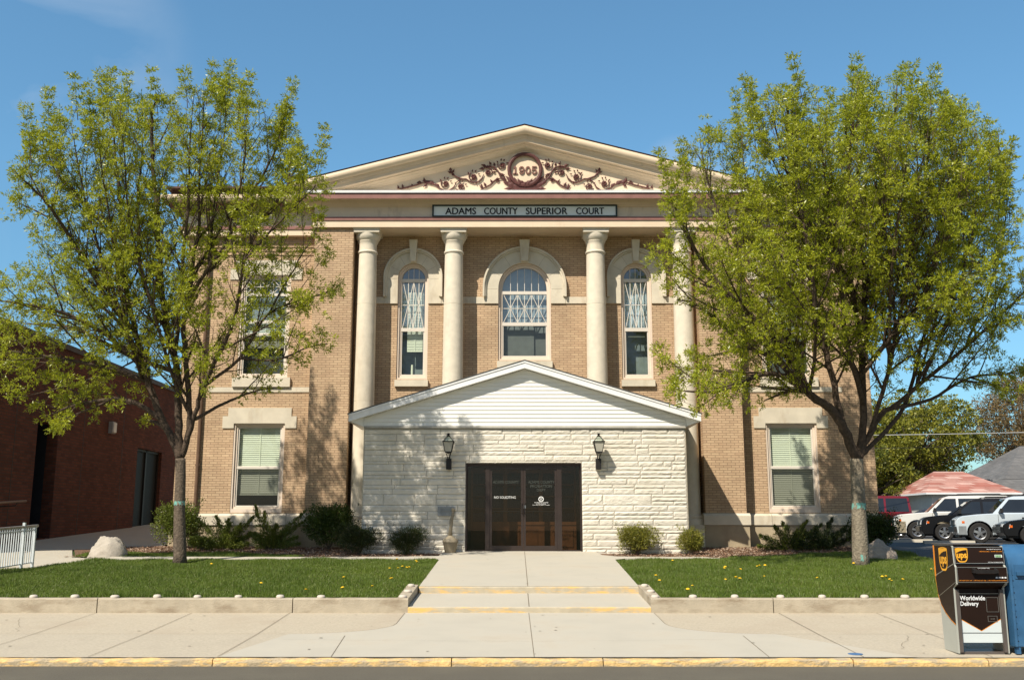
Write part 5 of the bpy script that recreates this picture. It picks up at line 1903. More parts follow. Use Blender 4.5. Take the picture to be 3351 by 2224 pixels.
# small blue cap set in the sidewalk
b = MB()
b.lathe([(0.085, hz(0, 12.0) + 0.006), (0.085, hz(0, 12.0) + 0.012), (0.06, hz(0, 12.0) + 0.016)], 3.95, 11.98, 20)
tag(b.build('valve_cover', mat('blue_cap', (0.07, 0.16, 0.32), 0.5, 0.2, 20)), 'small round blue valve cover in the sidewalk near the kerb', 'valve cover')

# ---------------------------------------------------------------- parcel drop box
KB = mat('dropbox_brown', (0.018, 0.009, 0.006), 0.42, 0.1, 4, spec=0.18)
KG = mat('dropbox_grey', (0.40, 0.41, 0.36), 0.45, 0.04, 3)
KF = mat('dropbox_frame', (0.10, 0.085, 0.075), 0.4, 0.08, 8)
KL = mat('dropbox_panel_white', (0.60, 0.66, 0.66), 0.4, 0.03, 3)
KO = mat('dropbox_orange', (0.70, 0.24, 0.02), 0.45, 0.05, 5)
KS = mat('dropbox_shield_gold', (0.75, 0.36, 0.03), 0.45, 0.1, 9)
KW = mat('dropbox_white', (0.75, 0.77, 0.77), 0.5)
KM = mat('dropbox_metal', (0.45, 0.44, 0.40), 0.35, 0.05, 8, metal=0.8)
kx0, kx1 = 5.14, 5.735
zk = hz(0, 12.0)
kb_ = empty('parcel_drop_box', (5.39, 12.1, zk), 'brown and grey parcel drop box reading Worldwide Delivery beside the kerb', 'drop box')
Zf = lambda h: zk + h          # heights above the sidewalk
# body: side outline (y, z)
side = [(12.44, Zf(1.245)), (12.44, Zf(0.86)), (12.40, Zf(0.66)), (12.36, Zf(0.50)), (12.33, 0.118), (11.965, 0.112), (11.965, Zf(0.76)), (11.88, Zf(0.80)), (11.875, Zf(0.995)), (11.90, Zf(1.02)), (11.90, Zf(1.035)), (11.92, Zf(1.23)), (11.96, Zf(1.245))]
b = MB()
b.prism(side, kx0, kx0 + 0.02, axis='x')
b.prism(side, kx1 - 0.02, kx1, axis='x')
b.build('side_panel', KG, kb_)
b = MB()
b.prism([(12.435, Zf(1.24)), (12.435, Zf(0.86)), (12.39, Zf(0.64)), (12.35, Zf(0.50)), (12.32, Zf(0.13)), (12.0, Zf(0.13)), (12.0, Zf(0.74)), (11.90, Zf(0.81)), (11.90, Zf(1.0)), (11.93, Zf(1.22)), (11.97, Zf(1.24))], kx0 + 0.021, kx1 - 0.021, axis='x')
b.build('cabinet', KB, kb_)
b = MB()
b.box(kx0 + 0.021, kx1 - 0.021, 11.985, 12.33, Zf(0.0), Zf(0.03))
b.box(kx0 + 0.021, kx0 + 0.06, 11.955, 11.995, Zf(0.03), Zf(0.735))
b.box(kx1 - 0.06, kx1 - 0.021, 11.955, 11.995, Zf(0.03), Zf(0.735))
b.build('drop_box_frame', KF, kb_)
b = MB()
b.box(kx0 - 0.014, kx1 + 0.014, 11.93, 12.46, Zf(1.2505), Zf(1.262))
b.build('top_cap', KF, kb_)
# front panels
def front_y(h, hs, ys):
    return float(np.interp(h, hs, ys))


def fr_upper(X, Z, w_): return (X, 11.895 + (Z - Zf(1.04)) * 0.10 + w_, Z)


def fr_drawer(X, Z, w_): return (X, 11.868 + (Z - Zf(0.81)) * 0.03 + w_, Z)


def panel(b, f, x0, x1, z0, z1, w_, t=0.012):
    b.hexa([f(x0, z0, w_), f(x1, z0, w_), f(x1, z0, w_ + t), f(x0, z0, w_ + t)], [f(x0, z1, w_), f(x1, z1, w_), f(x1, z1, w_ + t), f(x0, z1, w_ + t)])


def outline(b, f, x0, x1, z0, z1, w_, t=0.006):
    panel(b, f, x0, x1, z0, z0 + t, w_, 0.004)
    panel(b, f, x0, x1, z1 - t, z1, w_, 0.004)
    panel(b, f, x0, x0 + t, z0 + t, z1 - t, w_, 0.004)
    panel(b, f, x1 - t, x1, z0 + t, z1 - t, w_, 0.004)


b = MB()
panel(b, fr_upper, kx0 + 0.012, kx1 - 0.004, Zf(1.035), Zf(1.225), -0.004)
up = b.build('upper_panel', KB, kb_)
b = MB()
outline(b, fr_upper, kx0 + 0.012, kx1 - 0.004, Zf(1.035), Zf(1.225), -0.008)
b.build('panel_trim', KM, up)
b = MB()
panel(b, fr_drawer, kx0 + 0.015, kx1 + 0.004, Zf(0.82), Zf(0.995), -0.004)
dwr = b.build('chute_drawer', KB, kb_)
b = MB()
outline(b, fr_drawer, kx0 + 0.015, kx1 + 0.004, Zf(0.82), Zf(0.995), -0.008, 0.005)
b.build('panel_trim', KM, dwr)
b = MB()
hxm = kx0 + 0.33
b.box(hxm - 0.12, hxm + 0.12, 11.805, 11.83, Zf(0.925), Zf(0.965))
for sgn in (-1, 1): b.hexa([(hxm + sgn * 0.13 - 0.02, 11.81, Zf(0.93)), (hxm + sgn * 0.13 + 0.02, 11.81, Zf(0.93)), (hxm + sgn * 0.13 + 0.015, 11.863, Zf(0.935)), (hxm + sgn * 0.13 - 0.015, 11.863, Zf(0.935))],
                          [(hxm + sgn * 0.12 - 0.02, 11.81, Zf(0.965)), (hxm + sgn * 0.12 + 0.02, 11.81, Zf(0.965)), (hxm + sgn * 0.13 + 0.015, 11.863, Zf(0.985)), (hxm + sgn * 0.13 - 0.015, 11.863, Zf(0.985))])
b.build('pull_handle', BLACK, dwr)
fl = lambda X, Z, w_: (X, 11.985 + w_, Z)
b = MB()
panel(b, fl, kx0 + 0.061, kx1 - 0.061, Zf(0.245), Zf(0.69), 0.0)
lp = b.build('lower_panel', KB, kb_)
b = MB()
lx0, lx1 = kx0 + 0.063, kx1 - 0.063
for pl in ([(lx0, Zf(0.25)), ((lx0 + lx1) / 2, Zf(0.262)), (lx0, Zf(0.395))], [(lx1, Zf(0.25)), (lx1, Zf(0.395)), ((lx0 + lx1) / 2, Zf(0.262))], [(lx0, Zf(0.247)), (lx1, Zf(0.247)), (lx1, Zf(0.25)), ((lx0 + lx1) / 2, Zf(0.262)), (lx0, Zf(0.25))]):
    b.add([(p[0], 11.9835, p[1]) for p in pl], [tuple(range(len(pl)))])
b.build('panel_decal', KL, lp)
b = MB()
mx_ = (lx0 + lx1) / 2
b.add([(lx0, 11.983, Zf(0.395)), (mx_, 11.983, Zf(0.262)), (mx_, 11.983, Zf(0.27)), (lx0, 11.983, Zf(0.404))], [(0, 1, 2, 3)])
b.add([(lx1, 11.983, Zf(0.395)), (lx1, 11.983, Zf(0.404)), (mx_, 11.983, Zf(0.27)), (mx_, 11.983, Zf(0.262))], [(0, 1, 2, 3)])
b.build('panel_stripe', KO, lp)
b = MB()
outline(b, fl, kx0 + 0.061, kx1 - 0.061, Zf(0.245), Zf(0.69), -0.006, 0.004)
outline(b, fl, lx1 - 0.155, lx1 - 0.015, Zf(0.48), Zf(0.645), -0.006, 0.003)
outline(b, fl, lx1 - 0.15, lx1 - 0.04, Zf(0.37), Zf(0.435), -0.006, 0.003)
b.build('panel_trim', KM, lp)
b = MB()
panel(b, fl, kx0 + 0.061, kx1 - 0.061, Zf(0.135), Zf(0.24), 0.0)
b.build('kick_panel', KL, kb_)
T = lambda s_, x0, x1, z0, z1, f, m, par, w_=-0.0055, bold=0.0: text(s_, x0, x1, Zf(z0), Zf(z1), w_, 'lettering', m, par, bold=bold, frame=f)
T('Worldwide', lx0 + 0.008, lx0 + 0.305, 0.612, 0.665, fl, KW, lp, bold=0.025)
T('Delivery', lx0 + 0.010, lx0 + 0.225, 0.535, 0.600, fl, KW, lp, bold=0.025)
T('WASTE', lx1 - 0.12, lx1 - 0.07, 0.395, 0.408, fl, KM, lp)
T('1-800-PICK-UPS  |  WWW.UPS.COM', kx0 + 0.31, kx1 - 0.02, 1.164, 1.178, fr_upper, KO, up, bold=0.02)
T('FOR OTHER DROP BOX LOCATIONS', kx0 + 0.40, kx1 - 0.03, 1.193, 1.202, fr_upper, KW, up, bold=0.02)
T('LIFT DOOR FOR SHIPPING SUPPLIES', kx0 + 0.40, kx1 - 0.02, 1.046, 1.054, fr_upper, KW, up, bold=0.02)
T('UPS NEXT DAY AIR  |  UPS 2ND DAY AIR  |  UPS WORLDWIDE EXPRESS', kx0 + 0.03, kx1 - 0.01, 0.835, 0.849, fr_drawer, KO, dwr, bold=0.02)
T('PLACE SHIPMENTS HERE', hxm - 0.07, hxm + 0.07, 0.978, 0.987, fr_drawer, KW, dwr, bold=0.02)
b = MB()
panel(b, fr_upper, kx0 + 0.485, kx1 - 0.025, Zf(1.105), Zf(1.135), -0.0065, 0.002)
b.build('pickup_label', KW, up)
T('3:30 PM', kx1 - 0.105, kx1 - 0.035, 1.112, 1.128, fr_upper, KB, up, w_=-0.0085)
b = MB()
panel(b, fr_upper, kx0 + 0.49, kx0 + 0.487 + 0.07, Zf(1.108), Zf(1.132), -0.0085, 0.0015)
b.build('pickup_label', mat('label_green', (0.25, 0.45, 0.22), 0.5), up)
b = MB()
for k in range(4): panel(b, fr_drawer, kx1 - 0.135 + k * 0.034, kx1 - 0.113 + k * 0.034, Zf(0.868), Zf(0.884), -0.0055, 0.001)
b.build('pictogram', KW, dwr)


def shield(f, cx, cz, w_, h_, off, par):
    """gold shield with dark field, crest band and lower-case letters"""
    def outl(s_):
        hw, hh = w_ / 2 * s_, h_ / 2
        top = cz + hh * (1 - (1 - s_) * 0.5)
        pts = []
        for k in range(9):
            u = -1 + 2 * k / 8
            pts.append((cx + u * hw, top + (0.06 * h_) * (1 - u * u) - 0.03 * h_))
        for k in range(1, 9):
            t = k / 8
            pts.append((cx + hw * math.cos(t * math.pi / 2) ** 0.55 if t < 1 else cx, top - 0.42 * h_ * s_ - (0.58 * h_ * s_) * math.sin(t * math.pi / 2) ** 1.3 + 0.0))
        pts2 = [(2 * cx - p[0], p[1]) for p in pts[9:-1][::-1]]
        return pts + pts2
    for s_, m, o_ in ((1.0, KS, off), (0.88, KB, off - 0.0008)):
        pl = outl(s_)
        tr = tessellate_polygon([[Vector((p[0], p[1], 0)) for p in pl]])
        b = MB()
        b.add([f(p[0], p[1], o_) for p in pl], [tuple(t) for t in tr])
        b.build('shield_emblem', m, par)
    top = cz + h_ / 2
    pl = [(cx - w_ * .43, top - 0.04 * h_), (cx - w_ * .2, top - 0.02 * h_), (cx + w_ * .2, top - 0.02 * h_), (cx + w_ * .43, top - 0.04 * h_), (cx + w_ * .43, top - 0.13 * h_), (cx + w_ * .15, top - 0.15 * h_), (cx - w_ * .15, top - .22 * h_), (cx - w_ * .43, top - .34 * h_)]
    b = MB()
    b.add([f(p[0], p[1], off - 0.0016) for p in pl], [tuple(range(len(pl)))])
    b.build('shield_emblem', KS, par)
    text('ups', cx - w_ * .40, cx + w_ * .40, cz - h_ * .33, cz + h_ * .12, off - 0.0018, 'lettering', KS, par, bold=0.035, frame=f)


shield(fr_upper, kx0 + 0.100, Zf(1.130), 0.145, 0.165, -0.0055, up)
# left side: brown graphic with orange edge, shield, seams
fs_ = lambda Y, Z, w_: (kx0 + w_, Y, Z)
b = MB()
br = [(12.435, Zf(1.235)), (12.435, Zf(0.86)), (12.395, Zf(0.66)), (12.33, Zf(0.55)), (12.22, Zf(0.46)), (12.08, Zf(0.385)), (11.968, Zf(0.345)), (11.968, Zf(0.755)), (11.885, Zf(0.805)), (11.88, Zf(0.99)), (11.905, Zf(1.03)), (11.925, Zf(1.225)), (11.965, Zf(1.24))]
b.prism(br, kx0 - 0.003, kx0 - 0.0005, axis='x')
sd_ = b.build('side_graphic', KB, kb_)
b = MB()
edge = [(12.435, Zf(0.86)), (12.395, Zf(0.66)), (12.33, Zf(0.55)), (12.22, Zf(0.46)), (12.08, Zf(0.385)), (11.968, Zf(0.345))]
for i in range(len(edge) - 1):
    p, q = edge[i], edge[i + 1]
    b.add([(kx0 - 0.0045, p[0], p[1]), (kx0 - 0.0045, q[0], q[1]), (kx0 - 0.0045, q[0], q[1] - 0.014), (kx0 - 0.0045, p[0] + 0.012, p[1] - 0.006)], [(0, 1, 2, 3)])
b.box(kx0 - 0.006, kx0 + 0.0, 12.415, 12.447, Zf(0.865), Zf(1.235))
b.box(kx0 + 0.0005, kx1, 12.441, 12.447, Zf(0.865), Zf(1.235))
b.build('side_stripe', KO, kb_)
b = MB()
for (p, q, t) in (((11.885, 1.03), (12.43, 0.87), .012), ((11.885, 0.82), (12.38, 0.63), .006)):
    b.add([(kx0 - 0.0046, p[0], Zf(p[1])), (kx0 - 0.0046, q[0], Zf(q[1])), (kx0 - 0.0046, q[0], Zf(q[1] + t)), (kx0 - 0.0046, p[0], Zf(p[1] + t))], [(0, 1, 2, 3)])
b.build('side_seam', KM, kb_)
shield(lambda U, Z, w_: (kx0 + w_ + 0.0005, 2 * 12.17 - U, Z), 12.17, Zf(1.075), 0.24, 0.27, -0.0055, sd_)

# ---------------------------------------------------------------- blue mailbox
MBL = mat('mailbox_blue', (0.035, 0.115, 0.23), 0.38, 0.18, 5, spec=0.5, stain=(6.0, (0.06, 0.15, 0.26), 0.55, 0.8, (1, 1, 1)))
mb = empty('mailbox', (6.05, 12.1, zk), 'blue collection mailbox cut off by the right edge, beside the brown drop box', 'mailbox')
m0, m1 = 5.78, 6.34
prof = [(11.92, Zf(0.10)), (11.92, Zf(0.92))] + [(12.20 - 0.28 * math.cos(t), Zf(0.95) + 0.30 * math.sin(t)) for t in [k * math.pi / 14 for k in range(15)]] + [(12.48, Zf(0.92)), (12.48, Zf(0.10))]
b = MB()
b.prism(prof, m0 + 0.03, m1 - 0.03, axis='x')
bd = smooth_by_angle(b.build('mailbox_body', MBL, mb), 30)
b = MB()
pr2 = [(12.20 + (p[0] - 12.20) * 1.06, p[1] + (0.012 if p[1] > Zf(.92) else 0)) for p in prof]
b.prism(pr2, m0, m0 + 0.029, axis='x')
b.prism(pr2, m1 - 0.029, m1, axis='x')
b.build('end_flange', MBL, mb)
for k in range(12):
    z = Zf(0.16 + k * 0.068)
    b = MB()
    b.lathe([(0.005, z - .005), (0.005, z + .005)], m0 + 0.045, 11.918, 6)
    b.build('rivet', MBL if k % 2 else BLACK, mb)
b = MB()
for x in (m0 + 0.02, m1 - 0.07):
    for y in (11.93, 12.40): b.box(x, x + 0.05, y, y + 0.05, 0.11, Zf(0.10))
b.build('mailbox_foot', MBL, mb)
b = MB()
b.box(m0 + 0.08, m1 - 0.08, 11.88, 11.918, Zf(0.90), Zf(0.94))
b.box(m0 + 0.07, m1 - 0.07, 11.912, 11.919, Zf(0.86), Zf(1.02))
b.build('deposit_door', MBL, mb)

# ---------------------------------------------------------------- leaves and trees
def frames(D):
    """two vectors across each direction"""
    ref = np.where(np.abs(D[:, 2:3]) > 0.9, np.array([[1.0, 0, 0]]), np.array([[0, 0, 1.0]]))
    A = np.cross(D, ref)
    A /= np.linalg.norm(A, axis=1)[:, None] + 1e-9
    return A, np.cross(D, A)


def leaflets(P, D, L, W, roll=None):
    """one folded diamond leaf per row"""
    n = len(P)
    A, B = frames(D)
    r = rng.uniform(0, 2 * np.pi, n) if roll is None else roll
    S_ = A * np.cos(r)[:, None] + B * np.sin(r)[:, None]
    N_ = np.cross(D, S_)
    m = P + D * (L * 0.45)[:, None] - N_ * (W * 0.25)[:, None]
    V = np.stack([P, m + S_ * (W / 2)[:, None], P + D * L[:, None], m - S_ * (W / 2)[:, None]], 1).reshape(-1, 3)
    return V


def compound(P, D, rach=0.13, ll=0.075, lw=0.022, k=3, pairs=2, spread=0.9, droop=0.25):
    """ash-like shoots: k compound leaves at each node"""
    outP, outD, outL, outW = [], [], [], []
    n = len(P)
    A, B = frames(D)
    for j in range(k):
        az = rng.uniform(0, 2 * np.pi, n)
        tilt = rng.uniform(0.45, 1.0, n) * spread
        C_ = D * np.cos(tilt)[:, None] + (A * np.cos(az)[:, None] + B * np.sin(az)[:, None]) * np.sin(tilt)[:, None]
        C_[:, 2] -= droop * rng.uniform(0, 1, n)
        C_ /= np.linalg.norm(C_, axis=1)[:, None]
        A2, B2 = frames(C_)
        r = rng.uniform(0, np.pi, n)
        Sd = A2 * np.cos(r)[:, None] + B2 * np.sin(r)[:, None]
        Lr = rach * rng.uniform(0.6, 1.2, n)
        outP.append(P + C_ * Lr[:, None]); outD.append(C_); outL.append(ll * rng.uniform(.8, 1.25, n)); outW.append(np.full(n, lw))
        for q in range(pairs):
            t = 0.4 + 0.5 * q / max(1, pairs - 1) if pairs > 1 else 0.6
            for sg in (-1, 1):
                d = C_ * 0.65 + Sd * sg * 0.75
                d[:, 2] -= 0.15
                d /= np.linalg.norm(d, axis=1)[:, None]
                outP.append(P + C_ * (Lr * t)[:, None]); outD.append(d); outL.append(ll * rng.uniform(.7, 1.15, n)); outW.append(np.full(n, lw * 0.95))
    P_, D_, L_, W_ = [np.concatenate(x) for x in (outP, outD, outL, outW)]
    return leaflets(P_, D_, L_, W_)


class Env:
    def __init__(s, poly, cen, y0, ky, yp=None):
        a = sorted([(math.atan2(p[1] - cen[1], p[0] - cen[0]), math.hypot(p[0] - cen[0], p[1] - cen[1])) for p in poly])
        s.a = [q[0] for q in a]
        s.r = [q[1] for q in a]
        s.a = [s.a[-1] - 2 * math.pi] + s.a + [s.a[0] + 2 * math.pi]
        s.r = [s.r[-1]] + s.r + [s.r[0]]
        s.c, s.y0, s.ky = cen, y0, ky
        s.yp = yp or y0
        s.top = max(p[1] for p in poly)

    shrink = 1.0

    def frac(s, p):
        k = s.yp / p[1]
        dx, dz, dy = p[0] * k - s.c[0], 1.55 + (p[2] - 1.55) * k - s.c[1], (p[1] - s.y0) * s.ky
        rad = math.hypot(dx, dz)
        R_ = float(np.interp(math.atan2(dz, dx), s.a, s.r))
        return math.sqrt(rad * rad + dy * dy) / (R_ * s.shrink)


def street_tree(name, label, base, y0, limbs, depth, env, trunk_r, n_nodes, lmats, bark, seed, extra, leaf, sec_len=(0.35, 1.0), paint=(), branch_gap=(0.22, 0.40), branch_len=(0.9, 2.1), spires=34):
    R_ = random.Random(seed)
    root = empty(name, (base[0], y0, base[1]), label, 'tree', 'young street trees on the lawn')
    B = MB()                       # trunk and boughs
    T = MB()                       # twigs
    paths = []                     # (points, radii)
    def vec(p, y): return Vector((p[0], y, p[1]))
    tr = [vec(p, y0) for p in limbs[0]]
    fork = tr[-1]
    trr = [trunk_r * 1.25, trunk_r * 1.02, trunk_r * 0.95, trunk_r * 0.95]
    pts, rad = [], []
    for i in range(len(tr) - 1):
        for k in range(6):
            t = k / 6
            pts.append(tr[i].lerp(tr[i + 1], t))
            rad.append(trr[i] + (trr[i + 1] - trr[i]) * t)
    pts.append(tr[-1]); rad.append(trr[-1])
    rad[0] = trunk_r * 1.45; rad[1] = trunk_r * 1.15
    pts[0] = pts[0] - Vector((0, 0, 0.06))
    trunk_pts = pts
    b = MB(); b.tube(pts, rad, 18)
    trunk_o = b.build('trunk', bark[0], root, smooth=True)
    paths.append((pts, rad))
    for (z0, z1, r_) in paint:
        bb = MB()
        sel = [p for p in pts if z0 - 0.3 < p.z < z1 + 0.3]
        def at(z):
            for i in range(len(pts) - 1):
                if pts[i].z <= z <= pts[i + 1].z:
                    t = (z - pts[i].z) / (pts[i + 1].z - pts[i].z)
                    return pts[i].lerp(pts[i + 1], t), rad[i] + (rad[i + 1] - rad[i]) * t
            return pts[0], rad[0]
        n_ = 28
        ring0, ring1 = [], []
        pa, ra = at(z0)
        pb, rb_ = at(z1)
        a0, a1 = r_
        for k in range(n_ + 1):
            a = a0 + (a1 - a0) * k / n_
            j0 = R_.uniform(-0.02, 0.01)
            ring0.append((pa.x + (ra + .004) * math.cos(a), pa.y + (ra + .004) * math.sin(a), z0 + j0 * 1.5))
            ring1.append((pb.x + (rb_ + .004) * math.cos(a), pb.y + (rb_ + .004) * math.sin(a), z1 + j0))
        bb.add(ring0 + ring1, [(k, k + 1, n_ + 2 + k, n_ + 1 + k) for k in range(n_)])
        bb.build('paint_mark', TEAL, trunk_o)
    allp = [(p, r_, y0) for p, r_ in zip(pts, rad)]
    lim3 = []
    pj = lambda v: (v.x * y0 / v.y, 1.55 + (v.z - 1.55) * y0 / v.y)
    for li, l in enumerate(limbs[1:]):
        p0 = l[0]
        best = min(allp, key=lambda q: (pj(q[0])[0] - p0[0]) ** 2 + (pj(q[0])[1] - p0[1]) ** 2)
        ya, r_at = best[0].y, best[1]
        L = [Vector((best[0].x, ya, best[0].z))]
        acc, tot = 0.0, sum(math.dist(l[i], l[i + 1]) for i in range(len(l) - 1))
        for i in range(1, len(l)):
            acc += math.dist(l[i - 1], l[i])
            s_ = acc / tot
            yy_ = ya + depth[li] * (s_ ** 0.85) * tot * 0.42 - 0.17 * max(0.0, l[i][1] - l[0][1])
            kk = yy_ / y0
            L.append(Vector((l[i][0] * kk, yy_, 1.55 + (l[i][1] - 1.55) * kk)))
        lim3.append((L, r_at, li))
        # register points so that later limbs can start here
        r0 = r_at * (0.74 if best[0].z <= fork.z + 0.05 else 0.70)
        sm, rr = [], []
        n_ = len(L)
        for i in range(n_ - 1):
            p_1, p0_, p1_, p2_ = L[max(0, i - 1)], L[i], L[i + 1], L[min(n_ - 1, i + 2)]
            for k in range(5):
                t = k / 5
                q = 0.5 * ((2 * p0_) + (p1_ - p_1) * t + (2 * p_1 - 5 * p0_ + 4 * p1_ - p2_) * t * t + (3 * p0_ - p_1 - 3 * p1_ + p2_) * t ** 3)
                sm.append(q + Vector((R_.uniform(-.018, .018), R_.uniform(-.018, .018), 0)))
        sm.append(L[-1])
        while len(sm) > 6 and env.frac(sm[-1]) > 1.0: sm.pop()
        m_ = len(sm)
        for i in range(m_):
            t = i / (m_ - 1)
            rr.append(max(0.008, r0 * (1 - t) ** 0.62 + 0.006))
        B.tube(sm, rr, 9)
        paths.append((sm, rr))
        allp += [(p, r_, 0) for p, r_ in zip(sm, rr)]
    # boughs towards and away from the street
    for k in range(extra):
        st = R_.choice([q for q in allp if fork.z - 0.1 < q[0].z < fork.z + 2.6 and q[1] > 0.03])
        az = R_.choice([-1, 1]) * R_.uniform(0.7, 2.4)
        d = Vector((math.cos(az) * 0.8, math.sin(az), R_.uniform(0.7, 1.8))).normalized()
        p = st[0].copy()
        sm, rr = [p.copy()], []
        for i in range(22):
            d = (d + Vector((R_.uniform(-.08, .08), R_.uniform(-.08, .08), 0.06))).normalized()
            p = p + d * 0.3
            if env.frac(p) > 0.97: break
            sm.append(p.copy())
        if len(sm) < 5: continue
        r0 = st[1] * 0.6
        rr = [max(0.006, r0 * (1 - i / (len(sm) - 1)) ** 0.8 + 0.005) for i in range(len(sm))]
        B.tube(sm, rr, 7)
        paths.append((sm, rr))
    # side shoots
    nodeP, nodeD = [], []
    def shoot(p, d, length, r0, lvl):
        n_ = max(3, int(length / 0.14))
        pts_ = [p.copy()]
        stp = length / n_
        for i in range(n_):
            d = (d + Vector((R_.uniform(-.10, .10), R_.uniform(-.10, .10), 0.05 if lvl == 1 else 0.03))).normalized()
            p = p + d * stp
            if env.frac(p) > 1.0: break
            pts_.append(p.copy())
        if len(pts_) < 3: return None
        m_ = len(pts_)
        T.tube(pts_, [max(0.0035, r0 * (1 - i / m_)) for i in range(m_)], 3 if lvl > 1 else 4, cap=False)
        return pts_
    golden = 2.399
    n_limb = len(paths)
    for (pp, rr) in list(paths[1:]):
        Ltot = sum((pp[i + 1] - pp[i]).length for i in range(len(pp) - 1))
        cum, nxt, az = 0.0, R_.uniform(0.35, 0.7), R_.uniform(0, 6.28)
        for i in range(1, len(pp)):
            seg = pp[i] - pp[i - 1]
            cum += seg.length
            if cum < nxt or seg.length < 1e-6: continue
            nxt = cum + R_.uniform(*branch_gap)
            t = seg.normalized()
            o_ = t.orthogonal().normalized()
            o2 = t.cross(o_)
            az += golden + R_.uniform(-.4, .4)
            ang = math.radians(R_.uniform(28, 50))
            up_ = sst(env.c[1] - 2.2, env.c[1] + 1.2, pj(pp[i])[1])
            d = (t * math.cos(ang) + (o_ * math.cos(az) + o2 * math.sin(az)) * math.sin(ang) + Vector((0, 0, 0.05 + 0.40 * up_))).normalized()
            L_ = R_.uniform(*branch_len) * (0.72 + 0.4 * (1 - cum / Ltot)) * (1.25 - 0.25 * up_)
            n_ = max(4, int(L_ / 0.16))
            p = pp[i].copy()
            q_ = [p.copy()]
            for k in range(n_):
                d = (d + Vector((R_.uniform(-.07, .07), R_.uniform(-.07, .07), 0.01 + 0.065 * up_))).normalized()
                p = p + d * (L_ / n_)
                if env.frac(p) > 0.99: break
                q_.append(p.copy())
            if len(q_) < 4: continue
            r0 = min(rr[i] * 0.6, 0.028)
            rr_ = [max(0.005, r0 * (1 - k / len(q_)) ** 0.8) for k in range(len(q_))]
            B.tube(q_, rr_, 6)
            paths.append((q_, rr_))
    for pi_, (pp, rr) in enumerate(paths[1:]):
        tot = len(pp)
        cum = 0.0
        nxt = R_.uniform(0.3, 0.6)
        az = R_.uniform(0, 6.28)
        Ltot = sum((pp[i + 1] - pp[i]).length for i in range(tot - 1))
        for i in range(1, tot):
            seg = (pp[i] - pp[i - 1])
            cum += seg.length
            if cum < nxt or seg.length < 1e-6: continue
            nxt = cum + R_.uniform(0.15, 0.30)
            if cum / Ltot < 0.12 and rr[i] > 0.05: continue
            t = seg.normalized()
            o_ = t.orthogonal().normalized()
            o2 = t.cross(o_)
            az += golden + R_.uniform(-.4, .4)
            ang = math.radians(R_.uniform(32, 58))
            d = t * math.cos(ang) + (o_ * math.cos(az) + o2 * math.sin(az)) * math.sin(ang)
    
            d.z += 0.02 + 0.25 * sst(env.c[1] - 2.2, env.c[1] + 1.2, pj(pp[i])[1])
            d.normalize()
            L_ = R_.uniform(*sec_len) * (0.45 + 0.75 * (1 - cum / Ltot))
            sp = shoot(pp[i], d, L_, min(rr[i] * 0.55, 0.017), 1)
            if not sp: continue
            m_ = len(sp)
            for j in range(1, m_):
                dd = (sp[j] - sp[j - 1]).normalized()
                if j > 1 and (j % 2 == 0 or j == m_ - 1):
                    nodeP.append(sp[j] + Vector((R_.uniform(-.03, .03), R_.uniform(-.03, .03), R_.uniform(-.02, .03)))); nodeD.append(dd)
                if j < m_ - 1 and R_.random() < 0.75:
                    a3 = R_.uniform(0, 6.28)
                    oo = dd.orthogonal().normalized()
                    o3 = dd.cross(oo)
                    d3 = (dd * 0.75 + (oo * math.cos(a3) + o3 * math.sin(a3)) * 0.65 + Vector((0, 0, 0.12))).normalized()
                    tp = shoot(sp[j], d3, R_.uniform(0.2, 0.6) * (1.1 - 0.5 * j / m_), 0.006, 2)
                    if tp:
                        for q in range(len(tp) - 1, 0, -2):
                            nodeP.append(tp[q]); nodeD.append((tp[q] - tp[q - 1]).normalized())
        # leader clusters
        for i in range(int(tot * 0.55), tot):
            for _ in range(2):
                nodeP.append(pp[i] + Vector((R_.uniform(-.05, .05), R_.uniform(-.05, .05), R_.uniform(-.08, .08)))); nodeD.append((pp[i] - pp[i - 1]).normalized())
    # upright leaders standing out above the outline
    topn = [p for p in nodeP if env.frac(p) > 0.80 and pj(p)[1] > env.c[1] + 0.6]
    R_.shuffle(topn)
    chosen = []
    for p in topn:
        if len(chosen) >= spires: break
        if all((p - q).length > 0.5 for q in chosen): chosen.append(p)
    lead = []
    for p in chosen:
        out = 1 if p.x > env.c[0] else -1
        d = Vector((R_.uniform(-.12, .12) + 0.16 * (pj(p)[0] - env.c[0]) / 3.5, R_.uniform(-.15, .1), 1.0)).normalized()
        L_ = R_.uniform(0.55, 1.30)
        if pj(p + d * L_)[1] > env.top + 0.1: L_ = max(0.3, L_ * 0.55)
        q_ = [p - d * 0.3]
        n_ = max(4, int(L_ / 0.13))
        for k in range(n_):
            d = (d + Vector((R_.uniform(-.06, .06), R_.uniform(-.06, .06), 0.02))).normalized()
            q_.append(q_[-1] + d * ((L_ + 0.3) / n_))
        T.tube(q_, [max(0.003, 0.010 * (1 - k / len(q_))) for k in range(len(q_))], 4, cap=False)
        for k in range(2, len(q_)):
            for _ in range(3): lead.append((q_[k] + Vector((R_.uniform(-.03, .03), R_.uniform(-.03, .03), R_.uniform(-.03, .03))), d.copy()))
    B.build('bough', bark[1], trunk_o, smooth=True)
    T.build('twig', bark[1], trunk_o)
    # thin the crowded middle of the crown so that the foliage reaches the outline evenly
    cells = {}
    keys = []
    for p in nodeP:
        k = (int(p.x // 0.45), int(p.y // 0.9), int(p.z // 0.45))
        keys.append(k)
        cells[k] = cells.get(k, 0) + 1
    wts = [R_.random() ** (cells[k] ** 0.75) for k in keys]
    idx = sorted(range(len(nodeP)), key=lambda i: -wts[i])[:n_nodes]
    P = np.array([nodeP[i] for i in idx] + [q[0] for q in lead])
    D = np.array([nodeD[i] for i in idx] + [q[1] for q in lead])
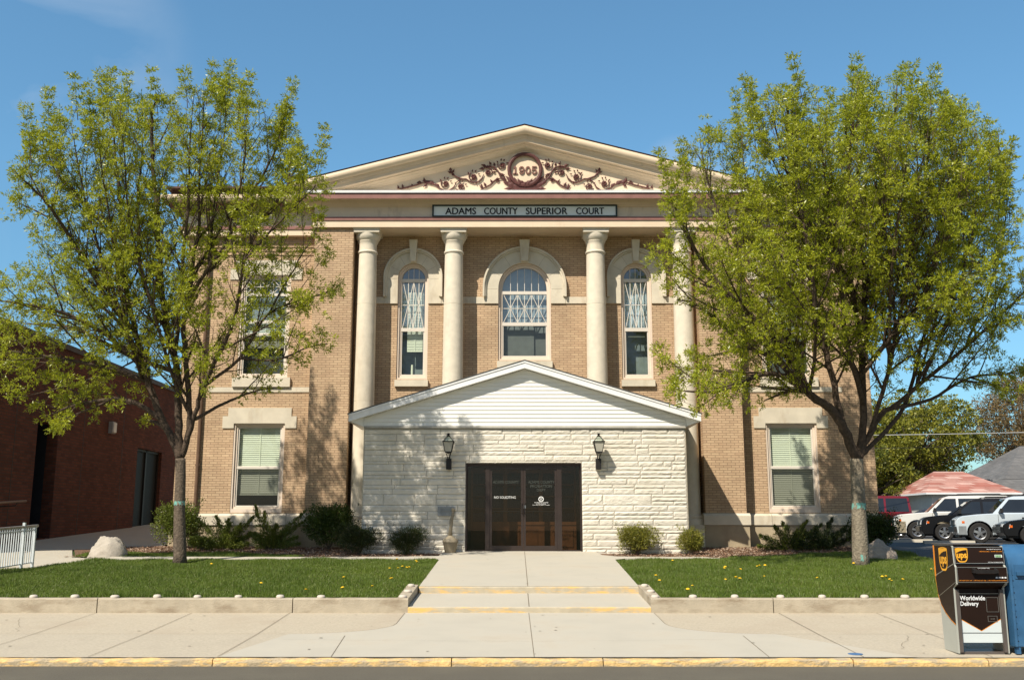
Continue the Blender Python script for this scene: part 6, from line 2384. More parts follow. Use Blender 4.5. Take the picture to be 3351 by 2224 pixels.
    V = compound(P, D, **leaf)
    F = np.arange(len(V)).reshape(-1, 4)
    mi = rng.choice(len(lmats), len(F), p=[0.5, 0.35, 0.15])
    np_mesh('crown', V, F, lmats, root, mi)
    return root


LL = [leaf_mat('ash_leaf_a', [(0.34, 0.38, 0.02), (0.50, 0.51, 0.032)], 0.45, 0.35, 3.0),
      leaf_mat('ash_leaf_b', [(0.26, 0.32, 0.02), (0.39, 0.42, 0.028)], 0.42, 0.35, 3.0),
      leaf_mat('ash_leaf_c', [(0.27, 0.31, 0.05), (0.34, 0.36, 0.07)], 0.4, 0.35, 3.0)]

limbsL = [
  [ (-7.15,0.78),(-7.23,1.87),(-7.25,2.62),(-7.28,3.01) ],
  [ (-7.28,3.01),(-7.56,3.56),(-7.93,4.27),(-8.20,5.00),(-8.44,5.76),(-8.67,6.58),(-8.88,7.42),(-8.91,8.25),(-9.14,9.55),(-9.31,10.61),(-9.38,11.41) ],
  [ (-8.88,7.42),(-9.13,7.99),(-9.38,8.28),(-10.02,9.03),(-10.54,9.55),(-11.03,10.58) ],
  [ (-7.93,4.27),(-8.59,5.68),(-9.33,6.48),(-10.16,7.08),(-10.99,7.59),(-11.61,7.89) ],
  [ (-8.44,5.76),(-9.14,6.58),(-10.03,7.89),(-10.70,8.82),(-11.24,9.34),(-11.63,9.71) ],
  [ (-7.30,3.01),(-7.38,3.94),(-7.46,4.90),(-7.73,5.76),(-7.99,7.21),(-8.17,8.74),(-8.33,9.76),(-8.44,11.01),(-8.28,11.36) ],
  [ (-7.73,5.76),(-8.39,7.08),(-8.61,8.71),(-8.60,10.07),(-8.68,11.25) ],
  [ (-7.26,3.04),(-7.13,3.65),(-7.20,4.51),(-7.38,5.76),(-7.33,6.48),(-7.26,7.62),(-7.18,8.25),(-7.24,9.71),(-7.21,11.79) ],
  [ (-7.33,6.48),(-6.92,7.29),(-6.55,7.87),(-6.43,8.54),(-5.86,9.34),(-5.40,10.39),(-5.26,11.22) ],
  [ (-6.92,7.29),(-6.84,9.02),(-6.72,10.60),(-6.63,11.68) ],
  [ (-6.55,7.87),(-6.26,9.54),(-6.22,11.68) ],
  [ (-7.22,3.08),(-7.04,3.84),(-6.87,4.60),(-6.45,5.58),(-6.26,6.18),(-6.11,7.44),(-5.81,8.30),(-5.25,9.13),(-4.89,10.07) ],
  [ (-6.87,4.60),(-6.11,5.22),(-5.50,6.22),(-4.46,6.64),(-3.78,6.83),(-3.40,7.08) ],
  [ (-6.11,7.44),(-5.41,8.30),(-4.65,9.13),(-4.32,9.54) ],
  [ (-5.51,6.18),(-4.97,7.28),(-4.51,8.09),(-3.94,8.50) ],
  [ (-7.69,3.79),(-8.49,4.27),(-9.44,4.23),(-10.28,3.94),(-10.73,3.65) ],
  [ (-7.64,3.70),(-8.17,3.84),(-8.90,3.46),(-9.65,3.27) ],
  [ (-8.09,4.71),(-9.02,5.00),(-10.00,5.20),(-11.18,5.39) ],
  [ (-6.11,5.22),(-5.28,5.19),(-4.51,5.49),(-3.75,5.58) ],
  [ (-7.04,3.84),(-6.38,4.22),(-5.63,4.51),(-4.77,4.61) ],
  [ (-8.20,5.00),(-9.10,5.75),(-10.10,6.25),(-11.00,6.45),(-11.70,6.55) ],
  [ (-7.46,4.90),(-8.60,5.30),(-9.70,5.85),(-10.60,6.0),(-11.50,5.95) ],
  [ (-8.44,5.76),(-9.40,7.10),(-10.40,8.30),(-11.30,8.80) ]
]
envL = Env([ (-7.20,11.95),(-7.90,11.68),(-8.50,11.63),(-9.02,11.68),(-9.52,11.63),(-10.41,11.31),(-11.10,11.09),(-11.33,10.29),(-11.80,9.92),(-11.81,9.03),(-11.80,7.89),(-11.91,6.98),(-11.88,5.69),(-11.59,4.71),(-11.26,4.23),(-10.71,3.46),(-10.11,3.13),(-9.36,3.18),(-8.52,3.46),(-7.67,3.56),(-6.74,3.79),(-5.98,3.94),(-5.22,4.03),(-4.66,4.13),(-4.49,4.80),(-3.84,5.49),(-3.62,6.28),(-3.30,7.08),(-3.52,7.89),(-3.79,8.50),(-4.16,9.44),(-4.79,10.23),(-5.14,11.30),(-5.76,11.52),(-6.18,11.84),(-6.64,11.90) ], (-7.72, 7.281), 20.1, 1.28, 21.65)
limbsR = [
  [ (7.27,0.76),(7.30,1.86),(7.31,2.59),(7.32,2.98) ],
  [ (7.29,2.98),(7.10,3.61),(6.80,4.08),(6.39,4.38),(6.15,5.06),(5.61,5.75),(4.86,6.45),(4.07,7.51),(3.62,8.57),(3.25,9.39) ],
  [ (7.01,3.75),(6.94,4.54),(6.78,5.40),(6.64,5.92),(5.80,6.62),(5.24,7.33),(4.58,8.42),(4.25,9.90),(4.19,10.95) ],
  [ (6.49,4.31),(5.65,5.16),(4.96,5.50),(4.07,6.34),(3.56,6.48),(2.89,6.67) ],
  [ (6.39,4.38),(5.58,4.83),(4.44,4.45),(3.60,4.45) ],
  [ (6.64,5.92),(6.56,6.80),(6.50,7.69),(6.26,8.97),(5.95,10.42),(5.89,11.85) ],
  [ (5.80,6.62),(5.52,7.76),(5.21,9.39),(5.16,11.69) ],
  [ (7.38,3.01),(7.53,3.86),(7.59,5.22),(7.75,6.62),(7.70,7.87),(7.55,9.38),(7.80,10.95),(7.97,11.96) ],
  [ (7.55,4.17),(7.25,5.75),(7.24,6.57),(7.14,7.33),(7.02,9.38),(6.92,12.06) ],
  [ (7.75,6.62),(8.25,8.16),(8.57,9.90),(8.87,12.01) ],
  [ (7.43,3.01),(7.65,3.52),(7.96,3.98),(8.21,4.11),(8.85,4.64),(9.86,5.41),(10.98,6.38),(11.82,7.16) ],
  [ (7.65,3.52),(7.99,4.45),(8.36,5.60),(8.77,7.36),(9.18,8.87),(9.49,10.42),(9.54,11.69) ],
  [ (8.36,5.60),(9.33,7.16),(9.86,8.87),(9.96,11.37) ],
  [ (8.03,4.93),(8.39,7.36),(8.82,9.38),(9.18,11.47) ],
  [ (8.06,4.03),(9.01,4.26),(9.89,4.74),(10.75,4.83),(11.43,5.12) ],
  [ (8.85,4.64),(9.65,6.38),(10.30,8.36),(10.60,11.26) ],
  [ (9.86,5.41),(10.68,7.16),(11.12,8.87),(11.30,10.31) ],
  [ (7.45,3.01),(7.93,3.52),(8.44,4.17),(9.04,5.79),(9.93,7.36),(10.86,9.18),(11.03,10.52) ],
  [ (6.84,3.89),(6.21,4.46),(5.17,4.17),(4.23,4.08) ],
  [ (9.89,4.74),(10.44,4.55),(11.06,4.17) ],
  [ (7.59,5.22),(7.40,6.87),(6.44,8.57),(6.24,10.42),(6.39,11.48) ],
]
envR = Env([ (6.93,12.22),(6.52,11.96),(5.90,11.96),(5.49,11.27),(5.17,11.80),(4.89,11.05),(4.19,10.95),(3.97,10.32),(3.53,10.43),(3.26,9.59),(3.04,8.88),(2.78,8.17),(2.66,6.87),(2.88,5.99),(2.76,5.22),(2.93,4.46),(3.29,3.98),(3.85,3.84),(4.78,3.89),(5.53,3.94),(6.29,4.12),(6.94,4.12),(7.60,4.17),(8.34,4.08),(8.99,4.03),(10.03,4.17),(10.97,3.98),(11.67,4.64),(12.03,6.37),(12.09,7.86),(11.85,9.38),(11.47,10.52),(11.11,10.84),(10.67,11.47),(9.99,11.69),(9.51,11.85),(8.93,12.17),(8.38,11.37),(7.97,12.06),(7.38,11.32) ], (7.224, 7.164), 20.4, 1.3, 21.35)
depL = [0.35, -0.5, 0.9, -0.9, 0.1, 0.7, -0.15, -0.3, 0.8, -0.8, -0.35, 0.45, -0.7, 0.9, -0.3, 0.8, -0.5, -0.6, 0.5, -0.8, 0.5, -0.3]
depR = [-0.3, 0.4, 0.9, -0.7, -0.5, 0.8, 0.1, -0.7, 0.6, 0.15, -0.4, 0.9, -0.9, 0.5, -0.5, 0.9, 0.4, 0.4, -0.8, -0.3]
envL.shrink = 0.97
envR.shrink = 0.955
street_tree('street_tree', 'slender ash tree with thin open spring leaves on the left lawn', (-7.15, 0.775), 21.65, limbsL, depL, envL, 0.115, 3700, LL, (BARK, BARKD), 31, 9,
            dict(rach=0.13, ll=0.074, lw=0.025, k=7, pairs=2, spread=1.25, droop=0.35), paint=[(2.02, 2.10, (-3.0, 0.0))])
street_tree('street_tree', 'fuller ash tree with dense spring leaves and pale trunk on the right lawn', (7.27, 0.764), 21.35, limbsR, depR, envR, 0.145, 7000, LL, (BARKL, BARKD), 77, 18,
            dict(rach=0.13, ll=0.076, lw=0.025, k=7, pairs=2, spread=1.25, droop=0.35), spires=42, sec_len=(0.4, 1.05), branch_gap=(0.18, 0.32), branch_len=(1.1, 2.4), paint=[(1.93, 2.05, (-3.1, -0.05)), (0.86, 0.98, (-1.9, -1.3))])

# ---------------------------------------------------------------- shrubs
def shrub(name, x, y, w_, d_, h_, n, size, lmats, label, cat='shrub', seed=1, needle=False, lumps=9, group=None, sprigs=6):
    R_ = np.random.default_rng(seed)
    z = hz(x, y)
    root = empty(name, (x, y, z), label, cat, group)
    # lumpy body made of overlapping foliage clumps
    cs = []
    for i in range(lumps):
        a = R_.uniform(0, 2 * np.pi)
        rr = R_.uniform(0.1, 0.55)
        cs.append((math.cos(a) * rr * w_ / 2, math.sin(a) * rr * d_ / 2, h_ * R_.uniform(0.3, 0.72), R_.uniform(0.38, 0.6)))
    cs.append((0, 0, h_ * 0.55, 0.72))
    P, D = [], []
    per = n // len(cs)
    for (cx, cy, cz, s_) in cs:
        d = R_.normal(size=(per, 3))
        d /= np.linalg.norm(d, axis=1)[:, None]
        r_ = R_.uniform(0.25, 1.05, per) ** 0.45 * (1 + 0.18 * np.sin(d[:, 0] * 7 + cx * 30) * np.sin(d[:, 2] * 8 + cy * 20))
        p = np.stack([cx + d[:, 0] * r_ * w_ / 2 * s_, cy + d[:, 1] * r_ * d_ / 2 * s_, cz + d[:, 2] * r_ * h_ * 0.5 * s_ * 1.1], 1)
        P.append(p)
        dd = d + R_.normal(scale=0.55, size=(per, 3))
        dd[:, 2] += 0.35
        D.append(dd / np.linalg.norm(dd, axis=1)[:, None])
    for k in range(sprigs):
        a = R_.uniform(0, 2 * np.pi)
        st = np.array([math.cos(a) * w_ * 0.35, math.sin(a) * d_ * 0.35, h_ * R_.uniform(0.6, 0.85)])
        dr = np.array([math.cos(a) * 0.5, math.sin(a) * 0.5, 1.0])
        t = R_.uniform(0, 1, 14)[:, None] * h_ * 0.33
        P.append(st + dr * t + R_.normal(scale=size * 0.5, size=(14, 3)))
        dd = dr + R_.normal(scale=0.8, size=(14, 3))
        D.append(dd / np.linalg.norm(dd, axis=1)[:, None])
    P = np.concatenate(P)
    D = np.concatenate(D)
    ok = P[:, 2] > 0.02
    P, D = P[ok] + np.array([x, y, z]), D[ok]
    m_ = len(P)
    L = size * R_.uniform(0.6, 1.4, m_)
    W = L * (0.22 if needle else 0.55)
    V = leaflets(P, D, L, W)
    F = np.arange(len(V)).reshape(-1, 4)
    np_mesh('foliage', V, F, lmats, root, R_.integers(0, len(lmats), len(F)))
    b = MB()
    for k in range(8):
        a = k * 0.8
        b.tube([(x, y, z - 0.03), (x + math.cos(a) * w_ * 0.1, y + math.sin(a) * d_ * 0.1, z + h_ * 0.3), (x + math.cos(a) * w_ * 0.28, y + math.sin(a) * d_ * 0.28, z + h_ * 0.75)], [0.014, 0.010, 0.004], 5)
    b.build('stems', BARK, root)
    return root


def juniper(name, x, y, fronds, label, seed, lmats, group=None):
    R_ = np.random.default_rng(seed)
    z = hz(x, y)
    root = empty(name, (x, y, z), label, 'juniper', group)
    b = MB()
    P, D = [], []
    for (ax, az, L, sp) in fronds:
        ay = R_.uniform(-0.35, 0.25)
        d = np.array([ax, ay, az])
        d = d / np.linalg.norm(d)
        n_ = 14
        pts = []
        for k in range(n_ + 1):
            t = k / n_
            pts.append(np.array([x, y, z]) + d * L * t + np.array([0.10 * L * ax * t * t, 0, -0.04 * L * t * t]) + np.array([R_.uniform(-.03, .03), R_.uniform(-.05, .05), 0.0]))
        b.tube([tuple(p) for p in pts], [0.012 * (1 - k / (n_ + 2)) + 0.003 for k in range(n_ + 1)], 4)
        for k in range(2, n_ + 1):
            t = k / n_
            rad = sp * (1.0 - t) ** 0.8 + 0.02
            m_ = 70
            # feathery side sprays pointing forward
            q = R_.normal(size=(m_, 3)) * rad * 0.6
            P.append(pts[k] + q)
            dd = d * 1.0 + q * 3.5 + R_.normal(scale=0.25, size=(m_, 3))
            D.append(dd / np.linalg.norm(dd, axis=1)[:, None])
    b.build('stems', BARK, root)
    P, D = np.concatenate(P), np.concatenate(D)
    ok = P[:, 2] > z + 0.01
    P, D = P[ok], D[ok]
    m_ = len(P)
    L = 0.07 * R_.uniform(.6, 1.4, m_)
    V = leaflets(P, D, L, L * 0.2)
    F = np.arange(len(V)).reshape(-1, 4)
    np_mesh('foliage', V, F, lmats, root, R_.integers(0, len(lmats), len(F)))
    return root


G1 = [leaf_mat('shrub_light_a', [(0.12, 0.16, 0.022), (0.19, 0.22, 0.035)], 0.25, 0.4, 4), leaf_mat('shrub_light_b', [(0.09, 0.125, 0.018), (0.14, 0.175, 0.026)], 0.25, 0.4, 4)]
G2 = [leaf_mat('shrub_dark_a', [(0.045, 0.085, 0.014), (0.075, 0.12, 0.02)], 0.2, 0.35, 4), leaf_mat('shrub_dark_b', [(0.06, 0.095, 0.016), (0.10, 0.135, 0.025)], 0.2, 0.35, 4)]
G3 = [leaf_mat('yew_shaded_a', [(0.022, 0.042, 0.010), (0.042, 0.065, 0.014)], 0.15, 0.45, 5), leaf_mat('yew_shaded_b', [(0.035, 0.055, 0.012), (0.08, 0.085, 0.02)], 0.15, 0.45, 5)]  # darker copy of the yew colours, shade painted into the leaves
G4 = [leaf_mat('yew_sunlit_a', [(0.22, 0.22, 0.03), (0.34, 0.31, 0.05)], 0.25, 0.45, 5), leaf_mat('yew_sunlit_b', [(0.13, 0.15, 0.025), (0.22, 0.22, 0.04)], 0.25, 0.45, 5)]  # brighter copy of the yew colours, sunlight painted into the leaves
G5 = [leaf_mat('juniper_a', [(0.09, 0.13, 0.018), (0.16, 0.19, 0.028)], 0.15, 0.45, 5), leaf_mat('juniper_b', [(0.12, 0.155, 0.02), (0.21, 0.23, 0.036)], 0.15, 0.45, 5)]
shrub('round_shrub', -8.75, 26.15, 1.50, 1.1, 1.28, 13000, 0.045, G1, 'light green round shrub behind the left tree trunk', seed=3, lumps=14)
shrub('round_shrub', -4.75, 25.85, 1.65, 1.0, 1.22, 13000, 0.045, G2, 'large dark green shrub against the portico pier left of the porch', seed=4, lumps=14)
shrub('low_yew', -3.72, 24.12, 1.25, 0.65, 0.76, 12000, 0.045, G3, 'shaded dark clipped yew at the left corner of the porch wall', 'yew', seed=5, needle=True, lumps=10)
shrub('low_yew', -2.58, 24.12, 1.02, 0.6, 0.72, 10000, 0.045, G3, 'shaded dark clipped yew between the porch corner yew and the ashtray', 'yew', seed=6, needle=True, lumps=9)
shrub('low_yew', 2.90, 24.10, 1.18, 0.66, 0.76, 12000, 0.055, G4, 'golden green yew in sun right of the porch doors', 'yew', seed=7, needle=True, lumps=10)
shrub('low_yew', 4.20, 24.12, 0.80, 0.52, 0.66, 8000, 0.055, G4, 'smaller sunlit golden green yew at the right corner of the porch', 'yew', seed=8, needle=True, lumps=7)
shrub('round_shrub', 8.95, 25.35, 1.55, 1.0, 0.98, 12000, 0.045, G2 + G3, 'dark shrub at the right end of the courthouse, behind the right tree trunk', seed=9, lumps=14)
shrub('ground_shrub', -7.85, 25.4, 0.8, 0.4, 0.36, 3500, 0.04, G1, 'low trailing green plant between the round shrub and the junipers', 'plant', seed=10, lumps=6, sprigs=2)
shrub('ground_shrub', -10.4, 31.0, 0.8, 0.5, 0.5, 3500, 0.05, G2, 'small dark bush on the side path by the brick building window', 'bush', seed=12, lumps=6, sprigs=2)
juniper('juniper', -7.45, 25.95, [(-0.75, .9, .95, .10), (-1.0, .45, .8, .12), (-.25, 1.0, .85, .14), (.1, 1.0, .75, .14), (.5, .8, .8, .14), (.8, 1.0, 1.15, .09), (.75, .5, .7, .12), (1.0, .3, .6, .12), (-.6, .25, .6, .12), (0, .5, .5, .16), (.4, .3, .5, .16)], 'spiky green juniper under the left ground-floor window', 15, G5, 'junipers along the courthouse front')
juniper('juniper', -6.35, 25.95, [(-.28, 1.0, 1.15, .16), (-.12, 1.0, .95, .16), (-.6, .6, .6, .12), (.3, .8, .7, .14), (.75, .95, 1.25, .09), (.9, .85, 1.1, .08), (.8, .4, .75, .12), (.4, .5, .6, .16), (-.3, .4, .5, .16), (1.0, .25, .7, .12)], 'taller spiky juniper with one upright plume, beside the dark shrub', 16, G5, 'junipers along the courthouse front')
juniper('juniper', 6.95, 25.6, [(-.9, .55, .75, .12), (-.5, .8, .75, .13), (-.1, 1.0, .7, .13), (.45, .9, .85, .11), (.7, .55, .7, .12), (-1, .2, .7, .12), (1.0, .3, .7, .12), (.2, .5, .5, .15), (.9, .8, 1.0, .08)], 'dark juniper right of the portico pier, under the right window', 17, G5 + G3, 'junipers along the courthouse front')
juniper('juniper', 7.75, 25.55, [(-.5, .6, .6, .12), (-.1, .8, .6, .13), (.35, 1.0, .85, .10), (.8, .8, .9, .08), (.9, .4, .8, .10), (-.9, .35, .6, .12), (.3, .4, .5, .15), (.6, .6, .75, .1)], 'dark juniper nearer the right tree trunk, under the right window', 18, G3, 'junipers along the courthouse front')

# ---------------------------------------------------------------- background trees
def far_tree(name, label, x, y, gz, poly, cen, ky, nclump, per, size, lmats, seed, trunk_r=0.25, clump_r=0.75, flat=0.7):
    R_ = np.random.default_rng(seed)
    root = empty(name, (x, y, gz), label, 'tree', 'trees beyond the parking lot')
    env = Env(poly, cen, y, ky)
    cs = []
    tries = 0
    r_max = max(env.r)
    while len(cs) < nclump and tries < 60000:
        tries += 1
        p = np.array([cen[0], y, cen[1]]) + R_.uniform(-1, 1, 3) * r_max
        f = env.frac(p)
        if f < 0.98 and R_.random() < 0.25 + 0.75 * f: cs.append(p)
    P, D = [], []
    for c in cs:
        r_ = clump_r * R_.uniform(0.6, 1.25)
        d = R_.normal(size=(per, 3))
        d /= np.linalg.norm(d, axis=1)[:, None]
        P.append(c + d * (r_ * R_.uniform(0.3, 1.0, per) ** 0.5)[:, None] * np.array([1, 1, flat]))
        dd = d + R_.normal(scale=0.5, size=(per, 3))
        D.append(dd / np.linalg.norm(dd, axis=1)[:, None])
    P, D = np.concatenate(P), np.concatenate(D)
    L = size * R_.uniform(.6, 1.4, len(P))
    V = leaflets(P, D, L, L * 0.6)
    F = np.arange(len(V)).reshape(-1, 4)
    np_mesh('crown', V, F, lmats, root, R_.integers(0, len(lmats), len(F)))
    b = MB()
    top = np.array([cen[0], y, cen[1]])
    base = np.array([x, y, gz - 0.1])
    fork = base + (top - base) * 0.35
    b.tube([tuple(base), tuple(fork), tuple(top), tuple(top + np.array([0.2, 0, r_max * 0.5]))], [trunk_r, trunk_r * .75, trunk_r * .4, 0.04], 10)
    for c in cs[::3]:
        s_ = fork + (top - fork) * R_.uniform(0, 0.8)
        mid = (s_ + c) / 2 + np.array([0, 0, -0.1])
        b.tube([tuple(s_), tuple(mid), tuple(c)], [trunk_r * 0.3, trunk_r * 0.18, 0.02], 5)
    b.build('trunk', BARK, root, smooth=True)
    return root


FL1 = [leaf_mat('maple_leaf_a', [(0.22, 0.225, 0.022), (0.32, 0.30, 0.035)], 0.3, 0.5, 1), leaf_mat('maple_leaf_b', [(0.14, 0.16, 0.018), (0.22, 0.22, 0.028)], 0.3, 0.5, 1)]
FL2 = [leaf_mat('budding_leaf_a', [(0.20, 0.135, 0.055), (0.27, 0.18, 0.08)], 0.3, 0.6, 1), leaf_mat('budding_leaf_b', [(0.15, 0.12, 0.04), (0.22, 0.16, 0.06)], 0.3, 0.6, 1)]
FL3 = [leaf_mat('dark_leaf_a', [(0.09, 0.12, 0.018), (0.15, 0.17, 0.025)], 0.3, 0.5, 1), leaf_mat('dark_leaf_b', [(0.08, 0.10, 0.02), (0.13, 0.13, 0.03)], 0.3, 0.5, 1)]
far_tree('maple_tree', 'big yellow-green maple behind the red-roofed garage', 27.0, 68.0, 1.05, [(22.4, 4.0), (22.4, 8.0), (24.0, 9.7), (26.2, 10.4), (28.8, 10.8), (30.8, 10.2), (32.0, 9.1), (32.0, 7.3), (30.8, 5.8), (28.5, 4.6), (26, 3.6)], (27.8, 7.4), 1.1, 420, 120, 0.17, FL1, 2, clump_r=0.55)
far_tree('bushy_tree', 'dense low green tree beside the maple, behind the parked cars', 22.3, 64.0, 1.05, [(19.0, 2.6), (19.5, 5.0), (21.0, 6.8), (23.5, 7.0), (25.5, 5.5), (25.5, 3.3), (23.0, 2.2)], (22.3, 4.2), 1.1, 170, 110, 0.16, FL3 + FL1, 5, clump_r=0.5)
far_tree('budding_tree', 'reddish brown budding tree above the grey-roofed house', 43.5, 84.0, 1.1, [(38.5, 8.0), (38.8, 10.5), (40.2, 12.8), (42.0, 14.3), (46.0, 15.0), (48.0, 10.0), (46, 6.5), (41.0, 6.2)], (42.8, 10.0), 1.1, 380, 110, 0.15, FL2, 7, clump_r=0.8)
far_tree('budding_tree', 'thin pale green tree beyond the grey-roofed house, lower than the brown one', 37.5, 92.0, 1.1, [(34.0, 4.0), (34.3, 8.0), (36.5, 9.8), (39.5, 9.8), (41.5, 7.5), (41, 4.5)], (37.6, 6.6), 1.1, 170, 80, 0.16, [FL1[1], FL2[1]], 8, clump_r=0.8)

# ---------------------------------------------------------------- houses beyond the parking lot
gz = 1.0
ga = empty('garage', (26.5, 60.5, gz), 'small white garage with red hipped shingle roof beyond the parked cars', 'garage')
b = MB()
b.box(24.2, 28.9, 58.3, 63.2, gz - 0.2, 3.50)
b.build('wall', mat('garage_white', (0.52, 0.52, 0.48), 0.6, 0.05, 2), ga)
RSH = brick_mat('red_shingle', (0.34, 0.13, 0.10), (0.58, 0.40, 0.34), (0.20, 0.08, 0.06), 0.9, 0.13, 0.010, bias=-0.15)
b = MB()
x0, x1, y0, y1, z0, z1 = 23.75, 29.3, 57.9, 63.6, 3.50, 4.85
b.add([(x0, y0, z0), (x1, y0, z0), (x1, y1, z0), (x0, y1, z0), (25.45, 60.7, z1), (27.2, 60.7, z1)], [(0, 1, 5, 4), (1, 2, 5), (2, 3, 4, 5), (3, 0, 4)])
b.build('roof', RSH, ga)
b = MB()
b.box(x0, x1, y0, y1, z0 - 0.10, z0 - 0.003)
b.build('eave_board', WHITE2, ga)
b = MB()
b.box(25.0, 27.4, 58.27, 58.299, gz, 3.2)
b.build('garage_door', mat('garage_door_white', (0.6, 0.6, 0.56), 0.5, 0.04, 2), ga)
GSH = brick_mat('grey_shingles', (0.125, 0.125, 0.125), (0.17, 0.165, 0.16), (0.09, 0.09, 0.09), 0.5, 0.14, 0.008)


def gable_house(name, label, x0, x1, y0, y1, zb, ze, zr_, wallm, roofm, ridge='x', hip=0.0):
    h = empty(name, ((x0 + x1) / 2, (y0 + y1) / 2, zb), label, 'house', 'houses beyond the parking lot')
    b = MB()
    b.box(x0, x1, y0, y1, zb, ze)
    ym = (y0 + y1) / 2
    o_ = 0.45
    if not hip:
        b.add([(x0, y0, ze), (x0, y1, ze), (x0, ym, zr_ - 0.1), (x1, y0, ze), (x1, y1, ze), (x1, ym, zr_ - 0.1)], [(0, 1, 2), (3, 5, 4)])
    b.build('wall', wallm, h)
    b = MB()
    if hip:
        b.add([(x0 - o_, y0 - o_, ze), (x1 + o_, y0 - o_, ze), (x1 + o_, y1 + o_, ze), (x0 - o_, y1 + o_, ze), (x0 + hip, ym, zr_), (x1 - hip, ym, zr_)], [(0, 1, 5, 4), (1, 2, 5), (2, 3, 4, 5), (3, 0, 4), (0, 3, 2, 1)])
    else:
        for (ya, sg) in ((y0 - o_, 1), (y1 + o_, -1)):
            b.hexa([(x0 - o_, ya, ze - .12), (x1 + o_, ya, ze - .12), (x1 + o_, ym, zr_ - .02), (x0 - o_, ym, zr_ - .02)], [(x0 - o_, ya, ze), (x1 + o_, ya, ze), (x1 + o_, ym, zr_ + .1), (x0 - o_, ym, zr_ + .1)])
    b.build('roof', roofm, h)
    for k in range(3):
        b = MB()
        xx = x0 + (x1 - x0) * (k + .5) / 3
        b.box(xx - 0.5, xx + 0.5, y0 - 0.03, y0 - 0.003, zb + 1.2, zb + 2.5)
        b.build('window', mat('house_window', (0.05, 0.06, 0.07), 0.15, 0.1, 1, spec=0.8), h)
    return h


gable_house('house', 'grey shingle-roofed house at the right edge beyond the garage', 36.7, 51, 74.5, 84, 1.0, 5.05, 7.9, mat('siding_dark', (0.10, 0.11, 0.11), 0.7), GSH, hip=3.6)
hp = gable_house('house', 'low grey-roofed annex between the garage and the grey house', 31.6, 39, 69.5, 73.5, 1.0, 3.7, 4.9, mat('siding_pale', (0.45, 0.50, 0.50), 0.6, 0.04, 2), GSH, hip=1.2)
gable_house('house', 'white house glimpsed through the trees behind the maple', 22.5, 31.5, 80, 88, 1.0, 6.3, 8.4, mat('siding_white', (0.66, 0.66, 0.64), 0.6, 0.03, 2), GSH, hip=3)
gable_house('house', 'house with dark roof between the maple and the brown tree', 35.5, 41.5, 95, 102, 1.0, 6.0, 8.8, mat('siding_tan', (0.35, 0.30, 0.24), 0.6, 0.04, 2), mat('dark_roof', (0.06, 0.055, 0.06), 0.9, 0.2, 5), hip=2)
# wires and their poles (poles stand outside the picture)
for i, (za, zb2, m, lab) in enumerate(((6.15, 6.33, mat('wire_grey', (0.42, 0.42, 0.40), 0.5), 'pale overhead cable crossing in front of the maple, middle one'), (5.50, 5.66, BLACK, 'dark overhead cable, lowest of the three in front of the maple'), (7.15, 7.15, BLACK, 'thin overhead cable, highest of the three in front of the maple'))):
    b = MB()
    n_ = 30
    pts = []
    for k in range(n_ + 1):
        t = k / n_
        x = 2 + 46 * t
        base_z = za + (zb2 - za) * (x - 18) / 8 if True else za
        pts.append((x, 50, base_z + 0.35 * ((2 * t - 1) ** 2) - 0.1))
    b.tube(pts, 0.022 if i == 0 else 0.016 if i == 1 else 0.011, 5)
    tag(b.build('overhead_cable', m), lab, 'cable', 'overhead cables')


def utility_pole(x, y, label):
    root = empty('utility_pole', (x, y, 1.0), label, 'utility pole')
    b = MB()
    b.tube([(x, y, 0.8), (x, y, 8.6)], [0.16, 0.11], 10)
    b.build('pole', BARK, root)
    b = MB()
    b.box(x - 0.06, x + 0.06, y - 1.0, y + 1.0, 7.4, 7.52)
    b.build('crossarm', BARK, root)


utility_pole(48.2, 50.0, 'wooden utility pole carrying the overhead cables beyond the parking lot')

# ---------------------------------------------------------------- parked cars
TYRE = mat('tyre', (0.025, 0.024, 0.023), 0.85, 0.2, 20)
RIM = mat('alloy_rim', (0.55, 0.56, 0.57), 0.25, 0.05, 10, metal=0.9)
CGL = mat('car_glass', (0.012, 0.015, 0.017), 0.04, 0.2, 2, spec=0.9)
CHR = mat('chrome', (0.75, 0.75, 0.75), 0.12, 0.02, 5, metal=1.0)
AMB = mat('amber_lens', (0.65, 0.13, 0.015), 0.2, 0.1, 10)
HDL = mat('headlight_lens', (0.55, 0.58, 0.60), 0.08, 0.05, 10, spec=0.9)
TRIM = mat('black_trim', (0.02, 0.02, 0.02), 0.55, 0.1, 10)


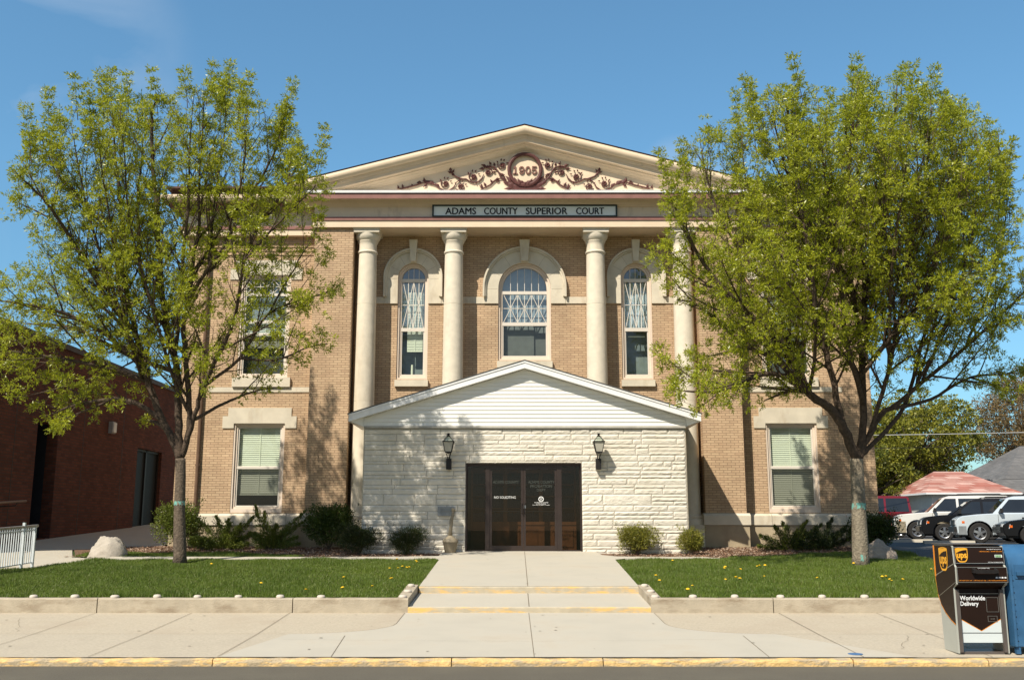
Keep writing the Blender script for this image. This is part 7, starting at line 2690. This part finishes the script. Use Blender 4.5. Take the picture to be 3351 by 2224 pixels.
def car(name, label, X, Y, rz, L, W, H, hood, belt, cowl, rf0, rf1, rear_top, wx, wr, paint, lower=None, lower_z=0.55, sloped_rear=0.15, pillars=(), rack=False, cat='car', nose_r=0.12, rim_style=5, trimline=False, bumper=None, arch_flare=None):
    """side profile runs along x: nose at 0, tail at L; the car faces -x"""
    z0 = hz(X + 1, Y)
    root = empty(name, (0, 0, 0), label, cat, 'cars in the parking lot')
    hw = W / 2

    def lower_outline(dz=0.0, ins=0.0):
        p = []
        gb = 0.30
        p += [(0.10 + ins, gb), (0.02 + ins, gb + 0.10), (0.0 + ins, hood * 0.62), (0.03 + ins, hood * 0.80), (nose_r + ins, hood - 0.10), (nose_r * 2.2, hood - 0.03 - dz), (cowl * 0.6, hood + 0.03 - dz), (cowl, belt - dz)]
        p += [(L - 0.30, belt - dz + 0.02), (L - 0.06 - ins, belt - 0.05 - dz), (L - 0.0 - ins, belt * 0.75), (L - ins, gb + 0.15), (L - 0.08 - ins, gb)]
        for wxx in (wx[1], wx[0]):
            ra = wr + 0.075
            n_ = 12
            cz = wr
            a0 = math.asin(max(-1, min(1, (gb - cz) / ra)))
            for k in range(n_ + 1):
                a = a0 + (math.pi - 2 * a0) * k / n_
                p.append((wxx + ra * math.cos(a), cz + ra * math.sin(a)))
        return p
    A_ = lower_outline(0.025, 0.04)
    B_ = lower_outline()
    n_ = len(A_)
    b = MB()
    secs = [(-hw + 0.00, A_), (-hw + 0.035, B_), (hw - 0.035, B_), (hw, A_)]
    vs = []
    for yy, ol in secs:
        vs += [(p[0], yy, p[1]) for p in ol]
    fs = []
    for s_ in range(3):
        for i in range(n_):
            j = (i + 1) % n_
            fs.append((s_ * n_ + i, s_ * n_ + j, (s_ + 1) * n_ + j, (s_ + 1) * n_ + i))
    tri = tessellate_polygon([[Vector((p[0], p[1], 0)) for p in A_]])
    fs += [tuple(t) for t in tri] + [tuple(3 * n_ + i for i in t) for t in tri]
    b.add(vs, fs)
    body = smooth_by_angle(b.build('body', paint, root, local=True), 28)
    # greenhouse
    b = MB()
    ry = hw - 0.20
    gy = hw - 0.04
    G = [(cowl - 0.02, belt - 0.03), (rf0 - 0.02, H - 0.09), (rf0 + 0.22, H - 0.015), ((rf0 + rf1) / 2, H), (rf1 - 0.15, H - 0.02), (rf1, H - 0.09), (rear_top, belt - 0.02)]
    def yat(z): return gy + (ry - gy) * (z - belt) / (H - belt)
    vs = [(x, -yat(z), z) for x, z in G] + [(x, yat(z), z) for x, z in G]
    m_ = len(G)
    fs = [tuple(range(m_)), tuple(reversed(range(m_, 2 * m_)))] + [(i, m_ + i, m_ + (i + 1) % m_, (i + 1) % m_) for i in range(m_)]
    b.add(vs, fs)
    smooth_by_angle(b.build('cabin', paint, root, local=True), 28)
    # side glass between pillars
    zt, zb_ = H - 0.13, belt + 0.03
    def front_x(z): return cowl + (rf0 - cowl) * (z - belt) / (H - 0.09 - belt)
    def rear_x(z): return rear_top + (rf1 - rear_top) * (z - belt) / (H - 0.09 - belt)
    cuts = [None] + list(pillars) + [None]
    for sgn in (-1, 1):
        for i in range(len(cuts) - 1):
            xa0 = front_x(zb_) + 0.16 if cuts[i] is None else cuts[i] + 0.05
            xa1 = front_x(zt) + 0.10 if cuts[i] is None else cuts[i] + 0.05
            xb0 = rear_x(zb_) - 0.12 if cuts[i + 1] is None else cuts[i + 1] - 0.05
            xb1 = rear_x(zt) - 0.10 if cuts[i + 1] is None else cuts[i + 1] - 0.05
            b = MB()
            e = 0.006
            b.add([(xa0, sgn * (yat(zb_) + e), zb_), (xb0, sgn * (yat(zb_) + e), zb_), (xb1, sgn * (yat(zt) + e), zt), (xa1, sgn * (yat(zt) + e), zt)], [(0, 1, 2, 3)])
            b.build('side_window', CGL, root, local=True)
    b = MB()
    wz0, wz1 = belt + 0.02, H - 0.12
    b.add([(front_x(wz0) - 0.012, -yat(wz0) + 0.08, wz0), (front_x(wz0) - 0.012, yat(wz0) - 0.08, wz0), (front_x(wz1) - 0.03, yat(wz1) - 0.08, wz1), (front_x(wz1) - 0.03, -yat(wz1) + 0.08, wz1)], [(0, 1, 2, 3)])
    b.build('windscreen', CGL, root, local=True)
    b = MB()
    b.add([(rear_x(wz0) + 0.012, -yat(wz0) + 0.08, wz0), (rear_x(wz0) + 0.012, yat(wz0) - 0.08, wz0), (rear_x(wz1) + 0.02, yat(wz1) - 0.1, wz1), (rear_x(wz1) + 0.02, -yat(wz1) + 0.1, wz1)], [(0, 1, 2, 3)])
    b.build('rear_window', CGL, root, local=True)
    # lower cladding, seams, handles
    if lower:
        for sgn in (-1, 1):
            for (xa, xb) in ((wx[0] + wr + 0.085, wx[1] - wr - 0.085), (wx[1] + wr + 0.085, L - 0.10), (0.10, wx[0] - wr - 0.085)):
                b = MB()
                b.box(xa, xb, *sorted((sgn * (hw + 0.002), sgn * (hw + 0.012))), 0.315, lower_z)
                b.build('side_cladding', lower, root, local=True)
    b = MB()
    for sgn in (-1, 1):
        for px in [cowl + 0.18] + list(pillars):
            b.box(px - 0.006, px + 0.006, *sorted((sgn * (hw - 0.01), sgn * (hw + 0.003))), 0.38, belt - 0.03)
    b.build('door_seam', TRIM, root, local=True)
    b = MB()
    for sgn in (-1, 1):
        for px in pillars: b.box(px - 0.28, px - 0.10, *sorted((sgn * hw, sgn * (hw + 0.02))), belt - 0.18, belt - 0.14)
    b.build('door_handle', TRIM if rim_style != 4 else CHR, root, local=True)
    if trimline:
        b = MB()
        for sgn in (-1, 1): b.box(wx[0] + wr + 0.09, wx[1] - wr - 0.09, *sorted((sgn * (hw + 0.001), sgn * (hw + 0.016))), lower_z + 0.005, lower_z + 0.035)
        b.build('side_moulding', CHR, root, local=True)
    # wheels
    for wxx in wx:
        for sgn in (-1, 1):
            n2 = 26
            b = MB()
            yo, yi = sgn * (hw - 0.02), sgn * (hw - 0.24)
            prof2 = [(wr * 0.62, yo - sgn * 0.005), (wr * 0.66, yo + sgn * 0.0), (wr * 0.93, yo - sgn * 0.005), (wr, yo - sgn * 0.04), (wr, yi + sgn * 0.04), (wr * 0.93, yi), (wr * 0.6, yi)]
            vs, fs = [], []
            for r_, yy in prof2:
                for k in range(n2):
                    a = 2 * math.pi * k / n2
                    vs.append((wxx + r_ * math.cos(a), yy, wr + r_ * math.sin(a)))
            for q in range(len(prof2) - 1):
                for k in range(n2):
                    fs.append((q * n2 + k, q * n2 + (k + 1) % n2, (q + 1) * n2 + (k + 1) % n2, (q + 1) * n2 + k))
            b.add(vs, fs)
            ty = b.build('wheel', TYRE, root, local=True, smooth=False)
            smooth_by_angle(ty, 35)
            b = MB()
            cyl = lambda r_, ya, yb: b.add([(wxx + r_ * math.cos(2 * math.pi * k / n2), yy, wr + r_ * math.sin(2 * math.pi * k / n2)) for yy in (ya, yb) for k in range(n2)], [(k, (k + 1) % n2, n2 + (k + 1) % n2, n2 + k) for k in range(n2)] + [tuple(range(n2))])
            # rim lip, hub and spokes
            rl = wr * 0.62
            vs = []
            for r_, yy in ((rl, yo - sgn * 0.004), (rl * 0.9, yo - sgn * 0.012), (rl * 0.88, yo - sgn * 0.07)):
                vs += [(wxx + r_ * math.cos(2 * math.pi * k / n2), yy, wr + r_ * math.sin(2 * math.pi * k / n2)) for k in range(n2)]
            b.add(vs, [(q * n2 + k, q * n2 + (k + 1) % n2, (q + 1) * n2 + (k + 1) % n2, (q + 1) * n2 + k) for q in range(2) for k in range(n2)])
            b.add([(wxx + rl * .28 * math.cos(2 * math.pi * k / 14), yo - sgn * 0.006, wr + rl * .28 * math.sin(2 * math.pi * k / 14)) for k in range(14)], [tuple(range(14))])
            ns = rim_style
            for k in range(ns):
                a = 2 * math.pi * k / ns + 0.3
                for da in ((-0.20, 0.20),):
                    c0, s0 = math.cos(a), math.sin(a)
                    w0_, w1_ = rl * 0.18, rl * 0.24
                    b.add([(wxx + c0 * rl * .2 - s0 * w0_, yo - sgn * .008, wr + s0 * rl * .2 + c0 * w0_), (wxx + c0 * rl * .2 + s0 * w0_, yo - sgn * .008, wr + s0 * rl * .2 - c0 * w0_),
                           (wxx + c0 * rl * .92 + s0 * w1_ * .8, yo - sgn * .014, wr + s0 * rl * .92 - c0 * w1_ * .8), (wxx + c0 * rl * .92 - s0 * w1_ * .8, yo - sgn * .014, wr + s0 * rl * .92 + c0 * w1_ * .8)], [(0, 1, 2, 3)])
            b.build('rim', RIM, ty, local=True)
            b = MB()
            b.add([(wxx + rl * .9 * math.cos(2 * math.pi * k / n2), yo - sgn * 0.06, wr + rl * .9 * math.sin(2 * math.pi * k / n2)) for k in range(n2)], [tuple(range(n2))])
            b.build('brake_disc', TRIM, ty, local=True)
            # dark liner of the wheel arch
    b = MB()
    b.box(0.12, L - 0.12, -hw + 0.20, hw - 0.20, 0.22, 0.60)
    b.build('underbody', TRIM, root, local=True)
    # lamps, grille, bumpers, mirror
    for sgn in (-1, 1):
        b = MB()
        zl = hood * 0.76
        b.hexa([(-0.012, sgn * (hw - 0.42), zl - 0.09), (-0.012, sgn * (hw - 0.06), zl - 0.09), (0.22, sgn * (hw + 0.006), zl - 0.08), (0.22, sgn * (hw - 0.3), zl - 0.08)],
               [(0.02, sgn * (hw - 0.42), zl + 0.07), (0.02, sgn * (hw - 0.06), zl + 0.07), (0.26, sgn * (hw + 0.006), zl + 0.06), (0.26, sgn * (hw - 0.3), zl + 0.06)])
        b.build('headlight', HDL, root, local=True)
        b = MB()
        b.box(0.225, 0.32, *sorted((sgn * (hw - 0.03), sgn * (hw + 0.010))), zl - 0.05, zl + 0.03)
        b.build('turn_signal', AMB, root, local=True)
        b = MB()
        b.hexa([(cowl + 0.20, sgn * (hw + 0.0), belt + 0.0), (cowl + 0.34, sgn * (hw + 0.0), belt + 0.0), (cowl + 0.34, sgn * (hw + 0.20), belt + 0.03), (cowl + 0.24, sgn * (hw + 0.20), belt + 0.03)],
               [(cowl + 0.22, sgn * (hw + 0.0), belt + 0.10), (cowl + 0.34, sgn * (hw + 0.0), belt + 0.10), (cowl + 0.34, sgn * (hw + 0.20), belt + 0.18), (cowl + 0.24, sgn * (hw + 0.20), belt + 0.18)])
        b.build('wing_mirror', TRIM, root, local=True)
        b = MB()
        b.box(L - 0.14, L + 0.006, *sorted((sgn * (hw - 0.14), sgn * (hw + 0.006))), belt - 0.32, belt - 0.04)
        b.build('tail_lamp', mat('tail_red', (0.30, 0.012, 0.01), 0.2), root, local=True)
    b = MB()
    b.box(-0.015, 0.02, -hw + 0.45, hw - 0.45, hood * 0.62, hood * 0.84)
    b.build('grille', TRIM, root, local=True)
    for (xa, xb) in ((-0.07, 0.10), (L - 0.10, L + 0.07)):
        b = MB()
        b.box(xa, xb, -hw + 0.01, hw - 0.01, 0.40, 0.60)
        b.build('bumper', bumper or paint, root, local=True)
    if rack:
        b = MB()
        for sgn in (-1, 1): b.tube([(rf0 + 0.5, sgn * (ry - 0.05), H + 0.02), (rf0 + 0.6, sgn * (ry - 0.05), H + 0.06), (rf1 - 0.4, sgn * (ry - 0.05), H + 0.06), (rf1 - 0.3, sgn * (ry - 0.05), H + 0.02)], 0.018, 6)
        b.build('roof_rack', TRIM, root, local=True)
    root.location = (X, Y, z0)
    root.rotation_euler = (0, 0, rz)
    return root


def cpaint(n, c, metal=0.3): return mat(n, c, 0.25, 0.04, 2, metal=metal, spec=0.4, coat=0.0 if sum(c) < 0.1 else 0.6)


car('parked_car', 'silver two-tone off-roader with amber corner lamp, facing left in the lot', 16.75, 38.6, -0.3, 4.6, 1.78, 1.72, 1.02, 1.08, 1.30, 1.85, 4.35, 4.50, (0.82, 3.45), 0.37, cpaint('paint_silver', (0.62, 0.70, 0.75), 0.3), lower=mat('clad_grey', (0.20, 0.22, 0.23), 0.5), lower_z=0.62, pillars=(2.55,), rack=True, rim_style=5, trimline=True, bumper=TRIM)
car('parked_car', 'black compact off-roader between the silver and beige ones', 16.95, 42.3, -0.3, 4.4, 1.80, 1.72, 1.02, 1.08, 1.20, 1.95, 4.10, 4.30, (0.88, 3.50), 0.36, cpaint('paint_black', (0.004, 0.004, 0.005), 0.0), pillars=(2.35, 3.3), rack=True, rim_style=5)
car('parked_car', 'big white and beige off-roader with sun glinting on its roof', 17.3, 46.2, -0.3, 5.1, 2.0, 1.92, 1.13, 1.20, 1.45, 2.15, 4.85, 4.95, (0.98, 3.95), 0.40, cpaint('paint_white', (0.68, 0.68, 0.64), 0.1), lower=cpaint('paint_beige', (0.36, 0.31, 0.22), 0.3), lower_z=0.80, pillars=(2.70, 3.75), rack=True, rim_style=5, bumper=TRIM)
car('parked_car', 'low black saloon with amber lamp at the right edge, nearest in the lot', 16.85, 35.2, -0.3, 4.6, 1.75, 1.38, 0.82, 0.92, 1.25, 2.05, 3.30, 4.0, (0.85, 3.50), 0.31, cpaint('paint_black', (0.004, 0.004, 0.005), 0.0), pillars=(2.45,), rim_style=5)
car('parked_car', 'dark blue saloon with a shiny nose behind the beige off-roader', 18.15, 50.3, -0.3, 4.6, 1.78, 1.42, 0.86, 0.94, 1.2, 2.0, 3.3, 4.1, (0.9, 3.55), 0.32, cpaint('paint_blue', (0.02, 0.03, 0.05), 0.4), pillars=(2.45,), rim_style=5)
car('parked_car', 'dark red estate off-roader farthest back in the lot, tail to the right', 15.9, 54.3, -0.2, 5.2, 2.0, 2.08, 1.15, 1.22, 1.40, 2.1, 4.95, 5.05, (0.98, 3.95), 0.40, cpaint('paint_red', (0.20, 0.012, 0.02), 0.3), lower=cpaint('paint_taupe', (0.25, 0.2, 0.17)), lower_z=0.7, pillars=(2.7, 3.75), rim_style=5)
car('parked_car', 'pale green saloon seen through the windows of the black off-roader', 24.5, 49.0, -0.3, 4.6, 1.78, 1.5, 0.88, 0.96, 1.2, 2.0, 3.5, 4.1, (0.9, 3.55), 0.32, cpaint('paint_green', (0.35, 0.45, 0.36), 0.2), pillars=(2.45,), rim_style=5)
for i, (x, y, lab) in enumerate(((15.6, 46.9, 'concrete wheel stop before the big beige off-roader'), (15.4, 43.0, 'concrete wheel stop before the black off-roader'), (15.3, 39.3, 'concrete wheel stop before the silver off-roader'), (15.4, 35.9, 'concrete wheel stop before the nearest black saloon'))):
    b = MB()
    z = hz(x, y)
    b.prism([(-0.09, 0), (0.09, 0), (0.06, 0.12), (-0.06, 0.12)], -0.9, 0.9)
    o = b.build('wheel_stop', CONC)
    o.location = (x, y, z)
    o.rotation_euler = (0, 0, math.pi / 2)
    tag(o, lab, 'wheel stop', 'wheel stops in the lot')
